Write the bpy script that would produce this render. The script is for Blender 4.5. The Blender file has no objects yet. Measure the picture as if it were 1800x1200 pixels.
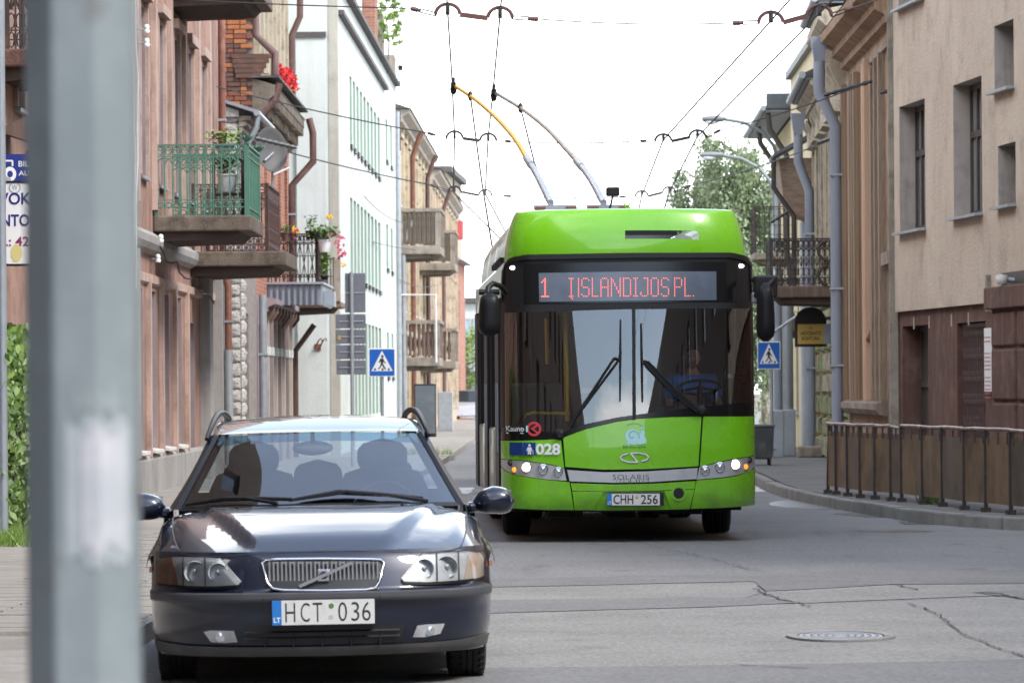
import bpy, bmesh, math, random
import numpy as np
from mathutils import Vector, Matrix
R = math.radians
rnd = random.Random(7)
scene = bpy.context.scene
COL = scene.collection

# ---------------------------------------------------------------- camera
FPX, CX, HY, CAMZ, ROLL = 8000.0, 900.0, 680.0, 1.56, 0.007
cam = bpy.data.cameras.new('camera')
cam.sensor_width = 36.0
cam.lens = FPX / 1800 * 36.0
cam.shift_y = (HY - 600) / 1800.0
cam.clip_start, cam.clip_end = 0.5, 3000
cam.dof.use_dof = True
cam.dof.focus_distance = 37.0
cam.dof.aperture_fstop = 9.0
camo = bpy.data.objects.new('camera', cam)
COL.objects.link(camo)
camo.location = (0, 0, CAMZ)
camo.rotation_euler = (R(90), ROLL, 0)
scene.camera = camo
# ---------------------------------------------------------------- sky and sun
SUN_DIR = Vector((0.60, -0.50, 0.85)).normalized()
sun_el = math.asin(SUN_DIR.z)
sun_az = math.atan2(SUN_DIR.x, SUN_DIR.y)
world = bpy.data.worlds.new("World")
scene.world = world
world.use_nodes = True
wn, wl = world.node_tree.nodes, world.node_tree.links
wn.clear()
wo = wn.new('ShaderNodeOutputWorld')
sky = wn.new('ShaderNodeTexSky')
sky.sky_type = 'NISHITA'
sky.sun_disc = False
sky.sun_elevation = sun_el
sky.sun_rotation = sun_az
b1 = wn.new('ShaderNodeBackground'); b1.inputs[1].default_value = 0.15
wl.new(sky.outputs[0], b1.inputs[0])
b2 = wn.new('ShaderNodeBackground'); b2.inputs[0].default_value = (0.95, 0.975, 1.0, 1)
tc = wn.new('ShaderNodeTexCoord')
sep = wn.new('ShaderNodeSeparateXYZ'); wl.new(tc.outputs['Generated'], sep.inputs[0])
def wmath(op, a, b=None):
    n = wn.new('ShaderNodeMath'); n.operation = op
    for i, v in enumerate((a, b)):
        if v is None: continue
        if isinstance(v, (int, float)): n.inputs[i].default_value = v
        else: wl.new(v, n.inputs[i])
    return n.outputs[0]
den = wmath('ADD', wmath('MAXIMUM', sep.outputs[2], 0.0), 0.22)
comb = wn.new('ShaderNodeCombineXYZ')
wl.new(wmath('DIVIDE', sep.outputs[0], den), comb.inputs[0])
wl.new(wmath('DIVIDE', sep.outputs[1], den), comb.inputs[1])
CLOUD_SHIFT = (19.5, 11.5, 5.5)
cmap = wn.new('ShaderNodeMapping'); cmap.inputs['Location'].default_value = CLOUD_SHIFT; wl.new(comb.outputs[0], cmap.inputs[0])
cn = wn.new('ShaderNodeTexNoise'); cn.inputs['Scale'].default_value = 1.15
cn.inputs['Detail'].default_value = 9; cn.inputs['Roughness'].default_value = 0.55
wl.new(cmap.outputs[0], cn.inputs['Vector'])
cr = wn.new('ShaderNodeValToRGB')
cr.color_ramp.elements[0].position = 0.45; cr.color_ramp.elements[1].position = 0.58
wl.new(cn.outputs[0], cr.inputs[0])
# clouds close up towards the horizon: there one looks through many of them
hz = wmath('SUBTRACT', 1.0, wmath('MULTIPLY', wmath('MAXIMUM', wmath('SUBTRACT', sep.outputs[2], 0.085), 0.0), 14.0))
cover = wmath('MINIMUM', wmath('MAXIMUM', wmath('MAXIMUM', cr.outputs[0], 0.10), hz), 1.0)      # a thin veil even in the gaps
cn2 = wn.new('ShaderNodeTexNoise'); cn2.inputs['Scale'].default_value = 2.6; cn2.inputs['Detail'].default_value = 6
wl.new(cmap.outputs[0], cn2.inputs['Vector'])
wl.new(wmath('ADD', 1.12, wmath('MULTIPLY', cn2.outputs[0], 1.0)), b2.inputs[1])
mx = wn.new('ShaderNodeMixShader')
wl.new(cover, mx.inputs[0]); wl.new(b1.outputs[0], mx.inputs[1]); wl.new(b2.outputs[0], mx.inputs[2])
wl.new(mx.outputs[0], wo.inputs[0])
sl = bpy.data.lights.new('sun', 'SUN'); sl.energy = 1.5; sl.angle = R(14); sl.color = (1.0, 0.95, 0.88)
so = bpy.data.objects.new('sun', sl); COL.objects.link(so)
so.rotation_euler = SUN_DIR.to_track_quat('Z', 'Y').to_euler()
so.location = (20, -30, 60)
vs = scene.view_settings
vs.view_transform = 'Standard'; vs.look = 'None'; vs.exposure = 1.27; vs.gamma = 1.0; vs.use_curve_mapping = False
scene.render.engine = 'CYCLES'
cy = scene.cycles
cy.use_denoising = True
cy.max_bounces = 8; cy.transparent_max_bounces = 16; cy.glossy_bounces = 4; cy.diffuse_bounces = 4
cy.sample_clamp_indirect = 6.0
cy.caustics_reflective = False; cy.caustics_refractive = False

# ---------------------------------------------------------------- pixel (1800 x 1200) and depth to a point of the street
def unroll(px, py):
    dx, dy = px - CX, py - HY
    return dx - ROLL * dy, dy + ROLL * dx
def at(px, py, Y):
    dx, dy = unroll(px, py)
    return Vector((dx * Y / FPX, Y, CAMZ - dy * Y / FPX))
def on_ground(px, py, z=0.0):
    dx, dy = unroll(px, py)
    Y = (CAMZ - z) * FPX / dy
    return Vector((dx * Y / FPX, Y, z))

# ---------------------------------------------------------------- mesh helpers
class MB:
    def __init__(s): s.v, s.f, s.mi, s.m = [], [], [], 0
    def add(s, vs, fs):
        o = len(s.v); s.v += [tuple(p) for p in vs]
        for f in fs: s.f.append(tuple(i + o for i in f)); s.mi.append(s.m)
        return s
    def box(s, x0, x1, y0, y1, z0, z1):
        vs = [(x, y, z) for x in (x0, x1) for y in (y0, y1) for z in (z0, z1)]
        return s.add(vs, [(0, 1, 3, 2), (4, 6, 7, 5), (0, 4, 5, 1), (2, 3, 7, 6), (0, 2, 6, 4), (1, 5, 7, 3)])
    def hexa(s, c8):  # corners ordered like box
        return s.add(c8, [(0, 1, 3, 2), (4, 6, 7, 5), (0, 4, 5, 1), (2, 3, 7, 6), (0, 2, 6, 4), (1, 5, 7, 3)])
    def quad(s, a, b, c, d): return s.add([a, b, c, d], [(0, 1, 2, 3)])
    def poly(s, pts): return s.add(pts, [tuple(range(len(pts)))])
    def grid(s, rows, closed=False):
        nr, nc = len(rows), len(rows[0])
        vs = [p for r in rows for p in r]; fs = []
        for i in range(nr - 1):
            for j in range(nc if closed else nc - 1):
                k = (j + 1) % nc
                fs.append((i * nc + j, i * nc + k, (i + 1) * nc + k, (i + 1) * nc + j))
        return s.add(vs, fs)
    def prism(s, a, b):   # two matching loops
        n = len(a)
        return s.add(list(a) + list(b), [tuple(range(n - 1, -1, -1)), tuple(range(n, 2 * n))] +
                     [(i, (i + 1) % n, n + (i + 1) % n, n + i) for i in range(n)])
    def tube(s, path, r, n=8, cap=True):
        path = [Vector(p) for p in path]; N = len(path)
        rs = r if isinstance(r, (list, tuple)) else [r] * N
        t0 = (path[1] - path[0]).normalized()
        up = Vector((0, 0, 1)) if abs(t0.z) < 0.9 else Vector((1, 0, 0))
        rows = []; u = None
        for i, p in enumerate(path):
            t = (path[min(i + 1, N - 1)] - path[max(i - 1, 0)])
            t = t.normalized() if t.length > 1e-9 else t0
            u = (up - t * up.dot(t)) if u is None else (u - t * u.dot(t))
            if u.length < 1e-6: u = t.orthogonal()
            u.normalize(); w = t.cross(u)
            rows.append([p + (u * math.cos(2 * math.pi * k / n) + w * math.sin(2 * math.pi * k / n)) * rs[i] for k in range(n)])
        s.grid(rows, closed=True)
        if cap:
            s.add(rows[0], [tuple(range(n - 1, -1, -1))]); s.add(rows[-1], [tuple(range(n))])
        return s
    def lathe(s, prof, c=(0, 0, 0), axis='z', n=20):   # prof: (radius, height)
        rows = []
        for r, h in prof:
            row = []
            for k in range(n):
                a = 2 * math.pi * k / n; x, y = r * math.cos(a), r * math.sin(a)
                p = {'z': (x, y, h), 'y': (x, h, y), 'x': (h, x, y)}[axis]
                row.append((c[0] + p[0], c[1] + p[1], c[2] + p[2]))
            rows.append(row)
        return s.grid(rows, closed=True)
    def cyl(s, c, r, h, axis='z', n=16, r2=None):
        r2 = r if r2 is None else r2
        return s.lathe([(0.0001, 0), (r, 0), (r2, h), (0.0001, h)], c, axis, n)
    def blob(s, c, rx, ry, rz, n=10, m=6):
        rows = []
        for i in range(m + 1):
            t = math.pi * i / m - math.pi / 2
            rows.append([(c[0] + rx * max(math.cos(t), 1e-3) * math.cos(2 * math.pi * k / n), c[1] + ry * max(math.cos(t), 1e-3) * math.sin(2 * math.pi * k / n), c[2] + rz * math.sin(t)) for k in range(n)])
        return s.grid(rows, closed=True)
    def mesh(s, name, mats, smooth=False, recalc=True):
        me = bpy.data.meshes.new(name)
        me.from_pydata([tuple(v) for v in s.v], [], s.f)
        mats = mats if isinstance(mats, (list, tuple)) else [mats]
        for m in mats: me.materials.append(m)
        if len(mats) > 1: me.polygons.foreach_set('material_index', s.mi)
        if recalc:
            bm = bmesh.new(); bm.from_mesh(me)
            bmesh.ops.remove_doubles(bm, verts=bm.verts, dist=1e-5)
            bmesh.ops.recalc_face_normals(bm, faces=bm.faces)
            bm.to_mesh(me); bm.free()
        if smooth:
            me.polygons.foreach_set('use_smooth', [True] * len(me.polygons))
            me.set_sharp_from_angle(angle=R(smooth if smooth is not True else 40))
        return me
    def build(s, name, mats, parent=None, smooth=False, label=None, kind=None, bevel=0, loc=None, recalc=True):
        o = bpy.data.objects.new(name, s.mesh(name, mats, smooth, recalc))
        COL.objects.link(o)
        if parent is not None: o.parent = parent
        if loc is not None: o.location = loc
        if label: o['label'] = label
        if kind: o['kind'] = kind
        if bevel:
            md = o.modifiers.new('bevel', 'BEVEL'); md.width = bevel; md.segments = 2; md.limit_method = 'ANGLE'; md.angle_limit = R(35)
        return o
def tag(o, label, cat, group=None):
    o['label'] = label; o['category'] = cat
    if group: o['group'] = group
    return o
def thing(name, label, cat, loc=(0, 0, 0), rz=0, group=None):
    o = bpy.data.objects.new(name, None); COL.objects.link(o)
    o.location = loc; o.rotation_euler = (0, 0, rz); o.empty_display_size = 0.3
    return tag(o, label, cat, group)
def share(name, me, parent=None, loc=(0, 0, 0), rot=None):
    o = bpy.data.objects.new(name, me); COL.objects.link(o)
    if parent is not None: o.parent = parent
    o.location = loc
    if rot: o.rotation_euler = rot
    return o
def dup(root, loc, rz=None, label=None):
    r = root.copy(); COL.objects.link(r); r.location = loc
    if rz is not None: r.rotation_euler = (0, 0, rz)
    if label: r['label'] = label
    for ch in root.children:
        c = ch.copy(); COL.objects.link(c); c.parent = r
        for g in ch.children:
            d = g.copy(); COL.objects.link(d); d.parent = c
    return r
_tc = {}
def text2d(s, bold=0.0, spacing=1.0):   # triangulated letters in a unit box: verts in [0,1]x[0,1] and the aspect
    k = (s, bold, spacing)
    if k in _tc: return _tc[k]
    cu = bpy.data.curves.new('lettering', 'FONT'); cu.body = s; cu.offset = bold; cu.space_character = spacing
    cu.resolution_u = 4
    ob = bpy.data.objects.new('lettering', cu); COL.objects.link(ob)
    dg = bpy.context.evaluated_depsgraph_get()
    me = bpy.data.meshes.new_from_object(ob.evaluated_get(dg))
    V = np.array([v.co[:2] for v in me.vertices]); F = [tuple(p.vertices) for p in me.polygons]
    bpy.data.objects.remove(ob); bpy.data.curves.remove(cu); bpy.data.meshes.remove(me)
    lo, hi = V.min(0), V.max(0)
    _tc[k] = ((V - lo) / (hi - lo), F, (hi - lo)[0] / (hi - lo)[1])
    return _tc[k]
def text_on(mb, s, f, x0, x1, z0, z1, bold=0.0, spacing=1.0):  # f(x, z) -> point
    V, F, _ = text2d(s, bold, spacing)
    mb.add([f(x0 + (x1 - x0) * p[0], z0 + (z1 - z0) * p[1]) for p in V], F)

# ---------------------------------------------------------------- materials
def rgb(c): return (c[0], c[1], c[2], 1.0)
def mat(name, base, rough=0.8, metal=0.0, layers=(), bump=None, coat=0.0, spec=0.5, emit=None, rlayer=None, brick=None, coords='Object', zdirt=None):
    """layers: (colour, noise scale, lo, hi, amount, stretch xyz); bump: (scale, strength, distance)"""
    m = bpy.data.materials.new(name); m.use_nodes = True
    nt = m.node_tree; N, L = nt.nodes, nt.links
    b = N['Principled BSDF']
    b.inputs['Roughness'].default_value = rough; b.inputs['Metallic'].default_value = metal
    b.inputs['Specular IOR Level'].default_value = spec
    if coat: b.inputs['Coat Weight'].default_value = coat; b.inputs['Coat Roughness'].default_value = 0.03
    if emit: b.inputs['Emission Color'].default_value = rgb(emit[:3]); b.inputs['Emission Strength'].default_value = emit[3]
    tcn = N.new('ShaderNodeTexCoord'); src = tcn.outputs[coords]
    def noise(scale, stretch=(1, 1, 1), detail=6, rough_=0.6):
        mp = N.new('ShaderNodeMapping'); mp.inputs['Scale'].default_value = stretch; L.new(src, mp.inputs[0])
        n = N.new('ShaderNodeTexNoise'); n.inputs['Scale'].default_value = scale; n.inputs['Detail'].default_value = detail
        n.inputs['Roughness'].default_value = rough_; L.new(mp.outputs[0], n.inputs['Vector']); return n.outputs[0]
    col = None
    if brick:
        bt = N.new('ShaderNodeTexBrick'); sp = N.new('ShaderNodeSeparateXYZ'); cb = N.new('ShaderNodeCombineXYZ')
        L.new(src, sp.inputs[0]); L.new(sp.outputs[brick.get('u', 1)], cb.inputs[0]); L.new(sp.outputs[2], cb.inputs[1]); L.new(cb.outputs[0], bt.inputs['Vector'])
        bt.inputs['Color1'].default_value = rgb(brick['c1']); bt.inputs['Color2'].default_value = rgb(brick['c2']); bt.inputs['Mortar'].default_value = rgb(brick['m'])
        bt.inputs['Scale'].default_value = 1.0; bt.inputs['Brick Width'].default_value = brick.get('w', 0.26); bt.inputs['Row Height'].default_value = brick.get('h', 0.075)
        bt.inputs['Mortar Size'].default_value = 0.006
        col = bt.outputs[0]
    for lay in layers:
        c, sc, lo, hi, amt = lay[:5]; st = lay[5] if len(lay) > 5 else (1, 1, 1)
        r = N.new('ShaderNodeMapRange'); r.inputs[1].default_value = lo; r.inputs[2].default_value = hi; r.inputs[4].default_value = amt
        L.new(noise(sc, st), r.inputs[0])
        mxn = N.new('ShaderNodeMix'); mxn.data_type = 'RGBA'; L.new(r.outputs[0], mxn.inputs[0])
        if col is None: mxn.inputs[6].default_value = rgb(base)
        else: L.new(col, mxn.inputs[6])
        mxn.inputs[7].default_value = rgb(c); col = mxn.outputs[2]
    if zdirt:      # grime that thins out with height: colour, height of the thickest, height of the last, amount
        c, za, zb_, amt = zdirt; sp = N.new('ShaderNodeSeparateXYZ'); L.new(src, sp.inputs[0])
        r = N.new('ShaderNodeMapRange'); r.inputs[1].default_value = za; r.inputs[2].default_value = zb_; r.inputs[3].default_value = amt; r.inputs[4].default_value = 0.0; L.new(sp.outputs[2], r.inputs[0])
        r2 = N.new('ShaderNodeMapRange'); r2.inputs[1].default_value = .38; r2.inputs[2].default_value = .62; L.new(noise(4.0), r2.inputs[0])
        mm = N.new('ShaderNodeMath'); mm.operation = 'MULTIPLY'; L.new(r.outputs[0], mm.inputs[0]); L.new(r2.outputs[0], mm.inputs[1])
        mxn = N.new('ShaderNodeMix'); mxn.data_type = 'RGBA'; L.new(mm.outputs[0], mxn.inputs[0])
        if col is None: mxn.inputs[6].default_value = rgb(base)
        else: L.new(col, mxn.inputs[6])
        mxn.inputs[7].default_value = rgb(c); col = mxn.outputs[2]
    if col is None: b.inputs['Base Color'].default_value = rgb(base)
    else: L.new(col, b.inputs['Base Color'])
    if rlayer:
        sc, lo, hi, r0, r1 = rlayer
        r = N.new('ShaderNodeMapRange'); r.inputs[1].default_value = lo; r.inputs[2].default_value = hi
        r.inputs[3].default_value = r0; r.inputs[4].default_value = r1
        L.new(noise(sc), r.inputs[0]); L.new(r.outputs[0], b.inputs['Roughness'])
    if bump:
        bn = N.new('ShaderNodeBump'); bn.inputs['Strength'].default_value = bump[1]; bn.inputs['Distance'].default_value = bump[2]
        L.new(noise(bump[0], bump[3] if len(bump) > 3 else (1, 1, 1)), bn.inputs['Height']); L.new(bn.outputs[0], b.inputs['Normal'])
    return m
def glass(name, tint, ior=1.7, rough=0.0, trans=1.0):
    m = bpy.data.materials.new(name); m.use_nodes = True
    N, L = m.node_tree.nodes, m.node_tree.links; N.clear()
    o = N.new('ShaderNodeOutputMaterial'); f = N.new('ShaderNodeFresnel'); f.inputs[0].default_value = ior
    t = N.new('ShaderNodeBsdfTransparent'); t.inputs[0].default_value = rgb(tint)
    g = N.new('ShaderNodeBsdfGlossy'); g.inputs['Roughness'].default_value = rough; g.inputs['Color'].default_value = (1, 1, 1, 1)
    mxs = N.new('ShaderNodeMixShader'); L.new(f.outputs[0], mxs.inputs[0]); L.new(t.outputs[0], mxs.inputs[1]); L.new(g.outputs[0], mxs.inputs[2])
    L.new(mxs.outputs[0], o.inputs[0]); return m
class M: pass
def plaster(name, c, c2, dirt, amt=0.5, bump=0.35, sc=1.0, streak=0.5):
    return mat(name, c, 0.9, layers=[(c2, 0.7 * sc, 0.35, 0.65, 0.9), (dirt, 2.2 * sc, 0.5, 0.75, amt), (dirt, 1.6 * sc, 0.5, 0.78, streak, (3, 3, 0.22)),
                                    (tuple(x * 0.6 for x in c), 26 * sc, 0.55, 0.8, 0.25)], bump=(22 * sc, bump, 0.02), spec=0.2)
M.pink = plaster('pink_plaster', (0.42, 0.262, 0.212), (0.275, 0.168, 0.135), (0.12, 0.085, 0.07), 0.7, .6, 1.3, 0.75)
M.pink_light = plaster('pale_pink_plaster', (0.56, 0.42, 0.36), (0.42, 0.30, 0.25), (0.17, 0.125, 0.105), 0.6, .6, 1.3, .7)
M.grey_plaster = plaster('grey_plaster', (0.38, 0.37, 0.36), (0.30, 0.29, 0.28), (0.17, 0.16, 0.15), 0.5)
M.white_plaster = plaster('white_plaster', (0.66, 0.70, 0.68), (0.60, 0.64, 0.61), (0.42, 0.42, 0.37), 0.30, 0.3, 0.7, 0.42)
M.mint = plaster('mint_plaster', (0.36, 0.48, 0.40), (0.32, 0.43, 0.36), (0.22, 0.28, 0.24), 0.3, 0.15)
M.beige = plaster('beige_plaster', (0.50, 0.45, 0.38), (0.42, 0.37, 0.31), (0.25, 0.21, 0.17), 0.5)
M.yellow = plaster('yellow_plaster', (0.62, 0.50, 0.31), (0.52, 0.40, 0.24), (0.22, 0.16, 0.11), 0.6, .5, 1.3, .6)
M.peach = plaster('peach_plaster', (0.60, 0.40, 0.27), (0.55, 0.38, 0.27), (0.35, 0.24, 0.18), 0.4)
M.tan = plaster('tan_render', (0.58, 0.485, 0.39), (0.49, 0.40, 0.32), (0.27, 0.21, 0.165), 0.55, 0.8, 0.9, 0.22)
M.reveal = plaster('pale_grey_plaster', (0.46, 0.41, 0.375), (0.38, 0.335, 0.30), (0.17, 0.14, 0.12), 0.5, 0.4, 1.4, 0.5)
M.brown_wall = plaster('brown_paint_plaster', (0.140, 0.076, 0.060), (0.10, 0.055, 0.045), (0.24, 0.17, 0.14), 0.55, 0.6, 1.3, 0.45)
M.rotten = plaster('flaking_render', (0.46, 0.33, 0.23), (0.30, 0.19, 0.12), (0.13, 0.09, 0.07), 0.7, 0.9, 1.6, 0.8)
M.rotten2 = plaster('grey_flaking_render', (0.40, 0.33, 0.27), (0.26, 0.20, 0.16), (0.12, 0.09, 0.08), 0.7, 0.9, 1.6, 0.8)
M.cream = plaster('cream_plaster', (0.56, 0.50, 0.39), (0.42, 0.36, 0.28), (0.12, 0.10, 0.08), 0.8, 0.8, 1.7, 0.75)
M.olive = plaster('olive_green_plaster', (0.34, 0.35, 0.20), (0.28, 0.29, 0.17), (0.10, 0.10, 0.07), 0.65, 0.5, 1.5, 0.6)
M.mauve = plaster('mauve_plaster', (0.34, 0.28, 0.29), (0.27, 0.22, 0.23), (0.13, 0.10, 0.11), 0.4)
M.warm_yellow = plaster('warm_yellow_render', (0.66, 0.56, 0.37), (0.62, 0.52, 0.34), (0.4, 0.33, 0.24), 0.25, 0.15)
M.dark_house = plaster('shade_dark_render', (0.085, 0.062, 0.052), (0.06, 0.043, 0.036), (0.12, 0.10, 0.09), 0.5)  # dark for the unseen houses' reflections; on corbels it stands in for underside shade
M.concrete = plaster('weathered_concrete', (0.24, 0.20, 0.16), (0.13, 0.105, 0.085), (0.05, 0.042, 0.034), 0.85, 0.9, 2.0, 0.6)
M.pale_concrete = plaster('pale_concrete', (0.40, 0.36, 0.30), (0.26, 0.225, 0.185), (0.09, 0.075, 0.06), 0.75, 0.7, 1.5, 0.6)
M.stone = mat('whitewashed_stone', (0.66, 0.64, 0.61), 0.95, layers=[((0.40, 0.37, 0.34), 5, 0.45, 0.7, 0.8), ((0.17, 0.14, 0.12), 11, 0.56, 0.72, 0.8)], bump=(9, 1.0, 0.06), spec=0.2)
M.mortar = mat('dark_mortar', (0.22, 0.19, 0.17), 0.95, layers=[((0.42, 0.39, 0.36), 8, 0.45, 0.7, 0.7)], bump=(30, 0.6, 0.02))
M.brick_a = mat('orange_brick', (0.42, 0.155, 0.060), 0.9, layers=[((0.26, 0.09, 0.045), 7, 0.4, 0.7, 0.8), ((0.55, 0.45, 0.36), 9, 0.6, 0.8, 0.6)], bump=(40, 0.5, 0.01))
M.brick_b = mat('dark_red_brick', (0.25, 0.085, 0.050), 0.9, layers=[((0.12, 0.055, 0.04), 6, 0.4, 0.7, 0.8), ((0.5, 0.42, 0.34), 9, 0.62, 0.8, 0.4)], bump=(40, 0.5, 0.01))
M.brick_c = mat('sooty_brick', (0.10, 0.055, 0.042), 0.9, layers=[((0.22, 0.09, 0.06), 6, 0.5, 0.7, 0.8)], bump=(40, 0.5, 0.01))
M.brick_wall = mat('brick_wall', (0.4, 0.15, 0.08), 0.9, brick=dict(c1=(0.44, 0.17, 0.10), c2=(0.30, 0.11, 0.07), m=(0.38, 0.32, 0.27)), layers=[((0.14, 0.07, 0.05), 2.5, 0.5, 0.75, 0.6)], bump=(30, 0.6, 0.015))
M.brick_front = mat('brick_wall_facing', (0.4, 0.15, 0.08), 0.9, brick=dict(c1=(0.40, 0.16, 0.10), c2=(0.26, 0.10, 0.07), m=(0.34, 0.29, 0.25), u=0), layers=[((0.14, 0.07, 0.05), 2.5, 0.5, 0.75, 0.6)], bump=(30, 0.6, 0.015))
M.dark_wood = mat('old_dark_wood', (0.13, 0.085, 0.065), 0.8, layers=[((0.22, 0.16, 0.13), 3, 0.45, 0.7, 0.7, (4, 4, 0.3))], bump=(14, 0.5, 0.01, (6, 6, 0.4)))
M.wood = mat('weathered_timber', (0.30, 0.23, 0.17), 0.85, layers=[((0.15, 0.10, 0.07), 4, 0.4, 0.7, 0.8, (1, 1, 4)), ((0.45, 0.38, 0.32), 6, 0.6, 0.8, 0.5)], bump=(14, 0.6, 0.015))
M.frame = mat('dark_window_frame', (0.05, 0.042, 0.038), 0.5, layers=[((0.12, 0.10, 0.09), 6, 0.5, 0.75, 0.5)])
M.frame_white = mat('white_window_frame', (0.7, 0.7, 0.68), 0.5, layers=[((0.45, 0.44, 0.42), 6, 0.5, 0.75, 0.5)])
M.frame_brown = mat('brown_window_frame', (0.16, 0.10, 0.08), 0.5, layers=[((0.25, 0.17, 0.14), 6, 0.5, 0.75, 0.5)])
M.pane = mat('window_pane', (0.025, 0.028, 0.03), 0.06, layers=[((0.10, 0.10, 0.10), 0.9, 0.45, 0.7, 0.6)], spec=0.8)
M.pane_curtain = mat('curtained_pane', (0.30, 0.30, 0.29), 0.15, layers=[((0.07, 0.07, 0.07), 2.5, 0.4, 0.65, 0.9, (3, 3, 0.1))], spec=0.8)
M.zinc = mat('zinc_sheet', (0.42, 0.46, 0.50), 0.45, 0.55, layers=[((0.30, 0.33, 0.36), 3, 0.4, 0.7, 0.7)])
M.grey_paint = mat('blue_grey_painted_metal', (0.27, 0.30, 0.36), 0.5, layers=[((0.20, 0.22, 0.26), 3, 0.45, 0.7, 0.6, (1, 1, 0.4))], bump=(20, 0.1, 0.01))
M.corner = plaster('pale_corner_render', (0.52, 0.50, 0.44), (0.44, 0.42, 0.36), (0.25, 0.23, 0.19), 0.5)
M.gutter_grey = mat('dark_grey_sheet_metal', (0.10, 0.115, 0.13), 0.5, 0.2, layers=[((0.17, 0.18, 0.2), 3, 0.45, 0.7, 0.6)])
M.rust_pipe = mat('rusty_brown_pipe', (0.20, 0.085, 0.060), 0.6, layers=[((0.33, 0.16, 0.11), 4, 0.5, 0.7, 0.8), ((0.10, 0.05, 0.04), 9, 0.5, 0.7, 0.6)])
M.brown_pipe = mat('brown_painted_pipe', (0.12, 0.065, 0.055), 0.5, layers=[((0.2, 0.12, 0.1), 5, 0.5, 0.7, 0.6)])
M.roof_metal = mat('dull_roof_sheet', (0.36, 0.38, 0.41), 0.5, 0.4, layers=[((0.26, 0.26, 0.27), 2, 0.4, 0.7, 0.8)])
M.dark_roof = mat('dark_roof_edge', (0.07, 0.065, 0.065), 0.7, layers=[((0.14, 0.12, 0.11), 4, 0.4, 0.7, 0.7)])
M.iron = mat('black_wrought_iron', (0.045, 0.035, 0.033), 0.6, layers=[((0.13, 0.075, 0.055), 8, 0.5, 0.7, 0.7)])
M.iron_brown = mat('brown_wrought_iron', (0.085, 0.050, 0.045), 0.6, layers=[((0.16, 0.09, 0.07), 8, 0.5, 0.7, 0.7)])
M.iron_green = mat('green_painted_iron', (0.075, 0.195, 0.14), 0.5, layers=[((0.16, 0.30, 0.235), 6, 0.5, 0.75, 0.6), ((0.15, 0.09, 0.06), 12, 0.62, 0.75, 0.7)])
M.asphalt = mat('asphalt', (0.225, 0.223, 0.222), 0.85, layers=[((0.18, 0.18, 0.182), 0.35, 0.35, 0.65, 0.9), ((0.245, 0.24, 0.235), 0.9, 0.5, 0.75, 0.6), ((0.085, 0.085, 0.085), 24, 0.48, 0.68, 0.85), ((0.42, 0.41, 0.40), 38, 0.56, 0.70, 0.8), ((0.09, 0.09, 0.095), 2.0, 0.56, 0.70, 0.45, (1, 0.10, 1)), ((0.07, 0.07, 0.07), 1.7, 0.62, 0.68, 0.5)], bump=(70, 0.5, 0.012), spec=0.4)
M.asphalt_old = mat('pale_worn_asphalt', (0.285, 0.275, 0.258), 0.9, layers=[((0.215, 0.208, 0.195), 0.7, 0.35, 0.65, 0.9), ((0.17, 0.165, 0.155), 1.6, 0.58, 0.66, 0.55), ((0.36, 0.35, 0.33), 0.5, 0.55, 0.7, 0.5, (1, .3, 1)), ((0.12, 0.115, 0.11), 24, 0.48, 0.68, 0.8), ((0.50, 0.49, 0.47), 36, 0.56, 0.70, 0.8)], bump=(60, 0.6, 0.015), spec=0.3)
M.asphalt_patch = mat('dark_asphalt_patch', (0.205, 0.20, 0.197), 0.85, layers=[((0.165, 0.162, 0.16), 1.2, 0.35, 0.65, 0.8), ((0.085, 0.085, 0.085), 26, 0.48, 0.68, 0.8), ((0.33, 0.32, 0.31), 40, 0.58, 0.72, 0.7)], bump=(70, 0.5, 0.012), spec=0.4)
M.crack = mat('road_crack', (0.06, 0.057, 0.053), 0.95)
M.sidewalk = mat('asphalt_sidewalk', (0.19, 0.185, 0.18), 0.9, layers=[((0.14, 0.135, 0.13), 0.8, 0.35, 0.65, 0.9), ((0.26, 0.25, 0.24), 2.5, 0.55, 0.75, 0.6), ((0.09, 0.09, 0.09), 30, 0.5, 0.7, 0.5)], bump=(40, 0.5, 0.015), spec=0.3)
M.sidewalk_pale = mat('pale_concrete_sidewalk', (0.32, 0.295, 0.265), 0.9, layers=[((0.235, 0.215, 0.19), 0.9, 0.35, 0.65, 0.9), ((0.46, 0.43, 0.4), 3, 0.5, 0.75, 0.6), ((0.15, 0.13, 0.12), 12, 0.55, 0.72, 0.5)], bump=(40, 0.6, 0.02), spec=0.3)
M.kerb = mat('granite_kerb', (0.30, 0.29, 0.275), 0.9, layers=[((0.20, 0.195, 0.18), 2, 0.4, 0.65, 0.8), ((0.10, 0.10, 0.085), 5, 0.55, 0.75, 0.6), ((0.4, 0.39, 0.37), 40, 0.55, 0.75, 0.5)], bump=(30, 0.6, 0.015), spec=0.3)
M.earth = mat('dusty_ground', (0.20, 0.18, 0.15), 0.95, layers=[((0.13, 0.12, 0.09), 0.5, 0.4, 0.6, 0.8)], bump=(10, 0.5, 0.03))
M.white_line = mat('worn_white_road_paint', (0.62, 0.62, 0.60), 0.8, layers=[((0.22, 0.22, 0.22), 3.5, 0.5, 0.62, 0.95)])
M.water = mat('wet_asphalt', (0.10, 0.10, 0.10), 0.22, spec=1.0, layers=[((0.06, 0.06, 0.06), 2, 0.4, 0.6, 0.8)])
M.black_plastic = mat('black_plastic', (0.014, 0.014, 0.015), 0.45, spec=0.3, bump=(200, 0.05, 0.002))
M.rubber = mat('tyre_rubber', (0.022, 0.021, 0.020), 0.85, layers=[((0.06, 0.055, 0.05), 8, 0.5, 0.75, 0.5)])
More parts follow.
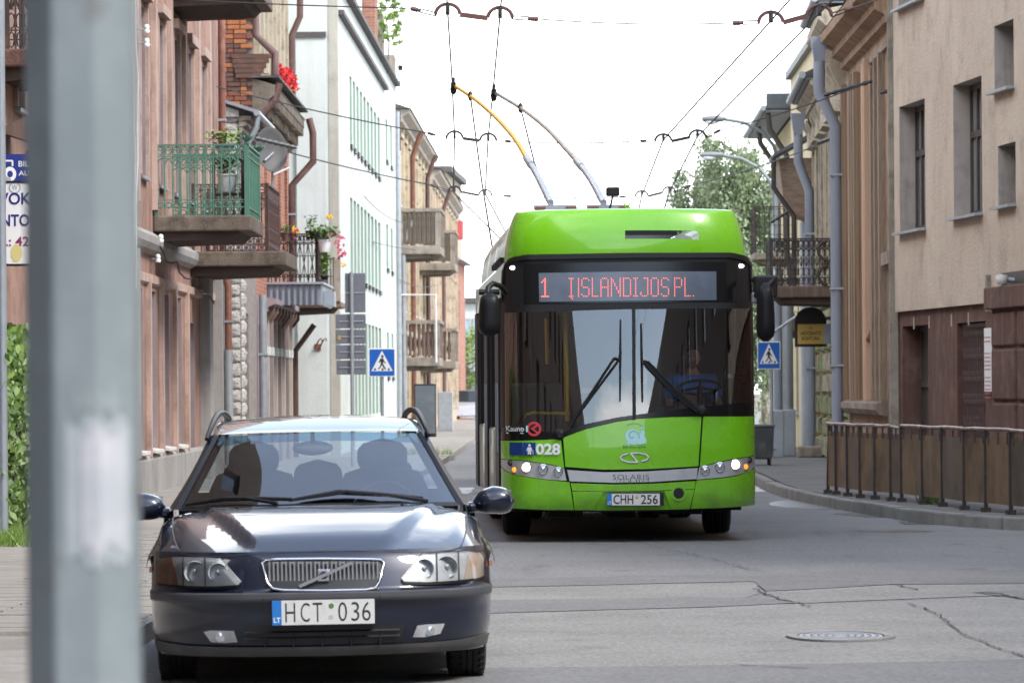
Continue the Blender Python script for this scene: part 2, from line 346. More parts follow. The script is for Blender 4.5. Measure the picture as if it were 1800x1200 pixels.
M.white = mat('white_enamel', (0.78, 0.79, 0.80), 0.35, layers=[((0.6, 0.6, 0.6), 5, 0.5, 0.75, 0.3)])
M.black_ink = mat('black_print', (0.02, 0.02, 0.022), 0.5)
M.blue_sign = mat('blue_sign_face', (0.005, 0.105, 0.45), 0.35, layers=[((0.02, 0.13, 0.5), 3, 0.4, 0.7, 0.5)])
M.sign_back = mat('grey_sign_back', (0.175, 0.185, 0.21), 0.5, 0.2, layers=[((0.13, 0.14, 0.16), 4, 0.4, 0.7, 0.7)])
M.galv = mat('galvanised_steel', (0.42, 0.45, 0.48), 0.45, 0.5, layers=[((0.30, 0.33, 0.36), 6, 0.4, 0.7, 0.7)])
M.lamp_grey = mat('lamp_grey_paint', (0.20, 0.22, 0.23), 0.5)
M.wire = mat('dark_wire', (0.07, 0.07, 0.075), 0.6, 0.3)
M.leaf = mat('broad_leaf', (0.085, 0.165, 0.032), 0.45, layers=[((0.20, 0.31, 0.06), 3.5, 0.45, 0.62, 0.95), ((0.03, 0.07, 0.018), 5, 0.5, 0.68, 0.8)])
M.leaf_birch = mat('birch_leaf', (0.15, 0.205, 0.095), 0.6, layers=[((0.23, 0.29, 0.16), 0.8, 0.4, 0.65, 0.9), ((0.11, 0.15, 0.08), 1.2, 0.5, 0.7, 0.6)])
M.leaf_fresh = mat('fresh_leaf', (0.16, 0.27, 0.05), 0.5, layers=[((0.28, 0.36, 0.09), 3, 0.45, 0.65, 0.8)])
M.bark = mat('bark', (0.16, 0.13, 0.10), 0.9, layers=[((0.5, 0.48, 0.45), 3, 0.5, 0.6, 0.7)], bump=(10, 0.6, 0.02))
M.red_petal = mat('red_petal', (0.55, 0.015, 0.02), 0.6)
M.pink_petal = mat('pink_petal', (0.55, 0.05, 0.13), 0.6)
M.yellow_petal = mat('yellow_petal', (0.75, 0.42, 0.01), 0.6)
# ---------------------------------------------------------------- ground, road, pavements
def sheet(name, pts, z, m, kind='structure', label=None, parent=None):
    return MB().poly([(p[0], p[1], z) for p in pts]).build(name, m, parent, kind=kind, label=label, recalc=False)
def slab(name, pts, z0, z1, m, parent=None):
    return MB().prism([(p[0], p[1], z0) for p in pts], [(p[0], p[1], z1) for p in pts]).build(name, m, parent, kind='structure')
def jag(pts, step, amp, seed):   # break straight edges of an outline into worn, uneven ones
    r = random.Random(seed); out = []
    for i in range(len(pts)):
        a, b = Vector(pts[i]), Vector(pts[(i + 1) % len(pts)]); n = max(1, int((b - a).length / step))
        for k in range(n):
            q = a.lerp(b, k / n); out.append((q.x + r.uniform(-amp, amp), q.y + r.uniform(-amp, amp)))
    return out
sheet('ground', [(-250, -120), (250, -120), (250, 900), (-250, 900)], -0.03, M.earth)
sheet('road', [(-60, -60), (60, -60), (60, 300), (-60, 300)], 0.0, M.asphalt)
LK = lambda Y: -2.30 + 0.0135 * (Y - 25)         # left kerb line
# older, paler asphalt where two streets meet and the repair strips cut into it
def gp(px, py): p = on_ground(px, py); return (p.x, p.y)
sheet('worn_road_surface', jag([gp(300, 1098), gp(872, 1076), gp(1330, 1062), gp(1560, 1058), gp(1900, 1042), gp(1990, 1165), gp(1500, 1172), gp(870, 1180), gp(300, 1190)], 0.5, 0.05, 1), 0.004, M.asphalt_old)
sheet('worn_road_surface', jag([gp(400, 1042), gp(860, 1032), gp(1325, 1022), gp(1338, 1042), gp(1310, 1052), gp(870, 1058), gp(400, 1068)], 0.5, 0.05, 11), 0.004, M.asphalt_old)
sheet('worn_road_surface', jag([gp(1336, 1040), gp(1560, 1028), gp(1820, 1024), gp(1840, 1044), gp(1400, 1060)], 0.5, 0.04, 12), 0.004, M.asphalt_old)
sheet('road_patch', jag([gp(400, 1030), gp(850, 1019), gp(1180, 1012), gp(1600, 1002), gp(1900, 1002), gp(1900, 1025), gp(1570, 1028), gp(1340, 1040), gp(1322, 1023), gp(850, 1033), gp(400, 1043)], 0.6, 0.04, 2), 0.008, M.asphalt_patch)
sheet('road_patch', jag([gp(400, 1066), gp(860, 1056), gp(1200, 1051), gp(1312, 1051), gp(1400, 1060), gp(1250, 1068), gp(870, 1078), gp(400, 1096)], 0.6, 0.04, 3), 0.008, M.asphalt_patch)
sheet('road_patch', jag([gp(1712, 1041), gp(1900, 1034), gp(1900, 1056), gp(1790, 1054)], 0.4, 0.04, 4), 0.008, M.asphalt_patch)
sheet('road_patch', jag([gp(300, 1188), gp(862, 1176), gp(1300, 1170), gp(1900, 1158), gp(1900, 1300), gp(300, 1300)], 0.6, 0.05, 5), 0.008, M.asphalt_patch)
def crack(pts, w, seed):
    r = random.Random(seed); P = []
    for i in range(len(pts) - 1):
        a, b = Vector(pts[i]), Vector(pts[i + 1]); n = max(2, int((b - a).length / 0.12))
        for k in range(n): q = a.lerp(b, k / n); P.append((q.x + r.uniform(-.025, .025), q.y + r.uniform(-.04, .04)))
    P.append(pts[-1]); m = MB(); rows = []
    for x, y in P:
        k = w * r.uniform(0.15, 0.75); rows.append([(x - k, y - k, 0.013), (x + k, y + k, 0.013)])
    m.grid(rows).build('road_crack', M.crack, kind='structure', recalc=False)
crack([gp(1328, 1036), gp(1345, 1045), gp(1400, 1060), gp(1424, 1068)], 0.016, 1)
crack([gp(1332, 1037), gp(1450, 1031), gp(1575, 1028), gp(1612, 1038)], 0.014, 2)
crack([gp(1600, 1062), gp(1650, 1082), gp(1682, 1112), gp(1740, 1135), gp(1800, 1156)], 0.014, 3)
crack([gp(1140, 960), gp(1250, 982), gp(1320, 1002)], 0.010, 4)
crack([gp(870, 1077), gp(1090, 1074), gp(1400, 1061)], 0.010, 5)
crack([gp(1280, 1169), gp(1340, 1173), gp(1420, 1177)], 0.012, 6)
crack([gp(1722, 1042), gp(1760, 1045), gp(1800, 1054)], 0.025, 7)
# left pavement and its slabs near the camera
slab('left_sidewalk', [(LK(-40), -40), (LK(40), 40), (LK(97), 97), (-0.9, 150), (-0.6, 230), (-4, 230), (-12, 100), (-12, -40)], -0.02, 0.12, M.sidewalk_pale)
pavers = MB()
root_pv = bpy.data.objects.new('paving', None); COL.objects.link(root_pv); root_pv['kind'] = 'structure'
pm = []
for v in range(3):
    r = random.Random(v); m = MB()
    m.prism([(-.245, -.245, 0), (.245, -.245, 0), (.245, .245, 0), (-.245, .245, 0)], [(-.24 + r.uniform(0, .01), -.24, .03), (.24, -.24, .032), (.24 - r.uniform(0, .01), .24, .03), (-.24, .24, .028)])
    pm.append(m.mesh('paving_slab', M.sidewalk_pale))
for j in range(60):
    Y = 27 + j * 0.5
    for i in range(3):
        share('paving_slab', pm[(i * 7 + j * 3) % 3], root_pv, (LK(Y) - 0.28 - i * 0.5, Y, 0.115 + rnd.uniform(-.003, .003)))
# kerbs, stone by stone
def kerb(name, pts, w, h, step=1.0, far=None):
    root = bpy.data.objects.new(name, None); COL.objects.link(root); root['kind'] = 'structure'
    P = [Vector((p[0], p[1], 0)) for p in pts]; segs = []; acc = []
    for a, b in zip(P[:-1], P[1:]):
        n = max(1, int((b - a).length / 0.1))
        acc += [a.lerp(b, k / n) for k in range(n)]
    acc.append(P[-1]); cur = [acc[0]]; L = 0
    for q in acc[1:]:
        L += (q - cur[-1]).length; cur.append(q)
        if L >= step: segs.append((cur[0], cur[-1])); cur = [q]; L = 0
    if L > 0.2: segs.append((cur[0], cur[-1]))
    for a, b in segs:
        d = (b - a).normalized(); n = Vector((-d.y, d.x, 0)) * w; g = d * 0.008; t = rnd.uniform(-.008, .008)
        lo = [a + g, b - g, b - g + n, a + g + n]; c = 0.018
        nn = Vector((-d.y, d.x, 0)) * c
        m = MB(); m.prism([(p.x, p.y, -.03) for p in lo], [(p.x, p.y, h - c + t) for p in lo])
        m.prism([(p.x, p.y, h - c + t) for p in lo], [((p + q).x, (p + q).y, h + t) for p, q in zip(lo, (nn, nn, -nn * .3, -nn * .3))])
        m.build('kerb_stone', M.kerb, root)
KR = [gp(1345, 818), gp(1337, 847), gp(1367, 863), gp(1402, 876), gp(1418, 879), gp(1513, 898), gp(1633, 918), gp(1750, 928), gp(1810, 931), gp(1990, 938)]
far_k = [(4.25, 125), (4.2, 100)]
kerb('right_kerb', list(reversed(far_k + KR[1:])), 0.16, 0.135)
kerb('left_kerb', [(LK(Y), Y) for Y in (97, 80, 60, 40, 26)][::-1], 0.16, 0.13)
slab('right_sidewalk', [(p[0] + .08, p[1] + .06) for p in far_k + KR[1:]] + [(30, 52), (30, 125)], -0.02, 0.12, M.sidewalk)
kerb('crossing_kerb', [(-1.25, 97.2), (-3.2, 97.6)][::-1], 0.16, 0.13)
# worn zebra stripes behind the bus
for k in range(9):
    y0 = 66.5; x0 = -1.0 + k * 0.62
    if x0 > 3.7: break
    sheet('zebra_stripe', jag([(x0, y0), (x0 + .36, y0), (x0 + .36 + .05, y0 + 4.2), (x0 + .05, y0 + 4.2)], .4, .02, 30 + k), 0.006, M.white_line)
def puddle(pts, seed): sheet('puddle', jag(pts, 0.25, 0.06, seed), 0.0035, M.water)
puddle([gp(1345, 885), gp(1390, 877), gp(1432, 884), gp(1472, 892), gp(1500, 896), gp(1440, 896), gp(1380, 892)], 61)
puddle([gp(1462, 902), gp(1540, 900), gp(1590, 910), gp(1520, 909)], 62)
puddle([gp(1575, 916), gp(1650, 919), gp(1668, 922), gp(1590, 922)], 63)
puddle([gp(1500, 933), gp(1600, 931), gp(1640, 934), gp(1570, 936)], 64)

# ---------------------------------------------------------------- building kit
class Bld:
    def __init__(b, name, label, cat, p0, p1, side, group=None):
        b.o = Vector((p0[0], p0[1], 0)); d = Vector((p1[0] - p0[0], p1[1] - p0[1], 0)); b.L = d.length; b.d = d / b.L
        b.nn = Vector((b.d.y, -b.d.x, 0)) * side
        b.root = thing(name, label, cat, b.o, 0, group)
    def P(b, s, n, z): return tuple(b.d * s + b.nn * n + Vector((0, 0, z)))
    def box(b, m, s0, s1, n0, n1, z0, z1):
        return m.hexa([b.P(s, n, z) for s in (s0, s1) for n in (n0, n1) for z in (z0, z1)])
    def s_at(b, px, n=0.0):       # where the facade (or a line n in front of it) meets the pixel column
        k = (px - CX) / FPX; q = b.o + b.nn * n
        t = (k * q.y - q.x) / (b.d.x - k * b.d.y); return t
    def z_at(b, s, py, n=0.0):
        q = b.o + b.nn * n + b.d * s; px = CX + FPX * q.x / q.y
        return CAMZ - unroll(px, py)[1] * q.y / FPX
    def body(b, mats, z0, z1, holes=(), depth=0.25, D=8.0, s0=0.0, s1=None, n=0.0, name='wall', ends=True, label=None):
        s1 = b.L if s1 is None else s1; m = MB()
        ss = sorted({s0, s1} | {v for h in holes for v in h[:2]}); zz = sorted({z0, z1} | {v for h in holes for v in h[2:4]})
        for i in range(len(ss) - 1):
            for j in range(len(zz) - 1):
                sc, zc = (ss[i] + ss[i + 1]) / 2, (zz[j] + zz[j + 1]) / 2
                if any(h[0] < sc < h[1] and h[2] < zc < h[3] for h in holes): continue
                m.quad(b.P(ss[i], n, zz[j]), b.P(ss[i + 1], n, zz[j]), b.P(ss[i + 1], n, zz[j + 1]), b.P(ss[i], n, zz[j + 1]))
        if isinstance(mats, (list, tuple)): m.m = 1
        for h in holes:
            q = [(h[0], h[2]), (h[1], h[2]), (h[1], h[3]), (h[0], h[3])]
            for k in range(4):
                a, c = q[k], q[(k + 1) % 4]
                m.quad(b.P(a[0], n, a[1]), b.P(c[0], n, c[1]), b.P(c[0], n - depth - .06, c[1]), b.P(a[0], n - depth - .06, a[1]))
            m.quad(*[b.P(a[0], n - depth - .06, a[1]) for a in q])
        m.m = 0
        if ends:
            for s in (s0, s1): m.quad(b.P(s, n, z0), b.P(s, n - D, z0), b.P(s, n - D, z1), b.P(s, n, z1))
            m.quad(b.P(s0, n - D, z0), b.P(s1, n - D, z0), b.P(s1, n - D, z1), b.P(s0, n - D, z1))
            m.quad(b.P(s0, n, z1), b.P(s1, n, z1), b.P(s1, n - D, z1), b.P(s0, n - D, z1))
        return m.build(name, mats, b.root, label=label)
    def part(b, name, m, mats, smooth=False, parent=None, label=None, bevel=0, kind=None):
        return m.build(name, mats, parent or b.root, smooth, label=label, bevel=bevel, kind=kind)
    def window(b, h, depth=0.2, n=0.0, fm=None, pm=None, leaves=2, transom=0.68, sill=None, sill_out=0.07, t=0.06, name='window'):
        s0, s1, z0, z1 = h; fm = fm or M.frame; y0, y1 = n - depth - .03, n - depth + .03; m = MB()
        e = .003
        b.box(m, s0 + e, s0 + t, y0, y1, z0 + e, z1 - e); b.box(m, s1 - t, s1 - e, y0, y1, z0 + e, z1 - e)
        b.box(m, s0 + t, s1 - t, y0, y1, z0 + e, z0 + t); b.box(m, s0 + t, s1 - t, y0, y1, z1 - t, z1 - e)
        if transom:
            zt = z0 + (z1 - z0) * transom; b.box(m, s0 + t, s1 - t, y0 - .002, y1 + .012, zt - t * .55, zt + t * .55)
        for k in range(1, leaves):
            sc = s0 + (s1 - s0) * k / leaves; b.box(m, sc - t * .5, sc + t * .5, y0 + .002, y1 + .006, z0 + t, z1 - t)
        w = b.part(name, m, fm)
        pz = MB(); pz.quad(b.P(s0 + .01, n - depth, z0 + .01), b.P(s1 - .01, n - depth, z0 + .01), b.P(s1 - .01, n - depth, z1 - .01), b.P(s0 + .01, n - depth, z1 - .01))
        b.part('pane', pz, pm or M.pane, parent=w)
        if sill:
            k = MB(); q = [(n - depth + .03, z0 + .03), (n + sill_out, z0 - .01), (n + sill_out, z0 - .05), (n - depth + .03, z0 - .02)]
            k.prism([b.P(s0 + .004 if n_ < n else s0 - .05, n_, z_) for n_, z_ in q], [b.P(s1 - .004 if n_ < n else s1 + .05, n_, z_) for n_, z_ in q])
            b.part('sill', k, sill, parent=w)
        return w
    def band(b, prof, mats, s0=0.0, s1=None, name='cornice', parent=None):     # prof: closed (n, z) outline swept along the facade
        s1 = b.L if s1 is None else s1
        m = MB().prism([b.P(s0, n, z) for n, z in prof], [b.P(s1, n, z) for n, z in prof])
        return b.part(name, m, mats, parent=parent)
    def pipe(b, path, r, mats, name='downpipe', brackets=()):
        w = b.part(name, MB().tube([b.P(*p) for p in path], r, 10), mats, smooth=50)
        for p in brackets:
            k = MB(); b.box(k, p[0] - r * 1.15, p[0] + r * 1.15, p[1] - r * 1.12, p[1] + r * 1.12, p[2] - .02, p[2] + .02)
            b.part('pipe_bracket', k, M.galv, parent=w)
        return w
def rail_panel(par, a, c, h, nb, m, style, bar=0.018, name='baluster'):
    """one side of a balcony railing between the local points a and c (at deck height)"""
    a, c = Vector(a), Vector(c); d = (c - a); L = d.length; d.normalize(); up = Vector((0, 0, 1)); nrm = d.cross(up)
    def bar_box(mb, p, q, w, hh):
        p, q = Vector(p), Vector(q); e = (q - p).normalized(); s = nrm * w; t = e.cross(nrm).normalized() * hh
        mb.hexa([p - s - t, p - s + t, p + s - t, p + s + t, q - s - t, q - s + t, q + s - t, q + s + t])
    hr = MB(); bar_box(hr, a + up * h, c + up * h, .022, .012); hr.build('handrail', m, par)
    lr = MB()
    for f in style.get('rails', (0.84, 0.20, 0.10)): bar_box(lr, a + up * h * f, c + up * h * f, .010, .007)
    lr.build('rail', m, par)
    for p in (a, c):
        pp = MB(); bar_box(pp, p, p + up * (h + .02), .022, .022); pp.build('railing_post', m, par)
    bm = MB(); bm.box(-bar / 2, bar / 2, -bar / 2, bar / 2, 0.0, h); me = bm.mesh(name, m)
    for k in range(1, nb): share(name, me, par, a + d * (L * k / nb))
    om = MB(); w = L / nb; r = bar * .42
    if style.get('arch'):
        for k in range(nb):          # arcs spanning two bays, so they cross as on the real railing
            p0 = a + d * (w * k); zc = h * (0.84 - .02) - w
            if k < nb - 1: om.tube([p0 + d * (w - w * math.cos(t)) + up * (zc + w * math.sin(t)) for t in [math.pi * i / 8 for i in range(9)]], r, 4)
            om.tube([p0 + d * (w * .5 + w * .38 * math.cos(t)) + up * (h * .92 + h * .06 * math.sin(t)) for t in [2 * math.pi * i / 8 for i in range(9)]], r, 4)
            om.tube([p0 + d * (w * .5 + w * .36 * math.cos(t)) + up * (h * .15 + w * .36 * math.sin(t)) for t in [2 * math.pi * i / 8 for i in range(9)]], r, 4)
    if style.get('scroll'):
        for k in range(nb):
            p0 = a + d * (w * k)
            for zc, rr in ((.30, .42), (.52, .34), (.70, .42), (.88, .36), (.10, .34)):
                om.tube([p0 + d * (w * .5 + w * rr * math.cos(t)) + up * (h * zc + h * .085 * math.sin(t)) for t in [2 * math.pi * i / 8 for i in range(9)]], r, 4)
            om.tube([p0 + d * (w * .5) + up * (h * .42), p0 + d * (w * .5) + up * (h * .62)], [r * 2.4, r * .8], 5)
    if style.get('cross'):
        for k in range(0, nb - 1, 2):
            p0 = a + d * (w * k); om.tube([p0, p0 + d * w * 2 + up * h * .8], r, 4); om.tube([p0 + d * w * 2, p0 + up * h * .8], r, 4)
            om.tube([p0 + d * (w + w * .7 * math.cos(t)) + up * (h * .9 + h * .07 * math.sin(t)) for t in [2 * math.pi * i / 8 for i in range(9)]], r, 4)
    if om.v: om.build('railing_ornament', m, par, kind='stuff')
def balcony(b, s0, s1, out, z, th, slab_m, name='balcony', label=None, thin=0.6):
    m = MB(); t = th * .62          # a slab on a narrower corbel, underside shade put into its dark colour
    b.box(m, s0, s1, 0, out, z - t, z)
    o = b.part(name, m, slab_m, label=label, bevel=0.025)
    if th > .15:
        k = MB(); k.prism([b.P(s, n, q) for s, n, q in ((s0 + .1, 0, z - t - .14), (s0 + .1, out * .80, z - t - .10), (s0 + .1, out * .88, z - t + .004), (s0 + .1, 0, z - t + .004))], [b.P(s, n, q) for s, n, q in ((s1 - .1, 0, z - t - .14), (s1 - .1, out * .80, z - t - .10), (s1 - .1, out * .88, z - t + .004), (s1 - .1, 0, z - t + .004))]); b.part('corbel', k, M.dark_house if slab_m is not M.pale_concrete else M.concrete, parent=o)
    return o
# ================================================================ LEFT SIDE OF THE STREET
# --- pink house with the balconies
L1 = Bld('pink_house', 'long dusty pink plaster house with tall windows and iron balconies behind the lamp post', 'house', (-5.15, 44.0), (-5.02, 78.6), 1)
YS = lambda Y: Y - 44.0
up1 = [(YS(y), YS(y) + 1.15, 4.5, 6.85) for y in (47.2, 50.2, 53.2, 56.2, 59.2, 62.2, 65.3, 68.1, 70.9, 73.8)]
gr1 = [(YS(y), YS(y) + 1.25, 0.72, 2.95) for y in (49.0, 52.2, 55.4, 58.6, 61.4, 63.7, 66.0, 68.4)]
dr1 = [(YS(71.0), YS(72.3), 0.13, 2.6), (YS(75.3), YS(76.5), 0.13, 2.6)]
L1.body([M.pink, M.mauve], 0.0, 11.5, up1 + gr1 + dr1, depth=0.24)
for i, h in enumerate(up1):
    L1.window(h, 0.24, fm=M.frame_brown, pm=M.pane if i % 3 else M.pane_curtain, sill=M.zinc)
    fr = MB(); t = .13     # raised plaster frame, open inside
    for a, c in ((h[0] - t, h[0] - .003), (h[1] + .003, h[1] + t)): fr = MB(); L1.box(fr, a, c, .0, .05, h[2], h[3] + .1); L1.part('window_jamb', fr, M.pink_light)
    fr = MB(); L1.box(fr, h[0] - t - .05, h[1] + t + .05, .0, .12, h[3] + .1, h[3] + .24); L1.part('window_head', fr, M.pink_light)
for h in gr1: L1.window(h, 0.22, fm=M.frame_brown, sill=M.frame_white, sill_out=.10)
for h in dr1: L1.window(h, 0.24, fm=M.dark_wood, pm=M.dark_wood, transom=.82, name='door')
for y in (48.4, 51.6, 54.8, 58.0, 61.5, 64.6, 67.4, 70.2, 73.1, 75.6):    # flat pilaster strips upstairs
    pl = MB(); L1.box(pl, YS(y) - .18, YS(y) + .18, 0, .07, 4.1, 11.5); L1.part('pilaster', pl, M.pink_light)
for y in (60.9, 63.4, 65.6, 68.1, 70.5):
    pl = MB(); L1.box(pl, YS(y) - .12, YS(y) + .12, 0, .06, 0.62, 3.1); L1.part('pilaster', pl, M.pink_light)
L1.band([(0, 3.45), (.10, 3.5), (.14, 3.58), (.14, 3.68), (.06, 3.74), (0, 3.78)], M.grey_plaster)
L1.band([(0, 3.02), (.05, 3.05), (.05, 3.16), (0, 3.18)], M.pink_light, name='string_course')
L1.band([(0, 0), (.06, 0), (.06, .58), (.03, .64), (0, .64)], M.grey_plaster, name='plinth')
# grey corner part with its own door, nearest the lamp post
gq = MB(); L1.box(gq, YS(59.6), YS(61.2), .0, .10, 0.64, 3.45); L1.part('grey_pier', gq, M.grey_plaster); gq = MB(); L1.box(gq, YS(59.6), YS(61.2), .0, .08, 3.78, 11.5); L1.part('grey_pier', gq, M.grey_plaster)
gq = MB(); L1.box(gq, YS(73.6), YS(74.4), .0, .16, 0.13, 3.45); L1.part('grey_pier', gq, M.grey_plaster); gq = MB(); L1.box(gq, YS(76.6), YS(77.3), .0, .16, .13, 3.45); L1.part('grey_pier', gq, M.grey_plaster)
L1.pipe([(YS(76.9), .16, 11), (YS(76.9), .16, 3.6), (YS(76.9), .24, 3.3), (YS(76.9), .24, 2.2)], .062, M.rust_pipe, brackets=[(YS(76.9), .16, 6.1), (YS(76.9), .16, 4.7), (YS(76.9), .24, 2.7)])
L1.pipe([(YS(76.9), .24, 2.22), (YS(76.9), .24, .3), (YS(76.9), .34, .15)], .072, M.galv)
# balcony with the green railing
B1 = balcony(L1, YS(64.5), YS(67.4), 1.40, 4.02, .36, M.concrete, label='mossy concrete balcony with green iron railing')
st = dict(arch=True, rails=(.93, .84, .22, .12))
rail_panel(B1, L1.P(YS(64.56), .05, 4.02), L1.P(YS(64.56), 1.32, 4.02), 1.0, 11, M.iron_green, st, .020)
rail_panel(B1, L1.P(YS(67.3), .05, 4.02), L1.P(YS(67.3), 1.32, 4.02), 1.0, 11, M.iron_green, st, .020)
m = MB(); L1.box(m, YS(64.66), YS(67.22), 1.305, 1.325, 4.08, 4.78); L1.part('railing_sheet', m, M.iron_green, parent=B1)
rail_panel(B1, L1.P(YS(64.6), 1.34, 4.02), L1.P(YS(67.26), 1.34, 4.02), 1.0, 8, M.iron_green, dict(rails=(.93, .84, .12)), .018)
for y in (64.56, 67.3):       # little crowns on the corner posts
    m = MB(); c = L1.P(YS(y), 1.34, 5.03); m.lathe([(.03, 0), (.03, .04), (.05, .05), (.085, .10), (.06, .10), (.02, .07)], c, 'z', 8)
    for k in range(6):
        a = k * math.pi / 3; m.tube([(c[0] + .075 * math.cos(a), c[1] + .075 * math.sin(a), c[2] + .09), (c[0] + .10 * math.cos(a), c[1] + .10 * math.sin(a), c[2] + .13)], [.02, .004], 5)
    L1.part('railing_crown', m, M.iron_green, parent=B1)
# second balcony, brown iron
B2 = balcony(L1, YS(71.5), YS(74.8), 1.52, 3.72, .38, M.concrete, label='mossy concrete balcony with brown iron railing')
rail_panel(B2, L1.P(YS(71.56), .05, 3.72), L1.P(YS(71.56), 1.20, 3.72), 1.05, 9, M.iron_brown, dict(arch=True, rails=(.92, .84, .35, .10)), .020)
rail_panel(B2, L1.P(YS(71.56), 1.22, 3.72), L1.P(YS(74.7), 1.22, 3.72), 1.05, 16, M.iron_brown, dict(rails=(.92, .84, .62, .35, .10), arch=True), .022)
rail_panel(B2, L1.P(YS(74.7), .05, 3.72), L1.P(YS(74.7), 1.20, 3.72), 1.05, 9, M.iron_brown, dict(arch=True, rails=(.92, .84, .10)), .020)
balcony(L1, YS(67.6), YS(70.6), 1.38, 7.55, .26, M.dark_wood, label='dark underside of the upper balcony')
B3_ = balcony(L1, YS(46.1), YS(47.9), 0.50, 5.02, .30, M.brown_wall, label='upper balcony behind the lamp post')
rail_panel(B3_, L1.P(YS(46.16), .05, 5.02), L1.P(YS(46.16), .46, 5.02), .95, 5, M.iron, dict(scroll=True), .020)
# cables and insulators on the grey pier
for k, (s, n) in enumerate(((59.75, .13), (60.15, .14))):
    pth = [L1.P(YS(s) + .25 * math.sin(q * .9 + k), n + .015 * (q % 2), 9.5 - q * .55) for q in range(13)]
    tag(MB().tube([Vector(p) + L1.o for p in pth], .011, 5).build('wall_cable', M.white), ('thin white cable hanging down the grey pier beside the lamp post', 'second thin white cable on the grey pier, nearer the pink windows')[k], 'cable')
def insulator(p, d=(1, 0, 0)):
    o = thing('insulator', '', 'insulator', p); d = Vector(d)
    MB().tube([d * -.14, d * .02], .012, 6).build('bracket', M.galv, o)
    MB().lathe([(.001, -.05), (.035, -.05), (.045, -.02), (.03, 0), (.04, .02), (.028, .06), (.001, .07)], (d.x * .03, d.y * .03, 0), 'z', 10).build('body', M.white, o, smooth=60)
    return o
for (py, lab) in ((52, 'white porcelain insulator high on the pink wall, upper of the pair'), (76, 'white porcelain insulator high on the pink wall, lower of the pair')):
    p = at(254, py, 61.3); insulator((p.x, 61.3, p.z))['label'] = lab
for (px, py, lab) in ((279, 420, 'white insulator hanging just under the green balcony'), (274, 455, 'white insulator on the wall below the green balcony, with looped wires')):
    p = at(px, py, 64.0); insulator((p.x, 64.0, p.z))['label'] = lab
p0 = at(279, 430, 64.0)
tag(MB().tube([p0 + Vector((.02 * math.sin(q * 2.1) + q * .035, q * .35, -.12 * abs(math.sin(q * .8)) - q * .05)) for q in range(14)], .012, 5).build('looped_cable', M.black_plastic), 'dark cable drooping along the pink wall below the green balcony', 'cable')

# --- unseen houses carrying the street on, added to darken reflections and block sky
for nm, lab, p0, p1, sd, mm_, zt in (('unseen_left_house', 'unseen dark house along the left pavement, raised to block sky from the lamp post', (-4.75, -70), (-5.0, 41.5), 1, M.dark_house, 14.0), ('unseen_right_house', 'unseen dark brown corner house behind the camera, put in for its dark reflection', (13.2, -70), (12.6, 30), -1, M.dark_house, 13.5),
                                       ('unseen_end_house', 'unseen house added far behind the camera to darken low reflections', (30, -75), (-30, -75), 1, M.beige, 12.0)):
    b = Bld(nm, lab, 'house', p0, p1, sd); hs = [(s, s + 1.3, z, z + 1.9) for s in np.arange(2, b.L - 3, 3.4) for z in (1.0, 4.5, 8.2)]
    b.body([mm_, mm_], 0, zt, hs, depth=.2, D=9)
    fr = MB()
    for h in hs: b.box(fr, h[0], h[1], -.2, -.15, h[2], h[3])
    b.part('windows', fr, M.pane, kind='stuff')

# --- stone house end
L2 = Bld('stone_house', 'narrow whitewashed stone house with grey metal roof edge', 'house', (-4.73, 79.4), (-4.70, 83.8), 1)
L2.body(M.mortar, 0.0, 6.35, [(1.0, 2.2, .9, 2.9)], D=6.0)
L2.window((1.0, 2.2, .9, 2.9), .25, fm=M.frame, sill=M.zinc)
smesh = []
for v in range(6):
    r = random.Random(40 + v); m = MB(); nx, nz = 6, 5; rows = []
    for j in range(nz + 1):
        row = []
        for i in range(nx + 1):
            u, w = i / nx - .5, j / nz - .5; edge = min(1, 4.2 * min(.5 - abs(u), .5 - abs(w)))
            row.append((u + r.uniform(-.012, .012), -.02 - edge * (.45 + r.uniform(-.3, .4)) * .09, w + r.uniform(-.014, .014)))
        rows.append(row)
    m.grid(rows); m.box(-.48, .48, -.02, .06, -.48, .48); smesh.append(m.mesh('stone', M.stone, smooth=60))
z = 0.13; j = 0
while z < 6.2:
    h = rnd.choice((.215, .235, .25, .24)); ws = ([.34, .13] if j % 2 else [.27, .20]) if z < 4.0 else [.36, .12]
    x = 0.0
    for w in ws + [.45, .5]:
        o = share('stone', smesh[rnd.randrange(6)], L2.root, (-x - w / 2, 0, z + h / 2)); o.scale = (w * .97, .8, h * .955); x += w
    z += h; j += 1
for q in range(18):   # same stones on the street face
    for k in range(2):
        o = share('stone', smesh[(q + k) % 6], L2.root, (0, .25 + .45 * k, .25 + q * .24), (0, 0, R(90))); o.scale = (.44, .8, .23)
m = MB(); m.prism([(-1.6, -.18, 6.98), (.30, -.18, 6.36), (.30, -.18, 6.42), (-1.6, -.18, 7.04)], [(-1.6, 4.5, 6.98), (.30, 4.5, 6.36), (.30, 4.5, 6.42), (-1.6, 4.5, 7.04)])
L2.part('roof', m, M.roof_metal)
m = MB(); m.prism([(-1.6, -.10, 6.3), (0, -.10, 6.3), (.0, -.10, 6.40), (-1.6, -.10, 6.96)], [(-1.6, -.02, 6.3), (0, -.02, 6.3), (.0, -.02, 6.40), (-1.6, -.02, 6.96)]); L2.part('gable_wall', m, M.stone)
for k, (n0, zz) in enumerate(((.07, 6.02), (.14, 6.12), (.21, 6.22))):
    L2.band([(0, zz), (n0, zz + .03), (n0, zz + .095), (0, zz + .095)], M.pale_concrete, s0=-.06, name='moulding')
L2.part('gutter', MB().tube([L2.P(-.2, .32, 6.36), L2.P(4.5, .32, 6.34)], .055, 8), M.zinc, smooth=50)
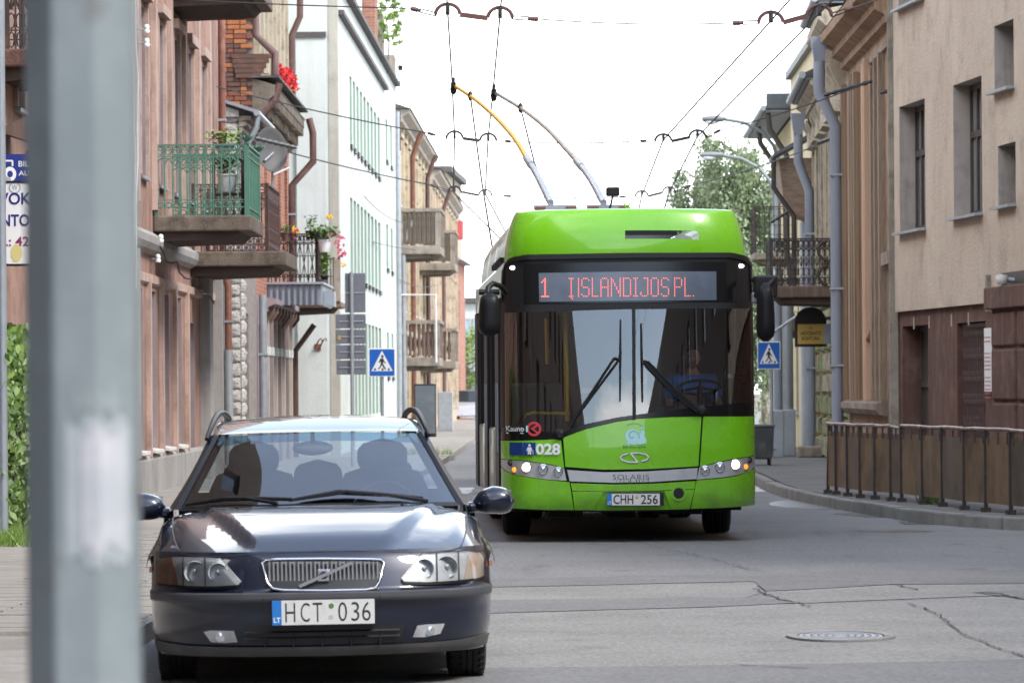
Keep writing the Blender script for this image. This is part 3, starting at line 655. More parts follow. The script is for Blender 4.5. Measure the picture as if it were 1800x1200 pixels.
L2.pipe([(.0, .32, 6.33), (.0, .30, 6.12), (.0, .10, 5.75), (.0, .10, 4.3)], .058, M.zinc, brackets=[(.0, .10, 5.5)])

# --- brick house with attic storey
L3 = Bld('brick_house', 'old brick house with heavy soot-stained cornice and mauve ground floor', 'house', (-4.76, 84.2), (-4.70, 96.6), 1)
up3 = [(s, s + 1.0, 4.4, 6.2) for s in (1.0, 3.4, 5.8, 8.2, 10.6)]; gr3 = [(s, s + 1.15, .7, 2.75) for s in (.8, 2.9, 5.0, 7.1, 9.2, 11.0)]
at3 = [(s, s + .62, 7.75, 10.4) for s in (.7, 2.1, 3.5, 4.9, 6.3, 7.7, 9.1, 10.5)]
L3.body([M.brick_wall, M.brick_wall], 3.3, 7.25, up3, depth=.22, ends=False)
L3.body([M.mauve, M.mauve], 0, 3.3, gr3, depth=.22, n=.03, ends=False)
L3.body([M.cream, M.beige], 7.25, 11.2, at3, depth=.2, n=-.05, D=9)
w = MB(); w.quad(L3.P(.02, 0, 0), L3.P(.02, -8, 0), L3.P(.02, -8, 7.25), L3.P(.02, 0, 7.25)); w.quad(L3.P(L3.L, 0, 0), L3.P(L3.L, -8, 0), L3.P(L3.L, -8, 7.25), L3.P(L3.L, 0, 7.25)); L3.part('end_wall', w, M.mortar)
for h in up3: L3.window(h, .22, fm=M.frame_white, sill=M.zinc)
for h in gr3: L3.window(h, .2, n=.03, fm=M.frame_white if h[0] > 4 else M.frame_brown, sill=M.zinc)
for h in at3: L3.window(h, .16, n=-.05, fm=M.frame_brown, leaves=1)
for h in at3:
    m = MB(); L3.box(m, h[0] - .42, h[0] - .14, -.05, .12, 7.6, 11.2); L3.part('fin', m, M.cream)
# stepped cornice
pr = [(0, 6.42), (.10, 6.46), (.10, 6.56), (.20, 6.62), (.20, 6.72), (.30, 6.80), (.30, 6.90), (.42, 6.98), (.42, 7.12), (.44, 7.16), (0, 7.30)]
L3.band(pr, M.concrete, s0=-.12, s1=10.6)
m = MB()
for k in range(26): L3.box(m, .1 + k * .4, .28 + k * .4, .10, .19, 6.44, 6.60)
L3.part('dentils', m, M.concrete, kind='stuff')
m = MB(); q = random.Random(4)
for k in range(34):
    if q.random() < .12: continue
    L3.box(m, .05 + k * .31, .20 + k * .31, .20, .285 + q.uniform(-.02, .02), 6.60, 6.795); L3.box(m, .05 + k * .31, .24 + k * .31, .30, .41, 6.80, 6.965)
L3.part('modillions', m, M.concrete, kind='stuff')
m = MB(); L3.box(m, -.16, 10.7, -.02, .50, 7.302, 7.34); L3.part('cornice_flashing', m, M.dark_roof)
# the bare brick end wall, brick by brick
bmesh_ = []
for v, mm_ in enumerate((M.brick_a, M.brick_a, M.brick_b, M.brick_b, M.brick_c)):
    r = random.Random(v); m = MB(); m.prism([(-.5, .5, -.5), (.5, .5, -.5), (.5, .5, .5), (-.5, .5, .5)], [(-.5 + r.uniform(0, .03), -.5, -.5), (.5, -.5 + r.uniform(-.1, .1), -.5), (.5, -.5, .5 - r.uniform(0, .05)), (-.5 + r.uniform(0, .03), -.5, .5)])
    bmesh_.append(m.mesh('brick', mm_))
m = MB(); m.box(-1.55, .02, -.06, -.01, 6.4, 9.7); L3.part('brick_backing', m, M.mortar)
for j in range(34):
    z = 6.62 + j * .088; x = .02 - (.12 if j % 2 else 0)
    while x > -1.45:
        w = .24 if rnd.random() < .75 else .12; dark = (x > -.35 and 7.0 < z < 7.9)
        v = 4 if (dark and rnd.random() < .7) else rnd.choice((0, 1, 2, 3, 3, 2, 0))
        o = share('brick', bmesh_[v], L3.root, (x - w / 2, -.085 + rnd.uniform(-.008, .008), z + .038)); o.scale = (w - .014, .08, .074); x -= w
for k in range(5):
    m = MB(); m.box(-.30 - .02 * k, .16 + .05 * k, -.16, -.05, 7.30 + k * .09, 7.38 + k * .09) ; L3.part('brick_corbel', m, M.brick_c)
L3.pipe([(-.05, .06, 11.0), (-.05, .06, 8.1), (-.05, .42, 7.75), (-.05, .42, 7.35)], .075, M.brown_pipe)
L3.pipe([(-.05, .50, 7.2), (-.05, .42, 6.9), (-.05, .12, 6.6), (-.05, .06, 6.3)], .07, M.brown_pipe)
L3.pipe([(11.9, .30, 11), (11.9, .28, 9.4), (11.9, .10, 9.0), (11.9, .10, 7.5)], .07, M.brown_pipe)
L3.pipe([(11.0, .50, 7.2), (11.0, .58, 6.9), (11.0, .58, 6.3), (11.0, .13, 5.8), (11.0, .13, 3.6)], .075, M.brown_pipe, brackets=[(11.0, .13, 5.2)])
L3.pipe([(.35, .14, 3.3), (.35, .14, .3)], .075, M.galv, brackets=[(.35, .14, 2.2)])
# ground-floor cornice with brackets
L3.band([(.03, 2.98), (.16, 3.02), (.16, 3.10), (.30, 3.16), (.30, 3.26), (.03, 3.30)], M.mauve, s0=1.6)
for k in range(9):
    m = MB(); s = 2.2 + k * 1.15; m.prism([L3.P(s, .03, 2.72), L3.P(s, .25, 3.0), L3.P(s, .25, 3.14), L3.P(s, .03, 3.14)], [L3.P(s + .16, .03, 2.72), L3.P(s + .16, .25, 3.0), L3.P(s + .16, .25, 3.14), L3.P(s + .16, .03, 3.14)]); L3.part('cornice_bracket', m, M.frame_brown)
for k in range(7):
    m = MB(); s = 2.35 + k * 1.4; L3.box(m, s, s + .2, .03, .13, .12, 2.95); L3.part('pilaster', m, M.mauve if k % 2 else M.beige)
    m = MB(); L3.box(m, s - .02, s + .22, .03, .145, 2.2, 2.36); L3.part('pilaster_block', m, M.white_plaster)
m = MB().tube([L3.P(11.6, .55, 2.9), L3.P(11.6, .15, 2.35), L3.P(11.6, .15, .1)], .06, 6); L3.part('canopy_strut', m, M.brown_pipe)
# grey metal-clad balcony with the flowers
B5 = balcony(L3, 4.2, 8.4, .98, 3.60, .08, M.gutter_grey, label='balcony clad in ribbed grey metal', thin=1)
m = MB(); L3.box(m, 4.12, 4.18, -.0, 1.02, 3.18, 3.58); L3.box(m, 4.12, 8.5, 1.0, 1.06, 3.18, 3.58); L3.part('fascia', m, M.grey_paint, parent=B5)
for k in range(9):
    m = MB(); L3.box(m, 4.095, 4.119, .02 + k * .115, .06 + k * .115, 3.20, 3.56); L3.part('fascia_rib', m, M.gutter_grey, parent=B5)
m = MB(); L3.box(m, 4.06, 8.55, -.02, 1.10, 3.582, 3.625); L3.part('deck_edge', m, M.zinc, parent=B5)
m = MB(); L3.box(m, 4.9, 5.7, 1.065, 1.27, 3.16, 3.46); L3.part('metal_box', m, M.zinc, parent=B5)
rail_panel(B5, L3.P(4.3, .0, 3.61), L3.P(4.3, .95, 3.61), .95, 12, M.iron, dict(cross=True, arch=True, rails=(.95, .82, .55, .12)), .018)
rail_panel(B5, L3.P(4.3, .97, 3.61), L3.P(8.3, .97, 3.61), .95, 22, M.iron, dict(arch=True, rails=(.95, .82, .12)), .018)
# lower wooden balcony
B6 = balcony(L3, 10.4, 12.3, 1.18, 3.36, .20, M.wood, label='sagging timber balcony deck', thin=1)
m = MB(); L3.box(m, 10.3, 12.3, 0, .95, 3.362, 3.50); L3.part('deck_fascia', m, M.brown_wall, parent=B6)
m = MB(); L3.box(m, 10.36, 10.44, 1.02, 1.16, 3.36, 4.25); L3.part('railing_post', m, M.pale_concrete, parent=B6)
rail_panel(B6, L3.P(10.45, .7, 3.51), L3.P(10.45, 1.02, 3.51), .75, 5, M.iron, dict(rails=(.95, .5, .1)), .018)

# --- white block with vertical slit windows
L4 = Bld('white_building', 'tall white plain building with rows of narrow slit windows', 'building', (-3.75, 99.0), (-3.36, 133.2), 1)
sp = [L4.s_at(px) for px in np.linspace(618, 673, 10)]
h4 = []
for i in range(9):
    a, c = sp[i], sp[i + 1]; w = (c - a) * .62
    for z0, z1 in ((7.2, 8.75), (4.17, 5.95), (.9, 3.15)): h4.append((a, a + w, z0, z1))
for px in (681, 689): 
    s = L4.s_at(px)
    for z0, z1 in ((7.9, 9.0), (4.9, 6.1), (1.9, 3.1)): h4.append((s, s + 1.3, z0, z1))
L4.body([M.white_plaster, M.mint], 0, 10.42, h4, depth=.34, D=9)
for h in h4:
    L4.window(h, .34, fm=M.mint, pm=M.pane_curtain, leaves=2, transom=0, t=.07)
    if h[2] > 1: 
        m = MB(); L4.box(m, h[0] + .1, h[1] - .05, .0, .05, h[2] - .14, h[2] - .03); L4.part('vent_slot', m, M.black_plastic)
m = MB(); L4.box(m, -.02, .35, -.19, .01, 0, 12); L4.part('corner_pier', m, M.corner)
m = MB(); L4.box(m, -.08, -.01, -.9, -.26, 0, 9.2); L4.part('end_pilaster', m, M.white_plaster)
m = MB(); L4.box(m, -.05, -.012, -3.2, -1.35, 0, 11.5); L4.part('end_panel', m, M.white_plaster)
m = MB(); L4.box(m, .3, 25, -4, -.35, 10.42, 12.2); L4.part('parapet', m, M.white_plaster)
m = MB(); L4.box(m, -.12, 34.2, -.2, .16, 10.36, 10.46); L4.part('roof_ledge', m, M.dark_roof)
m = MB(); L4.box(m, .4, 26, -.02, .13, 9.72, 9.82); L4.part('string_course', m, M.dark_roof)
m = MB(); L4.box(m, .2, 25.2, -.5, -.28, 12.2, 12.28); L4.part('parapet_cap', m, M.dark_roof)
m = MB(); L4.box(m, -.12, -.02, -.92, -.24, 9.18, 9.3); L4.part('pilaster_cap', m, M.dark_roof)
ch = MB(); L4.box(ch, 20.5, 22.3, -.34, -.02, 10.46, 12.4); L4.part('chimney', ch, M.brick_front)
ch = MB(); L4.box(ch, 27.5, 29.2, -1.0, -.1, 10.46, 12.0); L4.part('chimney', ch, M.pale_concrete)
m = MB().tube([L4.P(33.6, .10, 9.6), L4.P(33.6, .10, .3)], .07, 8); L4.part('downpipe', m, M.galv)
# rusty bracket on the white end wall
p = at(560, 606, 98.9); o = thing('wall_bracket', 'rusty bracket with two bent hooks on the white end wall', 'bracket', (p.x, 98.95, p.z))
MB().box(-.09, .05, -.05, .0, -.12, .02).build('plate', M.rust_pipe, o)
for dx in (-.05, .05): MB().tube([(dx - .02, -.04, -.05), (dx + .06, -.20, .10), (dx + .12, -.22, .14), (dx + .13, -.2, .08)], .016, 6).build('hook', M.rust_pipe, o)
# --- yellow houses
def old_house(name, label, p0, p1, wm, z_eave, bays, floors, D=8):
    b = Bld(name, label, 'house', p0, p1, 1); hs = []
    step = b.L / bays
    for k in range(bays):
        for z0, z1 in floors: hs.append((step * (k + .28), step * (k + .72), z0, z1))
    b.body([wm, wm], 0, z_eave, hs, depth=.2, D=D)
    for h in hs: b.window(h, .2, fm=M.frame_brown, sill=M.zinc)
    for k in range(bays + 1):
        m = MB(); s = min(max(step * k, .16), b.L - .16); b.box(m, s - .15, s + .15, 0, .09, .6, z_eave - .3); b.part('pilaster', m, M.cream)
    for h in hs:
        m = MB(); b.box(m, h[0] - .15, h[1] + .15, 0, .12, h[3] + .08, h[3] + .2); b.part('window_hood', m, M.cream)
    b.band([(0, z_eave - .4), (.15, z_eave - .36), (.15, z_eave - .22), (.35, z_eave - .1), (.38, z_eave), (0, z_eave + .02)], M.beige)
    b.band([(0, 3.1), (.12, 3.14), (.12, 3.3), (0, 3.34)], M.beige, name='string_course')
    m = MB(); m.prism([b.P(-.1, .42, z_eave + .022), b.P(-.1, -D / 2, z_eave + 1.5), b.P(-.1, -D, z_eave + .022)], [b.P(b.L, .42, z_eave + .022), b.P(b.L, -D / 2, z_eave + 1.5), b.P(b.L, -D, z_eave + .022)]); b.part('roof', m, M.dark_roof)
    return b
L5 = old_house('yellow_house', 'flaking yellow plaster house with concrete balconies beyond the white building', (-3.33, 134), (-2.96, 163), M.yellow, 9.75, 9, ((.8, 2.5), (3.9, 6.0), (7.0, 8.9)))
L6 = old_house('peach_house', 'peach plaster house with brown downpipes farther down the street', (-2.9, 164), (-2.45, 201), M.peach, 9.4, 10, ((.8, 2.5), (3.9, 6.0), (6.9, 8.7)))
m = MB(); L5.box(m, .8, 3.2, -1.9, -.5, 9.75, 11.1); L5.part('chimney', m, M.brick_front)
m = MB(); L5.box(m, .6, 3.4, -2.0, -.4, 11.1, 11.25); L5.part('chimney_cap', m, M.zinc)
m = MB(); L5.box(m, 6, 7.6, -1.1, -.3, 9.75, 11.8); L5.part('chimney', m, M.pale_concrete)
m = MB(); L6.box(m, 14, 16, -2.2, -1.2, 9.4, 11.4); L6.part('chimney', m, M.brick_front)
for b, s, mm_, zt in ((L5, .4, M.galv, 6.3), (L5, 9, M.rust_pipe, 9.4), (L5, 24, M.brown_pipe, 9.4), (L6, 12, M.brown_pipe, 9)):
    b.pipe([(s, .45, zt + .2), (s, .35, zt), (s, .14, zt - .6), (s, .14, .2)], .08, mm_)
def block_balcony(b, s0, s1, out, z, wood):
    q = balcony(b, s0, s1, out, z, .42, M.pale_concrete, thin=.5, label='balcony with solid concrete balustrade' if not wood else 'balcony with brown balusters')
    for a, c, e, g in ((s0, s0 + .12, out - .16, out), (s1 - .12, s1, out - .16, out), (s0 + .005, s0 + .12, 0, .14)): m = MB(); b.box(m, a, c, e, g, z, z + 1.0); b.part('balustrade_pier', m, M.pale_concrete, parent=q)
    m = MB(); b.box(m, s0 - .03, s0 + .15, 0, out + .03, z + 1.002, z + 1.10); b.box(m, s0 + .15, s1 + .03, out - .14, out + .03, z + 1.002, z + 1.10); b.part('handrail', m, M.pale_concrete, parent=q)
    bm = MB(); bm.lathe([(.001, .05), (.05, .05), (.05, .12), (.035, .2), (.07, .4), (.035, .75), (.05, .85), (.05, .99), (.001, .99)] if wood else [(.001, .05), (.075, .05), (.075, .99), (.001, .99)], (0, 0, 0), 'z', 8 if wood else 5); me = bm.mesh('baluster', M.dark_wood if wood else M.concrete, smooth=50)
    for k in range(7): share('baluster', me, q, b.P(s0 + .07, .2 + (out - .42) * k / 6, z))
    for k in range(9): share('baluster', me, q, b.P(s0 + .3 + (s1 - s0 - .6) * k / 8, out - .07, z))
    return q
block_balcony(L5, .3, 4.2, 1.25, 5.75, False); block_balcony(L5, 19, 23, 1.20, 5.75, False)
block_balcony(L5, .4, 4.2, 1.20, 2.45, True); block_balcony(L5, 19, 23, 1.20, 2.45, True)
fr = MB().tube([L5.P(.3, 1.1, 2.3), L5.P(.3, 1.1, 4.3), L5.P(.3, .05, 4.3)], .025, 6); tag(fr.build('awning_frame', M.white, None, loc=L5.o), 'white tube awning frame on the yellow house above the lower balcony', 'frame')
pt = at(748, 760, 133.5); o = thing('metal_cabinet', 'black upright cabinet standing against the yellow house', 'cabinet', (pt.x, 133.5, .12))
MB().box(-.32, .32, -.25, .25, 0, 1.55).build('body', M.black_plastic, o, bevel=.02); MB().box(-.29, .29, -.262, -.252, .1, 1.5).build('door', M.gutter_grey, o)
pt = at(783, 760, 150); o = thing('grey_cabinet', 'pale grey electrical cabinet near the end of the left pavement', 'cabinet', (pt.x, 150, .12))
MB().box(-.25, .25, -.2, .2, 0, 1.3).build('body', M.zinc, o, bevel=.02); MB().box(-.22, .22, -.212, -.202, .08, 1.22).build('door', M.galv, o)
# ================================================================ RIGHT SIDE OF THE STREET
# --- tan rendered house on the corner
R1 = Bld('tan_house', 'tan rendered corner house with dark recessed windows and brown painted ground floor', 'house', (6.77 + .0875 * 26, 34.0), (5.90, 70.0), -1)
def hole(px0, px1, py0, py1, n=0.0):      # pixel columns and rows to (s0, s1, z0, z1)
    a, c = R1.s_at(px1, n), R1.s_at(px0, n); m_ = (a + c) / 2
    return (a, c, R1.z_at(m_, py1, n), R1.z_at(m_, py0, n))
w1 = hole(1584, 1629, 181, 404); w2 = hole(1679, 1729, 142, 378); w3 = hole(1752, 1786, 40, 156); w4 = hole(1757, 1788, 253, 360)
w5 = (w2[0] - 7.4, w2[1] - 7.4, w2[2], w2[3]); w6 = (w1[0], w1[1], w1[2] + 3.4, w1[3] + 3.4); w7 = (w2[0], w2[1], w2[2] + 3.4, w2[3] + 3.4)
zb = R1.z_at(R1.s_at(1650), 541)
R1.body([M.tan, M.reveal], zb, 12.5, [w1, w2, w3, w4, w5, w6, w7], depth=.27, D=9)
for i, h in enumerate((w1, w2, w5, w6, w7)): R1.window(h, .27, fm=M.frame, pm=M.pane_curtain if i < 2 else M.pane, sill=M.zinc, transom=.62, leaves=4, t=.085, sill_out=.12)
for h in (w3, w4): R1.window(h, .30, fm=M.frame, sill=M.zinc, transom=0, leaves=1, t=.07, sill_out=.12)
nb = -.07
def holeb(px0, px1, py0, z0, n=nb):
    a, c = R1.s_at(px1, n), R1.s_at(px0, n); return (a, c, z0, R1.z_at((a + c) / 2, py0, n))
g1 = holeb(1587, 1632, 572, .12); g2 = holeb(1683, 1733, 566, .12)
g3 = (g2[0] - 5.6, g2[1] - 5.6, .9, 2.5); g4 = (g2[0] - 10, g2[1] - 10, .9, 2.5)
R1.body([M.brown_wall, M.brown_wall], 0, zb - .002, [g1, g2, g3, g4], depth=.30, n=nb, D=8.9)
R1.window(g1, .30, n=nb, fm=M.frame, pm=M.frame, leaves=2, transom=.62, t=.09, name='door')
for h in (g3, g4): R1.window(h, .2, n=nb, fm=M.frame, sill=M.zinc)
# folding iron gate in the second doorway
m = MB(); R1.box(m, g2[0] + .01, g2[1] - .01, nb - .30, nb - .28, .12, g2[3]); R1.part('door', m, M.black_plastic)
gt = MB(); R1.box(gt, g2[0] + .02, g2[1] - .02, nb - .12, nb - .07, g2[3] - .07, g2[3] - .02); gt = R1.part('folding_gate', gt, M.iron_brown)
n_ = 15
for k in range(n_ + 1):
    s = g2[0] + .04 + (g2[1] - g2[0] - .08) * k / n_; b_ = MB(); R1.box(b_, s - .014, s + .014, nb - .11, nb - .08, .14, g2[3] - .06); R1.part('gate_bar', b_, M.iron_brown, parent=gt)
lm = MB()
for k in range(n_):
    s = g2[0] + .04 + (g2[1] - g2[0] - .08) * k / n_; ds = (g2[1] - g2[0] - .08) / n_
    for q in range(7): lm.tube([R1.P(s, nb - .075, .3 + q * .32), R1.P(s + ds, nb - .075, .46 + q * .32)], .007, 4); lm.tube([R1.P(s + ds, nb - .078, .3 + q * .32), R1.P(s, nb - .078, .46 + q * .32)], .007, 4)
R1.part('gate_lattice', lm, M.iron_brown, parent=gt, kind='stuff')
# the rusticated pier at the right, block on block
sA, sB = R1.s_at(1744), R1.s_at(1744) - 1.05
for (px0, px1) in ((1745, 1786), (1790, 1835)):
    a, c = R1.s_at(px1, .12), R1.s_at(px0, .12)
    for k, (z0, z1) in enumerate(((.12, .62), (.66, 1.30), (1.34, 2.02), (2.06, 2.52))):
        m = MB(); R1.box(m, a, c, nb, .14, z0, z1); R1.part('stone_block', m, M.brown_wall, bevel=.03)
a, c = R1.s_at(1840, .1), R1.s_at(1744, .1)
m = MB(); R1.box(m, a, c, nb + .002, .10, .1, 2.6); R1.part('pier', m, M.brown_wall)
m = MB(); R1.box(m, a - .1, c + .06, nb, .20, 2.56, 2.86); R1.part('pier_capital', m, M.brown_wall, bevel=.02)
m = MB(); R1.box(m, a, c - .3, nb - .02, .02, 2.862, 3.05); R1.part('niche', m, M.frame)
m = MB(); s = R1.s_at(1742); R1.box(m, s - .06, s + .06, 0, .06, 2.55, 3.05); R1.part('wall_strip', m, M.pale_concrete)
for px in (1608, 1635, 1674, 1704):      # peeling marks and brackets on the brown band
    m = MB(); s = R1.s_at(px, nb); R1.box(m, s - .03, s + .03, nb, nb + .012, zb - .28, zb - .1); R1.part('worn_bracket', m, M.beige)
o = thing('security_camera', 'small white dome camera above the brown pier', 'camera', Vector(R1.P(R1.s_at(1773, .1), .12, 2.95)) + R1.o)
MB().tube([(.12, 0, -.02), (-.02, 0, .0)], .035, 8).build('bracket', M.zinc, o); MB().lathe([(.001, -.09), (.06, -.07), (.085, 0), (.085, .05), (.001, .06)], (-.06, 0, 0), 'z', 14).build('dome', M.white, o, smooth=60)
o = thing('notice_board', 'tall narrow white notice with faint red lettering between brown door and pier', 'notice', Vector(R1.P(R1.s_at(1739, nb), nb, 0)) + R1.o)
zn0, zn1 = R1.z_at(R1.s_at(1739), 688), R1.z_at(R1.s_at(1739), 576)
m = MB(); rootp = lambda s, n, z: tuple(R1.d * s + R1.nn * n + Vector((0, 0, z)))
m.hexa([rootp(s, n, z) for s in (-.42, .10) for n in (.0, .05) for z in (zn0, zn1)]); m.build('panel', M.white, o)
m = MB(); q = random.Random(5)
for k in range(16):
    zz = zn1 - .12 - k * .055
    if k in (2, 3, 9): continue
    for t in range(6): m.quad(rootp(.06 - t * .075, .053, zz), rootp(.06 - t * .075 - q.uniform(.03, .065), .053, zz), rootp(.06 - t * .075 - .05, .053, zz - .02), rootp(.06 - t * .075, .053, zz - .02))
m.build('print', mat('faded_red_print', (0.5, 0.12, 0.12), 0.6), o, kind='stuff')
# --- ruined brown house next door
R2 = Bld('flaking_house', 'neglected house with flaking brown render and blind window strips', 'house', (5.905, 70.15), (5.98, 80.6), -1)
d2 = (.35, 1.35, .12, 3.4); hs2 = [(2.0 + 2.05 * k, 3.0 + 2.05 * k, 3.9, 6.3) for k in range(4)]
R2.body([M.rotten, M.rotten2], 0, 7.5, [d2] + hs2, depth=.22, D=8.5)
for h in hs2: R2.window(h, .2, fm=M.dark_wood, pm=M.frame_brown, sill=None)
R2.window(d2, .2, fm=M.frame, pm=M.frame, transom=.8, name='door')
plank = [MB().box(-.5, .5, -.5, .5, 0, 1).mesh('plank', mm_) for mm_ in (M.rotten, M.rotten2, M.wood, M.peach)]
q = random.Random(11); s = 1.6
while s < 10.3:
    w = q.uniform(.16, .36); t = q.uniform(.05, .16)
    o = share('plank', plank[q.choice((0, 0, 1, 2, 3))], R2.root, R2.P(s + w / 2, t / 2, 1.30)); o.scale = (t, w, 6.9 - 1.3 - q.uniform(0, .25)); s += w + q.uniform(.10, .42)
R2.band([(0, 1.05), (.14, 1.08), (.20, 1.16), (.20, 1.26), (.04, 1.30), (0, 1.30)], M.rotten2, s0=1.5, name='string_course')
R2.band([(0, 7.1), (.12, 7.14), (.12, 7.26), (.28, 7.34), (.28, 7.46), (.5, 7.56), (.52, 7.70), (0, 7.75)], M.rotten, s0=.0)
R2.band([(0, 6.78), (.06, 6.8), (.06, 6.9), (0, 6.92)], M.rotten2, name='moulding')
m = MB(); R2.box(m, -.05, .12, -.05, .08, 0, 12.4); R2.part('corner_strip', m, M.pale_concrete)
m = MB(); R2.box(m, .1, 1.5, -.02, .10, 3.42, 3.62); R2.part('lintel', m, M.rotten2)
m = MB(); m.prism([R2.P(0, .5, 7.75), R2.P(0, -4, 9.5), R2.P(0, -8.5, 7.75)], [R2.P(R2.L, .5, 7.75), R2.P(R2.L, -4, 9.5), R2.P(R2.L, -8.5, 7.75)]); R2.part('roof', m, M.dark_roof)
p = at(1541, 588, 74.5); o = thing('wall_lamp', 'rusty box lamp on an arm fixed to the flaking brown wall', 'lamp', p)
MB().tube([(.18, .1, .12), (.02, 0, .14), (.0, 0, .06)], .014, 6).build('arm', M.rust_pipe, o); bx = MB().box(-.13, .07, -.09, .09, -.16, .06); bx.build('housing', M.rust_pipe, o, bevel=.015).rotation_euler = (0, R(28), 0)
p = at(1560, 161, 71.2); tag(MB().tube([(.12, 0, 0), (-.02, 0, .0), (-.12, 0, -.03)], [.02, .035, .02], 8).build('wall_hook', M.iron, None, loc=p), 'short iron hook sticking out near the top of the flaking wall', 'hook')
# --- cream ornate house
R3 = Bld('ornate_house', 'soot-stained cream house with mouldings above and olive rusticated stone below', 'house', (5.985, 80.75), (6.42, 95.0), -1)
hs3 = [(s, s + 1.1, 4.2, 6.3) for s in (.6, 2.9, 5.4, 7.9, 10.4, 12.6)]; hg3 = [(s, s + 1.0, .9, 2.6) for s in (3.6, 6.4, 9.4, 12.2)]
R3.body([M.cream, M.olive], 3.2, 8.6, hs3, depth=.22, ends=False)
R3.body([M.olive, M.olive], 0, 3.2, hg3, depth=.22, n=.0, ends=False)
w = MB(); w.quad(R3.P(R3.L, 0, 0), R3.P(R3.L, -8, 0), R3.P(R3.L, -8, 8.6), R3.P(R3.L, 0, 8.6)); w.quad(R3.P(0, 0, 0), R3.P(0, -8, 0), R3.P(0, -8, 8.6), R3.P(0, 0, 8.6)); w.quad(R3.P(0, 0, 8.6), R3.P(R3.L, 0, 8.6), R3.P(R3.L, -8, 8.6), R3.P(0, -8, 8.6)); R3.part('end_wall', w, M.beige)
for h in hs3:
    R3.window(h, .2, fm=M.frame_brown, sill=M.pale_concrete)
    m = MB(); R3.box(m, h[0] - .28, h[0] - .04, 0, .14, h[2] - .1, h[3] + .05); R3.part('window_jamb', m, M.cream); m = MB(); R3.box(m, h[1] + .04, h[1] + .28, 0, .14, h[2] - .1, h[3] + .05); R3.part('window_jamb', m, M.cream)
    m = MB().prism([R3.P(h[0] - .35, 0, h[3] + .1), R3.P(h[0] - .35, .25, h[3] + .14), R3.P((h[0] + h[1]) / 2, .25, h[3] + .5), R3.P((h[0] + h[1]) / 2, 0, h[3] + .5)], [R3.P(h[1] + .35, 0, h[3] + .1), R3.P(h[1] + .35, .25, h[3] + .14), R3.P((h[0] + h[1]) / 2 + .01, .25, h[3] + .5), R3.P((h[0] + h[1]) / 2 + .01, 0, h[3] + .5)]); R3.part('pediment', m, M.cream)
    m = MB(); R3.box(m, h[0] - .3, h[1] + .3, 0, .22, h[2] - .34, h[2] - .12); R3.part('apron', m, M.olive)
for h in hg3: R3.window(h, .2, fm=M.frame, sill=None)
sb = [];
for v in range(3):
    r = random.Random(v); m = MB(); m.prism([(-.5, -.5, -.5), (-.5, .5, -.5), (-.5, .5, .5), (-.5, -.5, .5)], [(.5, -.42, -.36 + r.uniform(-.05, .05)), (.5, .42, -.36), (.5, .42 - r.uniform(0, .08), .40), (.5, -.42, .40)]); sb.append(m.mesh('rusticated_stone', (M.olive, M.olive, M.cream)[v]))
q = random.Random(3)
for j in range(7):
    s = -.02 - (.25 if j % 2 else 0)
    while s < R3.L - .3:
        w = .56; sc = s + w / 2; zc = .32 + j * .42
        if s > 0 and not any(h[0] - .28 < sc < h[1] + .28 and h[2] - .2 < zc < h[3] + .2 for h in hg3):
            o = share('rusticated_stone', sb[q.choice((0, 0, 1, 1, 2))], R3.root, R3.P(sc, .07, zc), (0, 0, math.pi)); o.scale = (.14, w - .04, .385)
        s += .56
for z, n, mm_ in ((3.2, .16, M.olive), (3.85, .14, M.cream)): R3.band([(0, z - .12), (n * .6, z - .1), (n, z), (n, z + .1), (0, z + .14)], mm_, name='string_course')
for k in range(16):
    m = MB(); s = .3 + k * .88; m.lathe([(.001, 0), (.09, 0), (.09, .06), (.05, .1), (.085, .26), (.05, .42), (.09, .46), (.09, .5), (.001, .5)], R3.P(s, .10, 3.34), 'z', 8); R3.part('small_column', m, M.olive if k % 2 else M.cream, smooth=50)
R3.band([(0, 6.9), (.14, 6.95), (.14, 7.1), (.30, 7.1), (.30, 7.2), (.44, 7.3), (.44, 7.38), (0, 7.42)], M.cream, s0=6.1)
R3.band([(0, 7.3), (.14, 7.35), (.14, 7.5), (.34, 7.7), (.34, 7.9), (.50, 8.05), (.50, 8.2), (0, 8.3)], M.cream, s1=6.05)
for k in range(12):
    m = MB(); s = .3 + k * 1.2; z = 7.25 if s < 6 else 6.85
    m.prism([R3.P(s, 0, z - .5), R3.P(s, .1, z - .45), R3.P(s, .32, z), R3.P(s, .32, z + .12), R3.P(s, 0, z + .12)], [R3.P(s + .2, 0, z - .5), R3.P(s + .2, .1, z - .45), R3.P(s + .2, .32, z), R3.P(s + .2, .32, z + .12), R3.P(s + .2, 0, z + .12)]); R3.part('cornice_bracket', m, M.cream)
def eave(b, s0, s1, z, out, rise=.55):
    m = MB(); m.prism([b.P(s0, out, z), b.P(s0, out, z + .10), b.P(s0, -1.5, z + rise + .5), b.P(s0, -1.5, z + .05)], [b.P(s1, out, z), b.P(s1, out, z + .10), b.P(s1, -1.5, z + rise + .5), b.P(s1, -1.5, z + .05)])
    e = b.part('roof', m, M.dark_roof)
    k = int((s1 - s0) / .3); m = MB()
    for i in range(k):
        s = s0 + (s1 - s0) * i / k; m = MB(); b.box(m, s + .012, s + (s1 - s0) / k - .012, .05, out - .02, z - .025, z - .003); b.part('soffit_board', m, M.grey_paint, parent=e)
    g = MB().tube([b.P(s0 - .05, out + .05, z + .05), b.P(s1 + .05, out + .05, z + .05)], .07, 8); b.part('gutter', g, M.zinc, smooth=50, parent=e)
eave(R3, .0, 6.0, 8.36, .52); eave(R3, 6.1, 14.2, 7.42, .54)
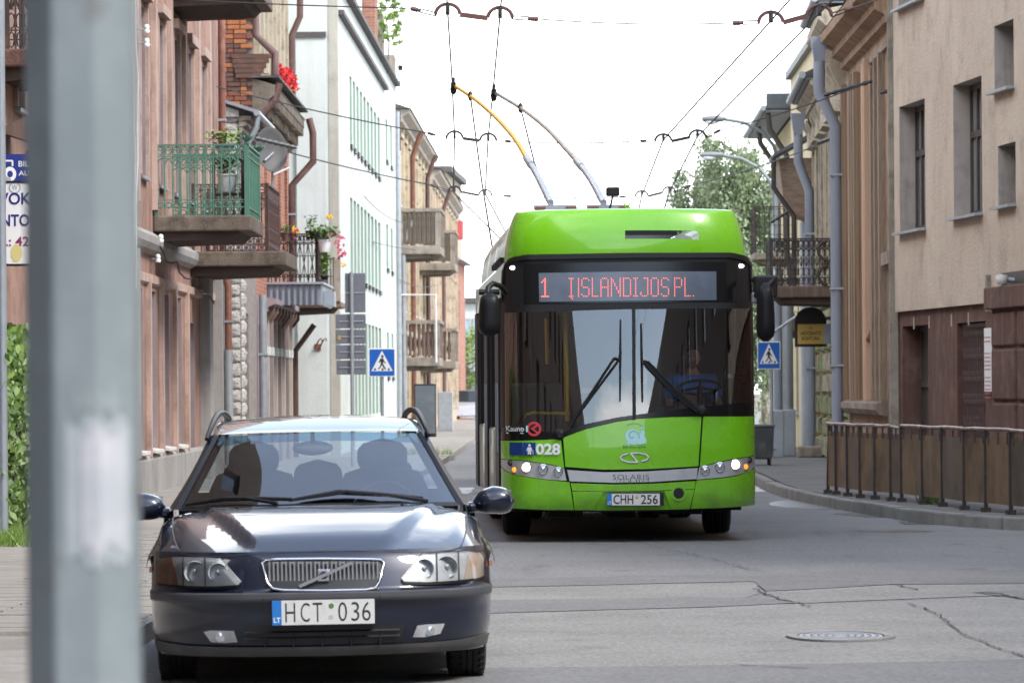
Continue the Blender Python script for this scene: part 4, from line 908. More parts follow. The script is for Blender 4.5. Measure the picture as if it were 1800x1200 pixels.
def hopper_pipe(b, s, zt, nw, out, zb_, r=.085):
    b.pipe([(s, out, zt), (s, out, zt - .55), (s + .05, nw, zt - 1.15), (s + .05, nw, zb_ + .3), (s + .05, nw + .02, zb_)], r, M.grey_paint, brackets=[(s + .05, nw, zt - 2), (s + .05, nw, zt - 4), (s + .05, nw, 1.9)])
    m = MB().hexa([b.P(s + ds * k, out + dn * k, zt + z) for ds in (-.15, .15) for dn in (-.15, .15) for z, k in ((0, .62), (.42, 1.0))]); b.part('rain_hopper', m, M.grey_paint)
hopper_pipe(R3, R3.s_at(1444, .52), 7.25, .24, .52, .15, .105); hopper_pipe(R3, R3.s_at(1406, .52), 6.6, .30, .52, .3, .095)
pf = R3.P(R3.s_at(1428, .3), .34, .12); m = MB().box(-.26, .26, -.22, .22, 0, .22); o = tag(m.build('concrete_block', M.pale_concrete, None, bevel=.03, loc=Vector(pf) + R3.o), 'mossy concrete block under the foot of the grey downpipe', 'block')
# iron balcony
s0b = R3.s_at(1352, 1.30)
B7 = balcony(R3, s0b - 2.6, s0b + .2, 1.36, 3.36, .34, M.dark_wood, thin=.5, label='dark balcony with black scrollwork railing')
rail_panel(B7, R3.P(s0b - 2.55, .05, 3.36), R3.P(s0b - 2.55, 1.30, 3.36), .86, 13, M.iron, dict(scroll=True, arch=True, rails=(.95, .84, .06)), .018)
rail_panel(B7, R3.P(s0b - 2.5, 1.32, 3.36), R3.P(s0b + .15, 1.32, 3.36), .86, 18, M.iron, dict(scroll=True, rails=(.95, .06)), .018)
for dz in (.0, .45):
    m = MB(); c = Vector(R3.P(s0b - 2.62, .30, 3.55 + dz)); m.tube([c + Vector((-.16 * math.cos(t), 0, .17 * math.sin(t))) for t in [-1.6 + 3.2 * i / 8 for i in range(9)]], .03, 6); R3.part('railing_scroll', m, M.iron, parent=B7)
# --- houses farther along on the right
R5 = Bld('yellow_block', 'smooth warm yellow block with flat dark roof rising behind the gutters', 'building', (6.44, 95.4), (6.62, 107.4), -1)
h5_ = [(s, s + 1.1, z0, z1) for s in (2.8, 6, 9) for z0, z1 in ((.9, 2.6), (4.2, 6.0))]
R5.body([M.warm_yellow, M.beige], 0, 8.75, h5_, depth=.2, D=5)
for h in h5_: R5.window(h, .2, fm=M.frame_brown, sill=M.zinc)
m = MB(); R5.box(m, -.15, 12.1, -5, .12, 8.752, 8.92); R5.part('roof_edge', m, M.gutter_grey)
m = MB(); m.lathe([(.15, 0), (.15, .35), (.30, .36), (.30, .75), (.001, .80)], R5.P(1.2, -.3, 8.92), 'z', 12); R5.part('roof_vent', m, M.zinc, smooth=50)
m = MB(); R5.box(m, -.03, .5, -.05, .16, 0, 6.0); R5.part('brick_pier', m, M.brick_front)
m = MB(); R5.box(m, -.05, .55, -.05, .20, 4.6, 4.75); R5.part('pier_band', m, M.pale_concrete)
m = MB(); m.prism([R5.P(.2, -.05, 6.85), R5.P(.2, .92, 6.35), R5.P(.2, .92, 6.42), R5.P(.2, -.05, 6.95)], [R5.P(2.6, -.05, 6.85), R5.P(2.6, .92, 6.35), R5.P(2.6, .92, 6.42), R5.P(2.6, -.05, 6.95)]); R5.part('bay_roof', m, M.gutter_grey)
m = MB().prism([R5.P(.5, 0, 6.34), R5.P(.5, .80, 6.34), R5.P(.5, .70, 5.5), R5.P(.5, .45, 5.15), R5.P(.5, .0, 5.0)], [R5.P(2.4, 0, 6.34), R5.P(2.4, .80, 6.34), R5.P(2.4, .70, 5.5), R5.P(2.4, .45, 5.15), R5.P(2.4, .0, 5.0)]); R5.part('bay', m, M.wood)
R5.pipe([(.15, .92, 6.35), (.15, .92, 5.7), (.15, .50, 5.1), (.15, .50, 3.4)], .055, M.frame)
R5.pipe([(.9, .24, 5.0), (.9, .24, .2)], .10, M.zinc)
B8 = balcony(R5, 1.2, 4.2, .95, 2.95, .4, M.concrete, label='far balcony with black railing')
rail_panel(B8, R5.P(1.26, .05, 2.95), R5.P(1.26, .9, 2.95), .85, 8, M.iron, dict(arch=True, rails=(.95, .84, .1)), .02)
rail_panel(B8, R5.P(1.3, .9, 2.95), R5.P(4.1, .9, 2.95), .85, 14, M.iron, dict(rails=(.95, .84, .1)), .02)
R4 = Bld('gutter_house', 'narrow house with dark sheet-metal eaves and black drainpipes', 'house', (6.75, 107.6), (6.95, 119.5), -1)
h4_ = [(s, s + 1.1, z0, z1) for s in (1.2, 3.6, 6, 8.4) for z0, z1 in ((.9, 2.6), (4.2, 6.0))]
R4.body([M.warm_yellow, M.beige], 0, 8.0, h4_, depth=.2)
for h in h4_: R4.window(h, .2, fm=M.frame_brown, sill=M.zinc)
eave(R4, -.1, 12, 8.05, .72, .6)
m = MB(); R4.box(m, -.12, -.06, -.2, .70, 8.10, 8.45); R4.part('eave_end', m, M.gutter_grey)
for s, o_ in ((.1, .66), (6, .66)): R4.pipe([(s, o_, 8.0), (s, o_ - .05, 7.6), (s, .22, 7.0), (s, .22, 4.6), (s, .14, 4.2), (s, .14, .2)], .07, M.frame)
B9 = balcony(R4, .6, 3.0, 1.0, 4.7, .25, M.pale_concrete, label='upper far balcony with thin black bars')
rail_panel(B9, R4.P(.66, .05, 4.7), R4.P(.66, .95, 4.7), 1.1, 8, M.iron, dict(rails=(.95, .8, .6, .4, .2)), .022)
rail_panel(B9, R4.P(.7, .95, 4.7), R4.P(2.9, .95, 4.7), 1.1, 12, M.iron, dict(rails=(.95, .7, .45, .2)), .022)
# --- end of the street
F1 = Bld('glass_office', 'pale blue glazed office block closing the far end of the street', 'building', (-4.5, 246), (3.5, 247), 1)
F1.body([M.white_plaster, M.white_plaster], 0, 6.1, [], D=8)
for j in range(2):
    for i in range(7): F1.window((.2 + i * 1.1, 1.2 + i * 1.1, .9 + j * 2.4, 2.9 + j * 2.4), .0, n=.05, fm=M.zinc, pm=mat('blue_glass', (.30, .40, .47), .1) if (i, j) == (0, 0) else bpy.data.materials['blue_glass'], leaves=1, transom=.5, t=.08)
m = MB(); F1.box(m, -.2, 8.3, -8, .3, 6.12, 6.4); F1.part('roof', m, M.dark_roof)
F2 = Bld('far_brick_house', 'small far brick house with grey roof past the peach house', 'house', (-2.55, 205), (-2.2, 216), 1)
F2.body([M.brick_wall, M.brick_wall], 0, 7.3, [(1, 2.2, 1, 2.6), (4, 5.2, 1, 2.6), (1, 2.2, 4.2, 6), (4, 5.2, 4.2, 6)], D=7)
for h in [(1, 2.2, 1, 2.6), (4, 5.2, 1, 2.6), (1, 2.2, 4.2, 6), (4, 5.2, 4.2, 6)]: F2.window(h, .2, fm=M.frame_white)
m = MB(); m.prism([F2.P(-.2, .4, 7.3), F2.P(-.2, -3.5, 9.2), F2.P(-.2, -7.2, 7.3)], [F2.P(11, .4, 7.3), F2.P(11, -3.5, 9.2), F2.P(11, -7.2, 7.3)]); F2.part('roof', m, M.roof_metal)
F3 = Bld('pale_far_block', 'pale cream block with small red balcony panel behind the peach house', 'building', (-3.2, 225), (-2.6, 240), 1)
F3.body([M.cream, M.cream], 0, 12.2, [], D=6)
for z in (4, 7, 10): F3.window((2, 3.6, z, z + 1.5), .0, n=.05, fm=M.frame_white)
m = MB(); F3.box(m, -.1, 1.5, 0, .8, 8.9, 9.8); F3.part('balcony', m, mat('red_panel', (.42, .06, .06), .6))
m = MB(); F3.box(m, -.2, 15.2, -6, .3, 12.21, 12.5); F3.part('roof', m, M.dark_roof)
# ================================================================ TROLLEYBUS
BYF = 45.5; BXC = 207.5 * BYF / FPX; BTH = 0.030
BUS = thing('trolleybus', 'bright green and white trolleybus with lit headlights coming down the street', 'trolleybus', (BXC, BYF, 0), BTH)
def bxz(px, py, y=0.0):       # front elevation of the bus from the photograph's pixels, y metres behind its nose
    dx, dy = unroll(px, py); Y = BYF + y
    return (dx * Y / FPX - BXC + BTH * y, CAMZ - dy * Y / FPX)
BW = 1.285
def bfront(x, z):
    a = abs(x); t = min(max((a - .98) / (BW - .98), 0), 1)
    y = .075 * a * a + .36 * (1 - math.sqrt(max(1 - t * t, 0)))
    if z < .50: y += .35 * (.50 - z) ** 2 * 4
    y += .078 * max(z - .9, 0) ** 1.15
    return y
def BF(x, z, off=0.0): return (x, bfront(x, z) - off, z)
def resample(poly, n, ease=True):
    P = [Vector((p[0], p[1], 0)) for p in poly]; L = [0]
    for a, b in zip(P[:-1], P[1:]): L.append(L[-1] + (b - a).length)
    out = []
    for i in range(n):
        u = i / (n - 1); u = u if not ease else .5 * u + .5 * (.5 - .5 * math.cos(math.pi * u)); t = u * L[-1]
        out.append((float(np.interp(t, L, [p.x for p in P])), float(np.interp(t, L, [p.y for p in P]))))
    return out
def panel(name, top, bot, m, off=0.0, thick=.025, nu=40, nz=8, px=True, parent=None, label=None, smooth=50, f=BF):
    if px: top, bot = [bxz(*p) for p in top], [bxz(*p) for p in bot]
    T, B_ = resample(top, nu), resample(bot, nu); rows = []
    cl = lambda p: (max(min(p[0], BW - .001), -BW + .001), p[1])
    for j in range(nz + 1):
        w = j / nz; rows.append([f(*cl((a[0] + (c[0] - a[0]) * w, a[1] + (c[1] - a[1]) * w)), off) for a, c in zip(T, B_)])
    mb = MB(); mb.grid(rows)
    rim = [rows[0], [r[-1] for r in rows], rows[-1][::-1], [r[0] for r in rows][::-1]]
    back = lambda p: (p[0] * .999, p[1] + thick, p[2])
    for e in rim: mb.grid([e, [back(p) for p in e]])
    return mb.build(name, m, parent or BUS, smooth, label=label)
M.green = mat('lime_green_paint', (0.175, 0.52, 0.008), 0.28, coat=0.6, layers=[((0.19, 0.50, 0.014), 1.5, 0.4, 0.65, 0.6), ((0.10, 0.30, 0.012), 6, 0.62, 0.78, 0.25)], rlayer=(5, .4, .7, .22, .42), zdirt=((.10, .12, .05), .32, .75, .55))
M.bus_white = mat('pale_grey_green_paint', (0.55, 0.60, 0.50), 0.35, coat=0.4, layers=[((0.45, 0.50, 0.40), 1.5, 0.4, 0.65, 0.7)])
M.black_gloss = mat('black_gloss', (0.008, 0.008, 0.009), 0.15, spec=0.4)
M.silver = mat('silver_paint', (0.55, 0.56, 0.58), 0.35, 0.5, layers=[((0.36, 0.36, 0.36), 4, 0.5, 0.75, 0.5)])
M.chrome = mat('chrome', (0.72, 0.72, 0.73), 0.12, 1.0)
M.lamp_glass = mat('clear_lamp', (0.55, 0.57, 0.60), 0.08, 0.6)
M.lamp_dark = mat('dark_lamp', (0.07, 0.05, 0.05), 0.1)
M.lamp_lit = mat('lit_headlamp', (1, .95, .85), 0.2, emit=(1.0, 0.74, 0.42, 1.9))
M.lamp_amber = mat('amber_lamp', (.75, .33, .06), 0.15, emit=(1.0, 0.40, 0.06, 0.35))
M.marker_lit = mat('white_marker_lamp', (.9, .9, .9), 0.2, emit=(1, 1, 1, 1.2))
M.bus_glass = glass('bus_windscreen', (0.92, 0.94, 0.94), 2.25)
M.side_glass = mat('bus_side_glass', (0.03, 0.034, 0.036), 0.04, spec=0.8)
M.clear_side = glass('clear_side_glass', (0.86, 0.88, 0.88), 1.45)
M.cabin = mat('cabin_trim', (0.10, 0.10, 0.105), 0.7, layers=[((0.15, 0.15, 0.15), 2, 0.4, 0.7, 0.6)])
M.cabin_pale = mat('cabin_ceiling', (0.45, 0.45, 0.43), 0.7)
M.handrail_yellow = mat('yellow_handrail', (0.85, 0.52, 0.02), 0.4)
M.sky_blue = mat('pale_blue_print', (0.40, 0.70, 0.72), 0.45)
M.red_print = mat('red_print', (0.55, 0.035, 0.05), 0.45)
M.plate_white = mat('plate_white', (0.66, 0.66, 0.64), 0.4, layers=[((0.4, 0.39, 0.36), 12, 0.55, 0.75, 0.5)])
M.plate_blue = mat('plate_blue', (0.02, 0.18, 0.55), 0.4)
M.mirror_black = mat('mirror_black', (.007, .007, .008), .4, spec=.25)
M.under = mat('dark_underbody', (0.018, 0.018, 0.018), 0.9)
# body shell: sides, roof, rear, floor, with the front corner posts
def bside(x): return x * BW
sh = MB(); x = BW - .012
Z0, ZR = .33, 2.92
for sgn in (-1, 1):
    sh.quad((sgn * x, .42, .40), (sgn * x, 12, .40), (sgn * x, 12, 1.12), (sgn * x, .42, 1.12))
    sh.quad((sgn * x, .42, 2.42), (sgn * x, 12, 2.42), (sgn * (x - .03), 12, 2.80), (sgn * (x - .03), .42, 2.80))
    sh.quad((sgn * (x - .03), .42, 2.80), (sgn * (x - .03), 12, 2.80), (sgn * (x - .2), 12, ZR), (sgn * (x - .2), .42, ZR))
sh.quad((-x + .2, .42, ZR), (x - .2, .42, ZR), (x - .2, 12, ZR), (-x + .2, 12, ZR))
sh.quad((-x, 12, .4), (x, 12, .4), (x, 12, 2.8), (-x, 12, 2.8))
sh.build('body_shell', M.bus_white, BUS)
un = MB(); un.box(-1.15, 1.15, .55, 11.8, .30, .42); un.box(-.8, -.45, .6, 1.6, .24, .30); un.box(.25, .75, .6, 1.3, .26, .30); un.box(-.15, .1, 1, 9, .22, .30); un.build('chassis', M.under, BUS)
fl = MB(); fl.box(-1.22, 1.22, .62, 11.8, .425, .50); fl.build('floor', M.cabin, BUS)
cl_ = MB(); cl_.box(-1.2, 1.2, .5, 11.8, 2.50, 2.54); cl_.build('ceiling', M.cabin_pale, BUS)
bk = MB(); bk.box(-1.2, 1.2, 11.70, 11.75, .5, 2.5); bk.build('rear_wall', M.cabin, BUS)
# side windows and doors
def side_row(sgn, items):
    for kind, y0, y1 in items:
        if kind == 'window':
            m = MB(); m.quad((sgn * x, y0, 1.12), (sgn * x, y1, 1.12), (sgn * x, y1, 2.42), (sgn * x, y0, 2.42)); w = m.build('side_window', M.clear_side, BUS)
            p = MB(); p.box(sgn * x - .028, sgn * x + .028, y1 - .05, y1 + .05, 1.13, 2.41); p.build('window_post', M.black_plastic, w)
        else:
            m = MB(); m.box(sgn * x - .03, sgn * x + .026, y0, y1, .36, 2.46); d = m.build('door', M.black_plastic, BUS)
            n = 2; w = (y1 - y0) / n
            for k in range(n):
                a, c = y0 + w * k + .05, y0 + w * (k + 1) - .05
                p = MB(); p.box(sgn * x - .02, sgn * x + .036, a + .06, c - .06, .62, 2.34); p.build('door_pane', M.side_glass if k else M.cabin_pale, d)
                h = MB().tube([(sgn * (x + .035), a + .02, .9), (sgn * (x + .035), a + .02, 1.6)], .010, 6); h.build('door_handle', M.galv, d)
side_row(-1, [('door', .55, 1.85), ('window', 1.95, 3.5), ('window', 3.6, 5.1), ('door', 5.2, 6.5), ('window', 6.6, 8.6), ('door', 9.9, 11.2), ('window', 8.7, 9.8)])
side_row(1, [('window', .6 + 1.9 * k, 2.4 + 1.9 * k) for k in range(6)])
# side skirts and light bars
for y0, y1 in ((1.9, 2.05), (3.3, 5.1), (6.55, 8.0), (9.2, 9.8)):
    m = MB(); m.box(-x - .012, -x + .02, y0, y1, .36, 1.10); m.build('side_skirt', M.bus_white, BUS)
m = MB().tube([(-x - .01, .5, 2.52), (-x - .22, .5, 2.52)], .03, 8); m.build('side_marker', M.black_plastic, BUS)
# backing behind the front panels
panel('front_frame', [(880, 775), (985, 772), (1235, 730), (1337, 730)], [(886, 893), (960, 895), (1220, 893), (1337, 889)], M.under, -.03, .10)
panel('bonnet', [(990, 769), (1030, 754), (1084, 741), (1122, 736), (1180, 733), (1234, 732)], [(994, 820), (1060, 825), (1140, 824), (1228, 819)], M.green, .004)
panel('left_front_panel', [(880.5, 775), (930, 774), (986, 771.5)], [(881, 807), (919, 808.5), (970, 816), (992, 823)], M.green, .004)
panel('right_front_panel', [(1237, 732), (1290, 732), (1335, 732)], [(1231, 820), (1270, 810), (1302, 804.5), (1335, 801.5)], M.green, .004)
panel('trim_strip', [(997, 825.5), (1060, 829.5), (1140, 828), (1227, 822)], [(1001.5, 845.5), (1080, 848), (1150, 846.5), (1225.5, 841.5)], M.silver, .006)
panel('bumper_corner', [(881, 820), (890, 829), (910, 836), (955, 842.5), (1001, 847)], [(885, 890), (900, 893.5), (960, 896), (1009, 896)], M.green, .012, nu=30)
panel('bumper_corner', [(1225, 844), (1270, 840.5), (1300, 836), (1335, 823)], [(1215, 894), (1260, 893), (1320, 890), (1335, 888)], M.green, .012, nu=30)
# centre of the bumper with its plate recess
panel('bumper_centre', [(1003, 848.5), (1080, 851), (1150, 849.5), (1223.5, 845)], [(1006, 862), (1080, 863), (1150, 862), (1221, 859)], M.green, .012)
panel('bumper_centre', [(1006, 863), (1061, 863.5)], [(1010.5, 896), (1043, 896.5)], M.green, .012, nu=12)
panel('bumper_centre', [(1167, 862.5), (1221, 860)], [(1181, 895), (1213, 894.5)], M.green, .012, nu=12)
panel('plate_recess', [(1061, 863), (1167, 862)], [(1043, 897), (1181, 895.5)], M.green, -.012, nu=14)
panel('bumper_lip', [(960, 893), (1080, 895.5), (1215, 892)], [(962, 898), (1080, 900), (1213, 897)], M.black_plastic, -.02, nu=14)
# tow hole
tx, tz = bxz(1193, 866.5); m = MB(); m.lathe([(.058, -.004), (.075, -.004), (.075, .01), (.05, .012)], (tx, bfront(tx, tz) - .014, tz), 'y', 20); to_ = m.build('tow_cover', M.green, BUS, smooth=40)
m = MB(); m.cyl((tx, bfront(tx, tz) - .017, tz), .052, .01, 'y', 18); m.build('tow_hole', M.under, to_)
# headlight clusters
HLt = [(881.5, 808), (919, 809.5), (970, 817), (992, 824)]; HLb = [(882.5, 820), (891, 828), (910, 835), (955, 841.5), (996, 844.5)]
HRt = [(1230, 821.5), (1270, 811.5), (1302, 806), (1334.5, 802.5)]; HRb = [(1226, 842.5), (1270, 839), (1300, 834.5), (1325, 826.5), (1334, 820)]
for T_, B_, lamps in ((HLt, HLb, ((898.6, 813.5, 5.6, 'd'), (905, 825.5, 6.2, 'a'), (925.6, 821, 9.2, 'l'), (954.4, 824.6, 9.6, 'c'), (981.4, 829, 8.6, 'c'))),
                      (HRt, HRb, ((1240, 826.4, 8.6, 'c'), (1266.4, 821, 9.2, 'c'), (1294, 816.5, 9.6, 'l'), (1313.5, 820.4, 6.2, 'a'), (1320.4, 809, 5.6, 'd')))):
    hl = panel('headlight', T_, B_, M.silver, -.004, nu=26)
    for px, py, r, k in lamps:
        lx, lz = bxz(px, py); r *= BYF / FPX; ly = bfront(lx, lz)
        m = MB(); m.lathe([(r * .80, .004), (r * .86, -.012), (r, -.010), (r, .02)], (lx, ly - .002, lz), 'y', 18); m.build('lamp_ring', M.chrome if k in 'cl' else M.black_gloss, hl, smooth=40)
        m = MB(); m.lathe([(.0001, -.012), (r * .45, -.010), (r * .84, -.002), (r * .84, .02)], (lx, ly - .004, lz), 'y', 18); m.build('lamp', {'d': M.lamp_dark, 'a': M.lamp_amber, 'l': M.lamp_lit, 'c': M.lamp_glass}[k], hl, smooth=60)
        if k == 'c':
            m = MB(); m.blob((lx, ly - .012, lz), r * .36, .006, r * .36, 10, 5); m.build('lamp_bulb', M.chrome, hl, smooth=60)
# the windscreen, divider and black surround
GB = [(889, 741), (940, 752), (988, 766), (1010, 757), (1060, 741), (1113, 734)]
panel('windscreen_pane', [(889, 547), (1000, 544), (1112.5, 541)], [(890, 755), (985, 766), (1040, 746), (1084, 737), (1112.5, 733)], M.bus_glass, .0, .006, nu=50, nz=24, label='left windscreen pane')
panel('windscreen_pane', [(1117, 541), (1220, 540), (1327, 538)], [(1117, 733), (1234, 729), (1328, 729)], M.bus_glass, .0, .006, nu=50, nz=24, label='right windscreen pane')
panel('windscreen_divider', [(1112, 537), (1118, 537)], [(1112, 738), (1118, 736)], M.black_plastic, .012, nu=5, nz=20)
panel('windscreen_top_bar', [(882, 538), (1100, 534), (1333, 532)], [(884, 549), (1100, 543), (1332, 541)], M.black_plastic, .006)
panel('windscreen_sill', [(884, 752), (940, 755), (985, 762), (1030, 745), (1084, 733.5), (1112, 729.5)], [(881, 774), (940, 773), (988, 769.5), (1030, 753), (1084, 740), (1112, 736)], M.black_gloss, .006, nu=50)
panel('windscreen_sill', [(1112, 729.5), (1234, 714), (1332, 706)], [(1112, 736), (1180, 732), (1234, 731), (1336, 731)], M.black_gloss, .005, nu=50)
for s_ in (-1, 1):     # front corner posts
    rows = []
    for j in range(18):
        z = 1.14 + (2.36 - 1.14) * j / 17; rows.append([(s_ * a, bfront(a, z) + (.004 if a < 1.25 else .0), z) for a in (1.205, 1.235, 1.26, 1.275, 1.283, BW)] + [(s_ * BW, bfront(BW, z) + .12, z), (s_ * (BW - .12), bfront(BW, z) + .12, z)])
    MB().grid(rows).build('corner_post', M.black_plastic, BUS, smooth=50)
# destination display
panel('display_cover', [(884, 474), (893, 455), (925, 449), (1115, 446), (1290, 445), (1318, 450), (1331, 466)], [(881, 541), (930, 538), (1115, 536), (1290, 534), (1334, 532)], M.black_plastic, .004, nu=60, nz=14)
panel('display_brow', [(889, 462), (896, 452.5), (925, 446.5), (1115, 443.5), (1290, 442.5), (1318, 448), (1329, 460)], [(886, 468), (898, 459), (925, 455.5), (1115, 452.5), (1290, 451.5), (1312, 456), (1331, 468)], M.black_plastic, .03, nu=60, nz=4)
panel('display_glass', [(922, 463), (1115, 459.5), (1300, 458.5)], [(922, 533.5), (1115, 531.5), (1300, 529.5)], M.black_gloss, .010, nu=40, nz=10)
M.led_board = mat('led_board', (0.085, 0.105, 0.14), 0.25, coat=.4, layers=[((.13, .16, .21), 2.5, .4, .6, .7)])
panel('led_board', [(948, 479), (1115, 476.5), (1262, 476)], [(949, 530), (1115, 528), (1262, 526.5)], M.led_board, .0115, .002, nu=30, nz=6)
for px in (903, 1307):
    lx, lz = bxz(px, 469.5 if px < 1000 else 466); m = MB(); m.blob((lx, bfront(lx, lz) - .012, lz), .034, .016, .022, 12, 6); m.build('marker_lamp', M.marker_lit, BUS, smooth=60)
# dot-matrix lettering
G5 = {'1': '00100 01100 10100 00100 00100 00100 00100 00100 00100 00100 11111', 'I': '111 010 010 010 010 010 010 010 010 010 111', 'i': '1 1 1 1 1 1 1 1 1 1 1',
      'S': '01110 10001 10000 10000 10000 01110 00001 00001 00001 10001 01110', 'L': '1000 1000 1000 1000 1000 1000 1000 1000 1000 1000 1111',
      'A': '01110 10001 10001 10001 10001 11111 10001 10001 10001 10001 10001', 'N': '100001 110001 110001 101001 101001 100101 100101 100011 100011 100001 100001',
      'D': '11110 10001 10001 10001 10001 10001 10001 10001 10001 10001 11110', 'J': '00111 00001 00001 00001 00001 00001 00001 00001 10001 10001 01110',
      'O': '01110 10001 10001 10001 10001 10001 10001 10001 10001 10001 01110', 'P': '11110 10001 10001 10001 10001 11110 10000 10000 10000 10000 10000', '.': '0 0 0 0 0 0 0 0 0 0 1'}
dots = MB()
def led(ch, px, pitch, extra=None):
    rows_ = G5[ch].split()
    for j, r_ in enumerate(rows_):
        for i, c in enumerate(r_):
            if c == '1': dot(px + i * pitch, 488.5 + j * 3.15)
    if extra:
        for j in range(2): dot(px + pitch * (1 + j * .7), 488.5 + (11 + j) * 3.0)
    return len(rows_[0])
def dot(px, py):
    x_, z_ = bxz(px, py - (px - 1100) * .004); r = .0072
    dots.quad(BF(x_ - r, z_, .0135), BF(x_, z_ - r, .0135), BF(x_ + r, z_, .0135), BF(x_, z_ + r, .0135))
for dx in (0, 2.6): led('1', 953 + dx * .5, 2.75)
px = 1002.0; pit = 3.08
for ch in 'I':
    led(ch, px, pit, True); px += 4.2 * pit + 3
for ch in 'iSLANDIJOS':
    px += (led(ch, px, pit) + .95) * pit
px += 5
for ch in 'PL.': px += (led(ch, px, pit) + .9) * pit
dots.build('led_dots', mat('red_led', (0.9, 0.12, 0.10), 0.4, emit=(1.0, 0.22, 0.18, 0.5)), BUS, kind='stuff')
# roof fairing: a shell with a slot
rows = []; F_x = lambda v: 1.215 - .10 * v ** 2.2
zb0 = lambda sx: 2.895 - .075 * abs(sx) ** 4
y_f = .20
def fair(sx, v):      # v 0..1 up the face, then over the top
    hw = F_x(min(v, 1)); yb = y_f + .42 * (1 - (1 - min(abs(sx), .9999) ** 3.2) ** (1 / 2.6)) + .05 * sx * sx
    z = zb0(sx) + (3.325 - zb0(sx)) * min(v, 1) - .012 * sx * sx
    return (hw * sx, yb + .10 * v ** 2.5 , z)
us = sorted({-1 + 2 * i / 40 for i in range(41)} | {-.06, .47, .97, -.97, .985, -.985, .995, -.995}); vs_ = [0, .1, .2, .3, .41, .48, .55, .62, .7, .8, .88, .94, 1.0]
sx0, sx1 = bxz(1098, 412, .3)[0] / 1.19, bxz(1227, 412, .3)[0] / 1.19
us = sorted(set([u for u in us if min(abs(u - sx0), abs(u - sx1)) > .02] + [sx0, sx1]))
v0, v1 = (bxz(1160, 420, .3)[1] - 2.895) / .43, (bxz(1160, 405, .3)[1] - 2.895) / .43
vs_ = sorted([v for v in vs_ if min(abs(v - v0), abs(v - v1)) > .03] + [v0, v1])
fm_ = MB()
for i in range(len(us) - 1):
    for j in range(len(vs_) - 1):
        uc, vc = (us[i] + us[i + 1]) / 2, (vs_[j] + vs_[j + 1]) / 2
        if sx0 < uc < sx1 and v0 < vc < v1: continue
        fm_.quad(fair(us[i], vs_[j]), fair(us[i + 1], vs_[j]), fair(us[i + 1], vs_[j + 1]), fair(us[i], vs_[j + 1]))
ring = [fair(u, 1.0) for u in us]; tops = [ring] + [[(p[0] * (1 - .02 * k), max(p[1], 0) + dy, p[2] + dz) for p in ring] for k, (dy, dz) in enumerate(((.03, .016), (.10, .026), (.6, .03), (3.0, .03)))]
fm_.grid(tops)
for s_ in (-1, 1):    # the fairing's flanks along the roof
    prof = [fair(s_, v) for v in vs_]; fm_.grid([prof, [(p[0], 1.4, p[2]) for p in prof]])
q0, q1 = (sx0, v0), (sx1, v1); lip = [fair(*q) for q in ((sx0, v0), (sx1, v0), (sx1, v1), (sx0, v1))]
for k in range(4): fm_.quad(lip[k], lip[(k + 1) % 4], tuple(Vector(lip[(k + 1) % 4]) + Vector((0, .04, 0))), tuple(Vector(lip[k]) + Vector((0, .04, 0))))
fair_o = fm_.build('roof_fairing', M.green, BUS, smooth=45)
for s_ in (-1, 1):
    m = MB(); prof = [(1.21, 2.84), (1.205, 2.95), (1.17, 3.15), (1.10, 3.28), (1.0, 3.32)]
    for y0, y1 in ((1.42, 5.2), (5.25, 8.4), (8.45, 11.6)): m.grid([[(s_ * a, y0, b) for a, b in prof], [(s_ * a, y1, b) for a, b in prof]]); 
    m.build('roof_side_cover', M.bus_white if s_ < 0 else M.green, BUS, smooth=50)
    for k in range(6):
        h = MB(); h.box(s_ * 1.225 - .03, s_ * 1.225 + .03, 1.6 + k * .6, 1.75 + k * .6, 2.84, 2.90); h.build('cover_hinge', M.black_plastic, BUS)
m = MB(); m.box(-.95, .95, 2.6, 6, 2.93, 3.05); m.build('roof_equipment', M.galv, BUS, bevel=.03)
m = MB(); m.box(-.10, -.04, .55, .75, 2.95, 3.2); m.build('fairing_bracket', M.black_plastic, BUS)
m = MB(); a_ = bxz(1102, 372, .8)
for dx in (-.03, .035): m.tube([(a_[0], .8, 3.34), (a_[0] + dx, .8, 3.43)], .008, 5)
m.box(a_[0] - .09, a_[0] + .09, .76, .84, 3.335, 3.352); m.build('roof_antenna', M.green, BUS)
# lettering and badges on the front
def dec(name, fn, m, parent=BUS, off=.0075, label=None):
    mb = MB(); fn(mb, lambda px, py: BF(*bxz(px, py), off)); return mb.build(name, m, parent, label=label, recalc=False)
def txt(s, x0, x1, y0, y1, bold=0, sp=1.0): return lambda mb, f: text_on(mb, s, lambda a, b: f(a, b), x0, x1, y1, y0, bold, sp)
def rect(x0, x1, y0, y1): return lambda mb, f: mb.quad(f(x0, y1), f(x1, y1), f(x1, y0), f(x0, y0))
dec('fleet_number', txt('028', 942, 985, 779, 799, .035), M.white, off=.02)
M.pict_blue = mat('blue_pictogram', (0.004, 0.04, 0.22), 0.4)
for x0 in (896.5, 919.5): dec('pictogram', rect(x0, x0 + 22, 777.5, 800), M.pict_blue, off=.03)
def figure(mb, f):
    cx = 931
    mb.poly([f(cx + 2.3 * math.cos(t), 782.2 + 2.3 * math.sin(t)) for t in [2 * math.pi * k / 12 for k in range(12)]])
    mb.poly([f(*p) for p in ((927.5, 785.5), (934, 785.5), (936, 792), (934.8, 792.6), (933.6, 789), (933.8, 798.5), (931.4, 798.5), (931, 793), (930.2, 798.5), (927.8, 798.5), (928.2, 789), (926.6, 793), (925.4, 792.4))])
    mb.quad(f(936.4, 791), f(937.2, 791), f(937.8, 798.5), f(937, 798.5))
dec('pictogram_figure', figure, M.white, off=.034)
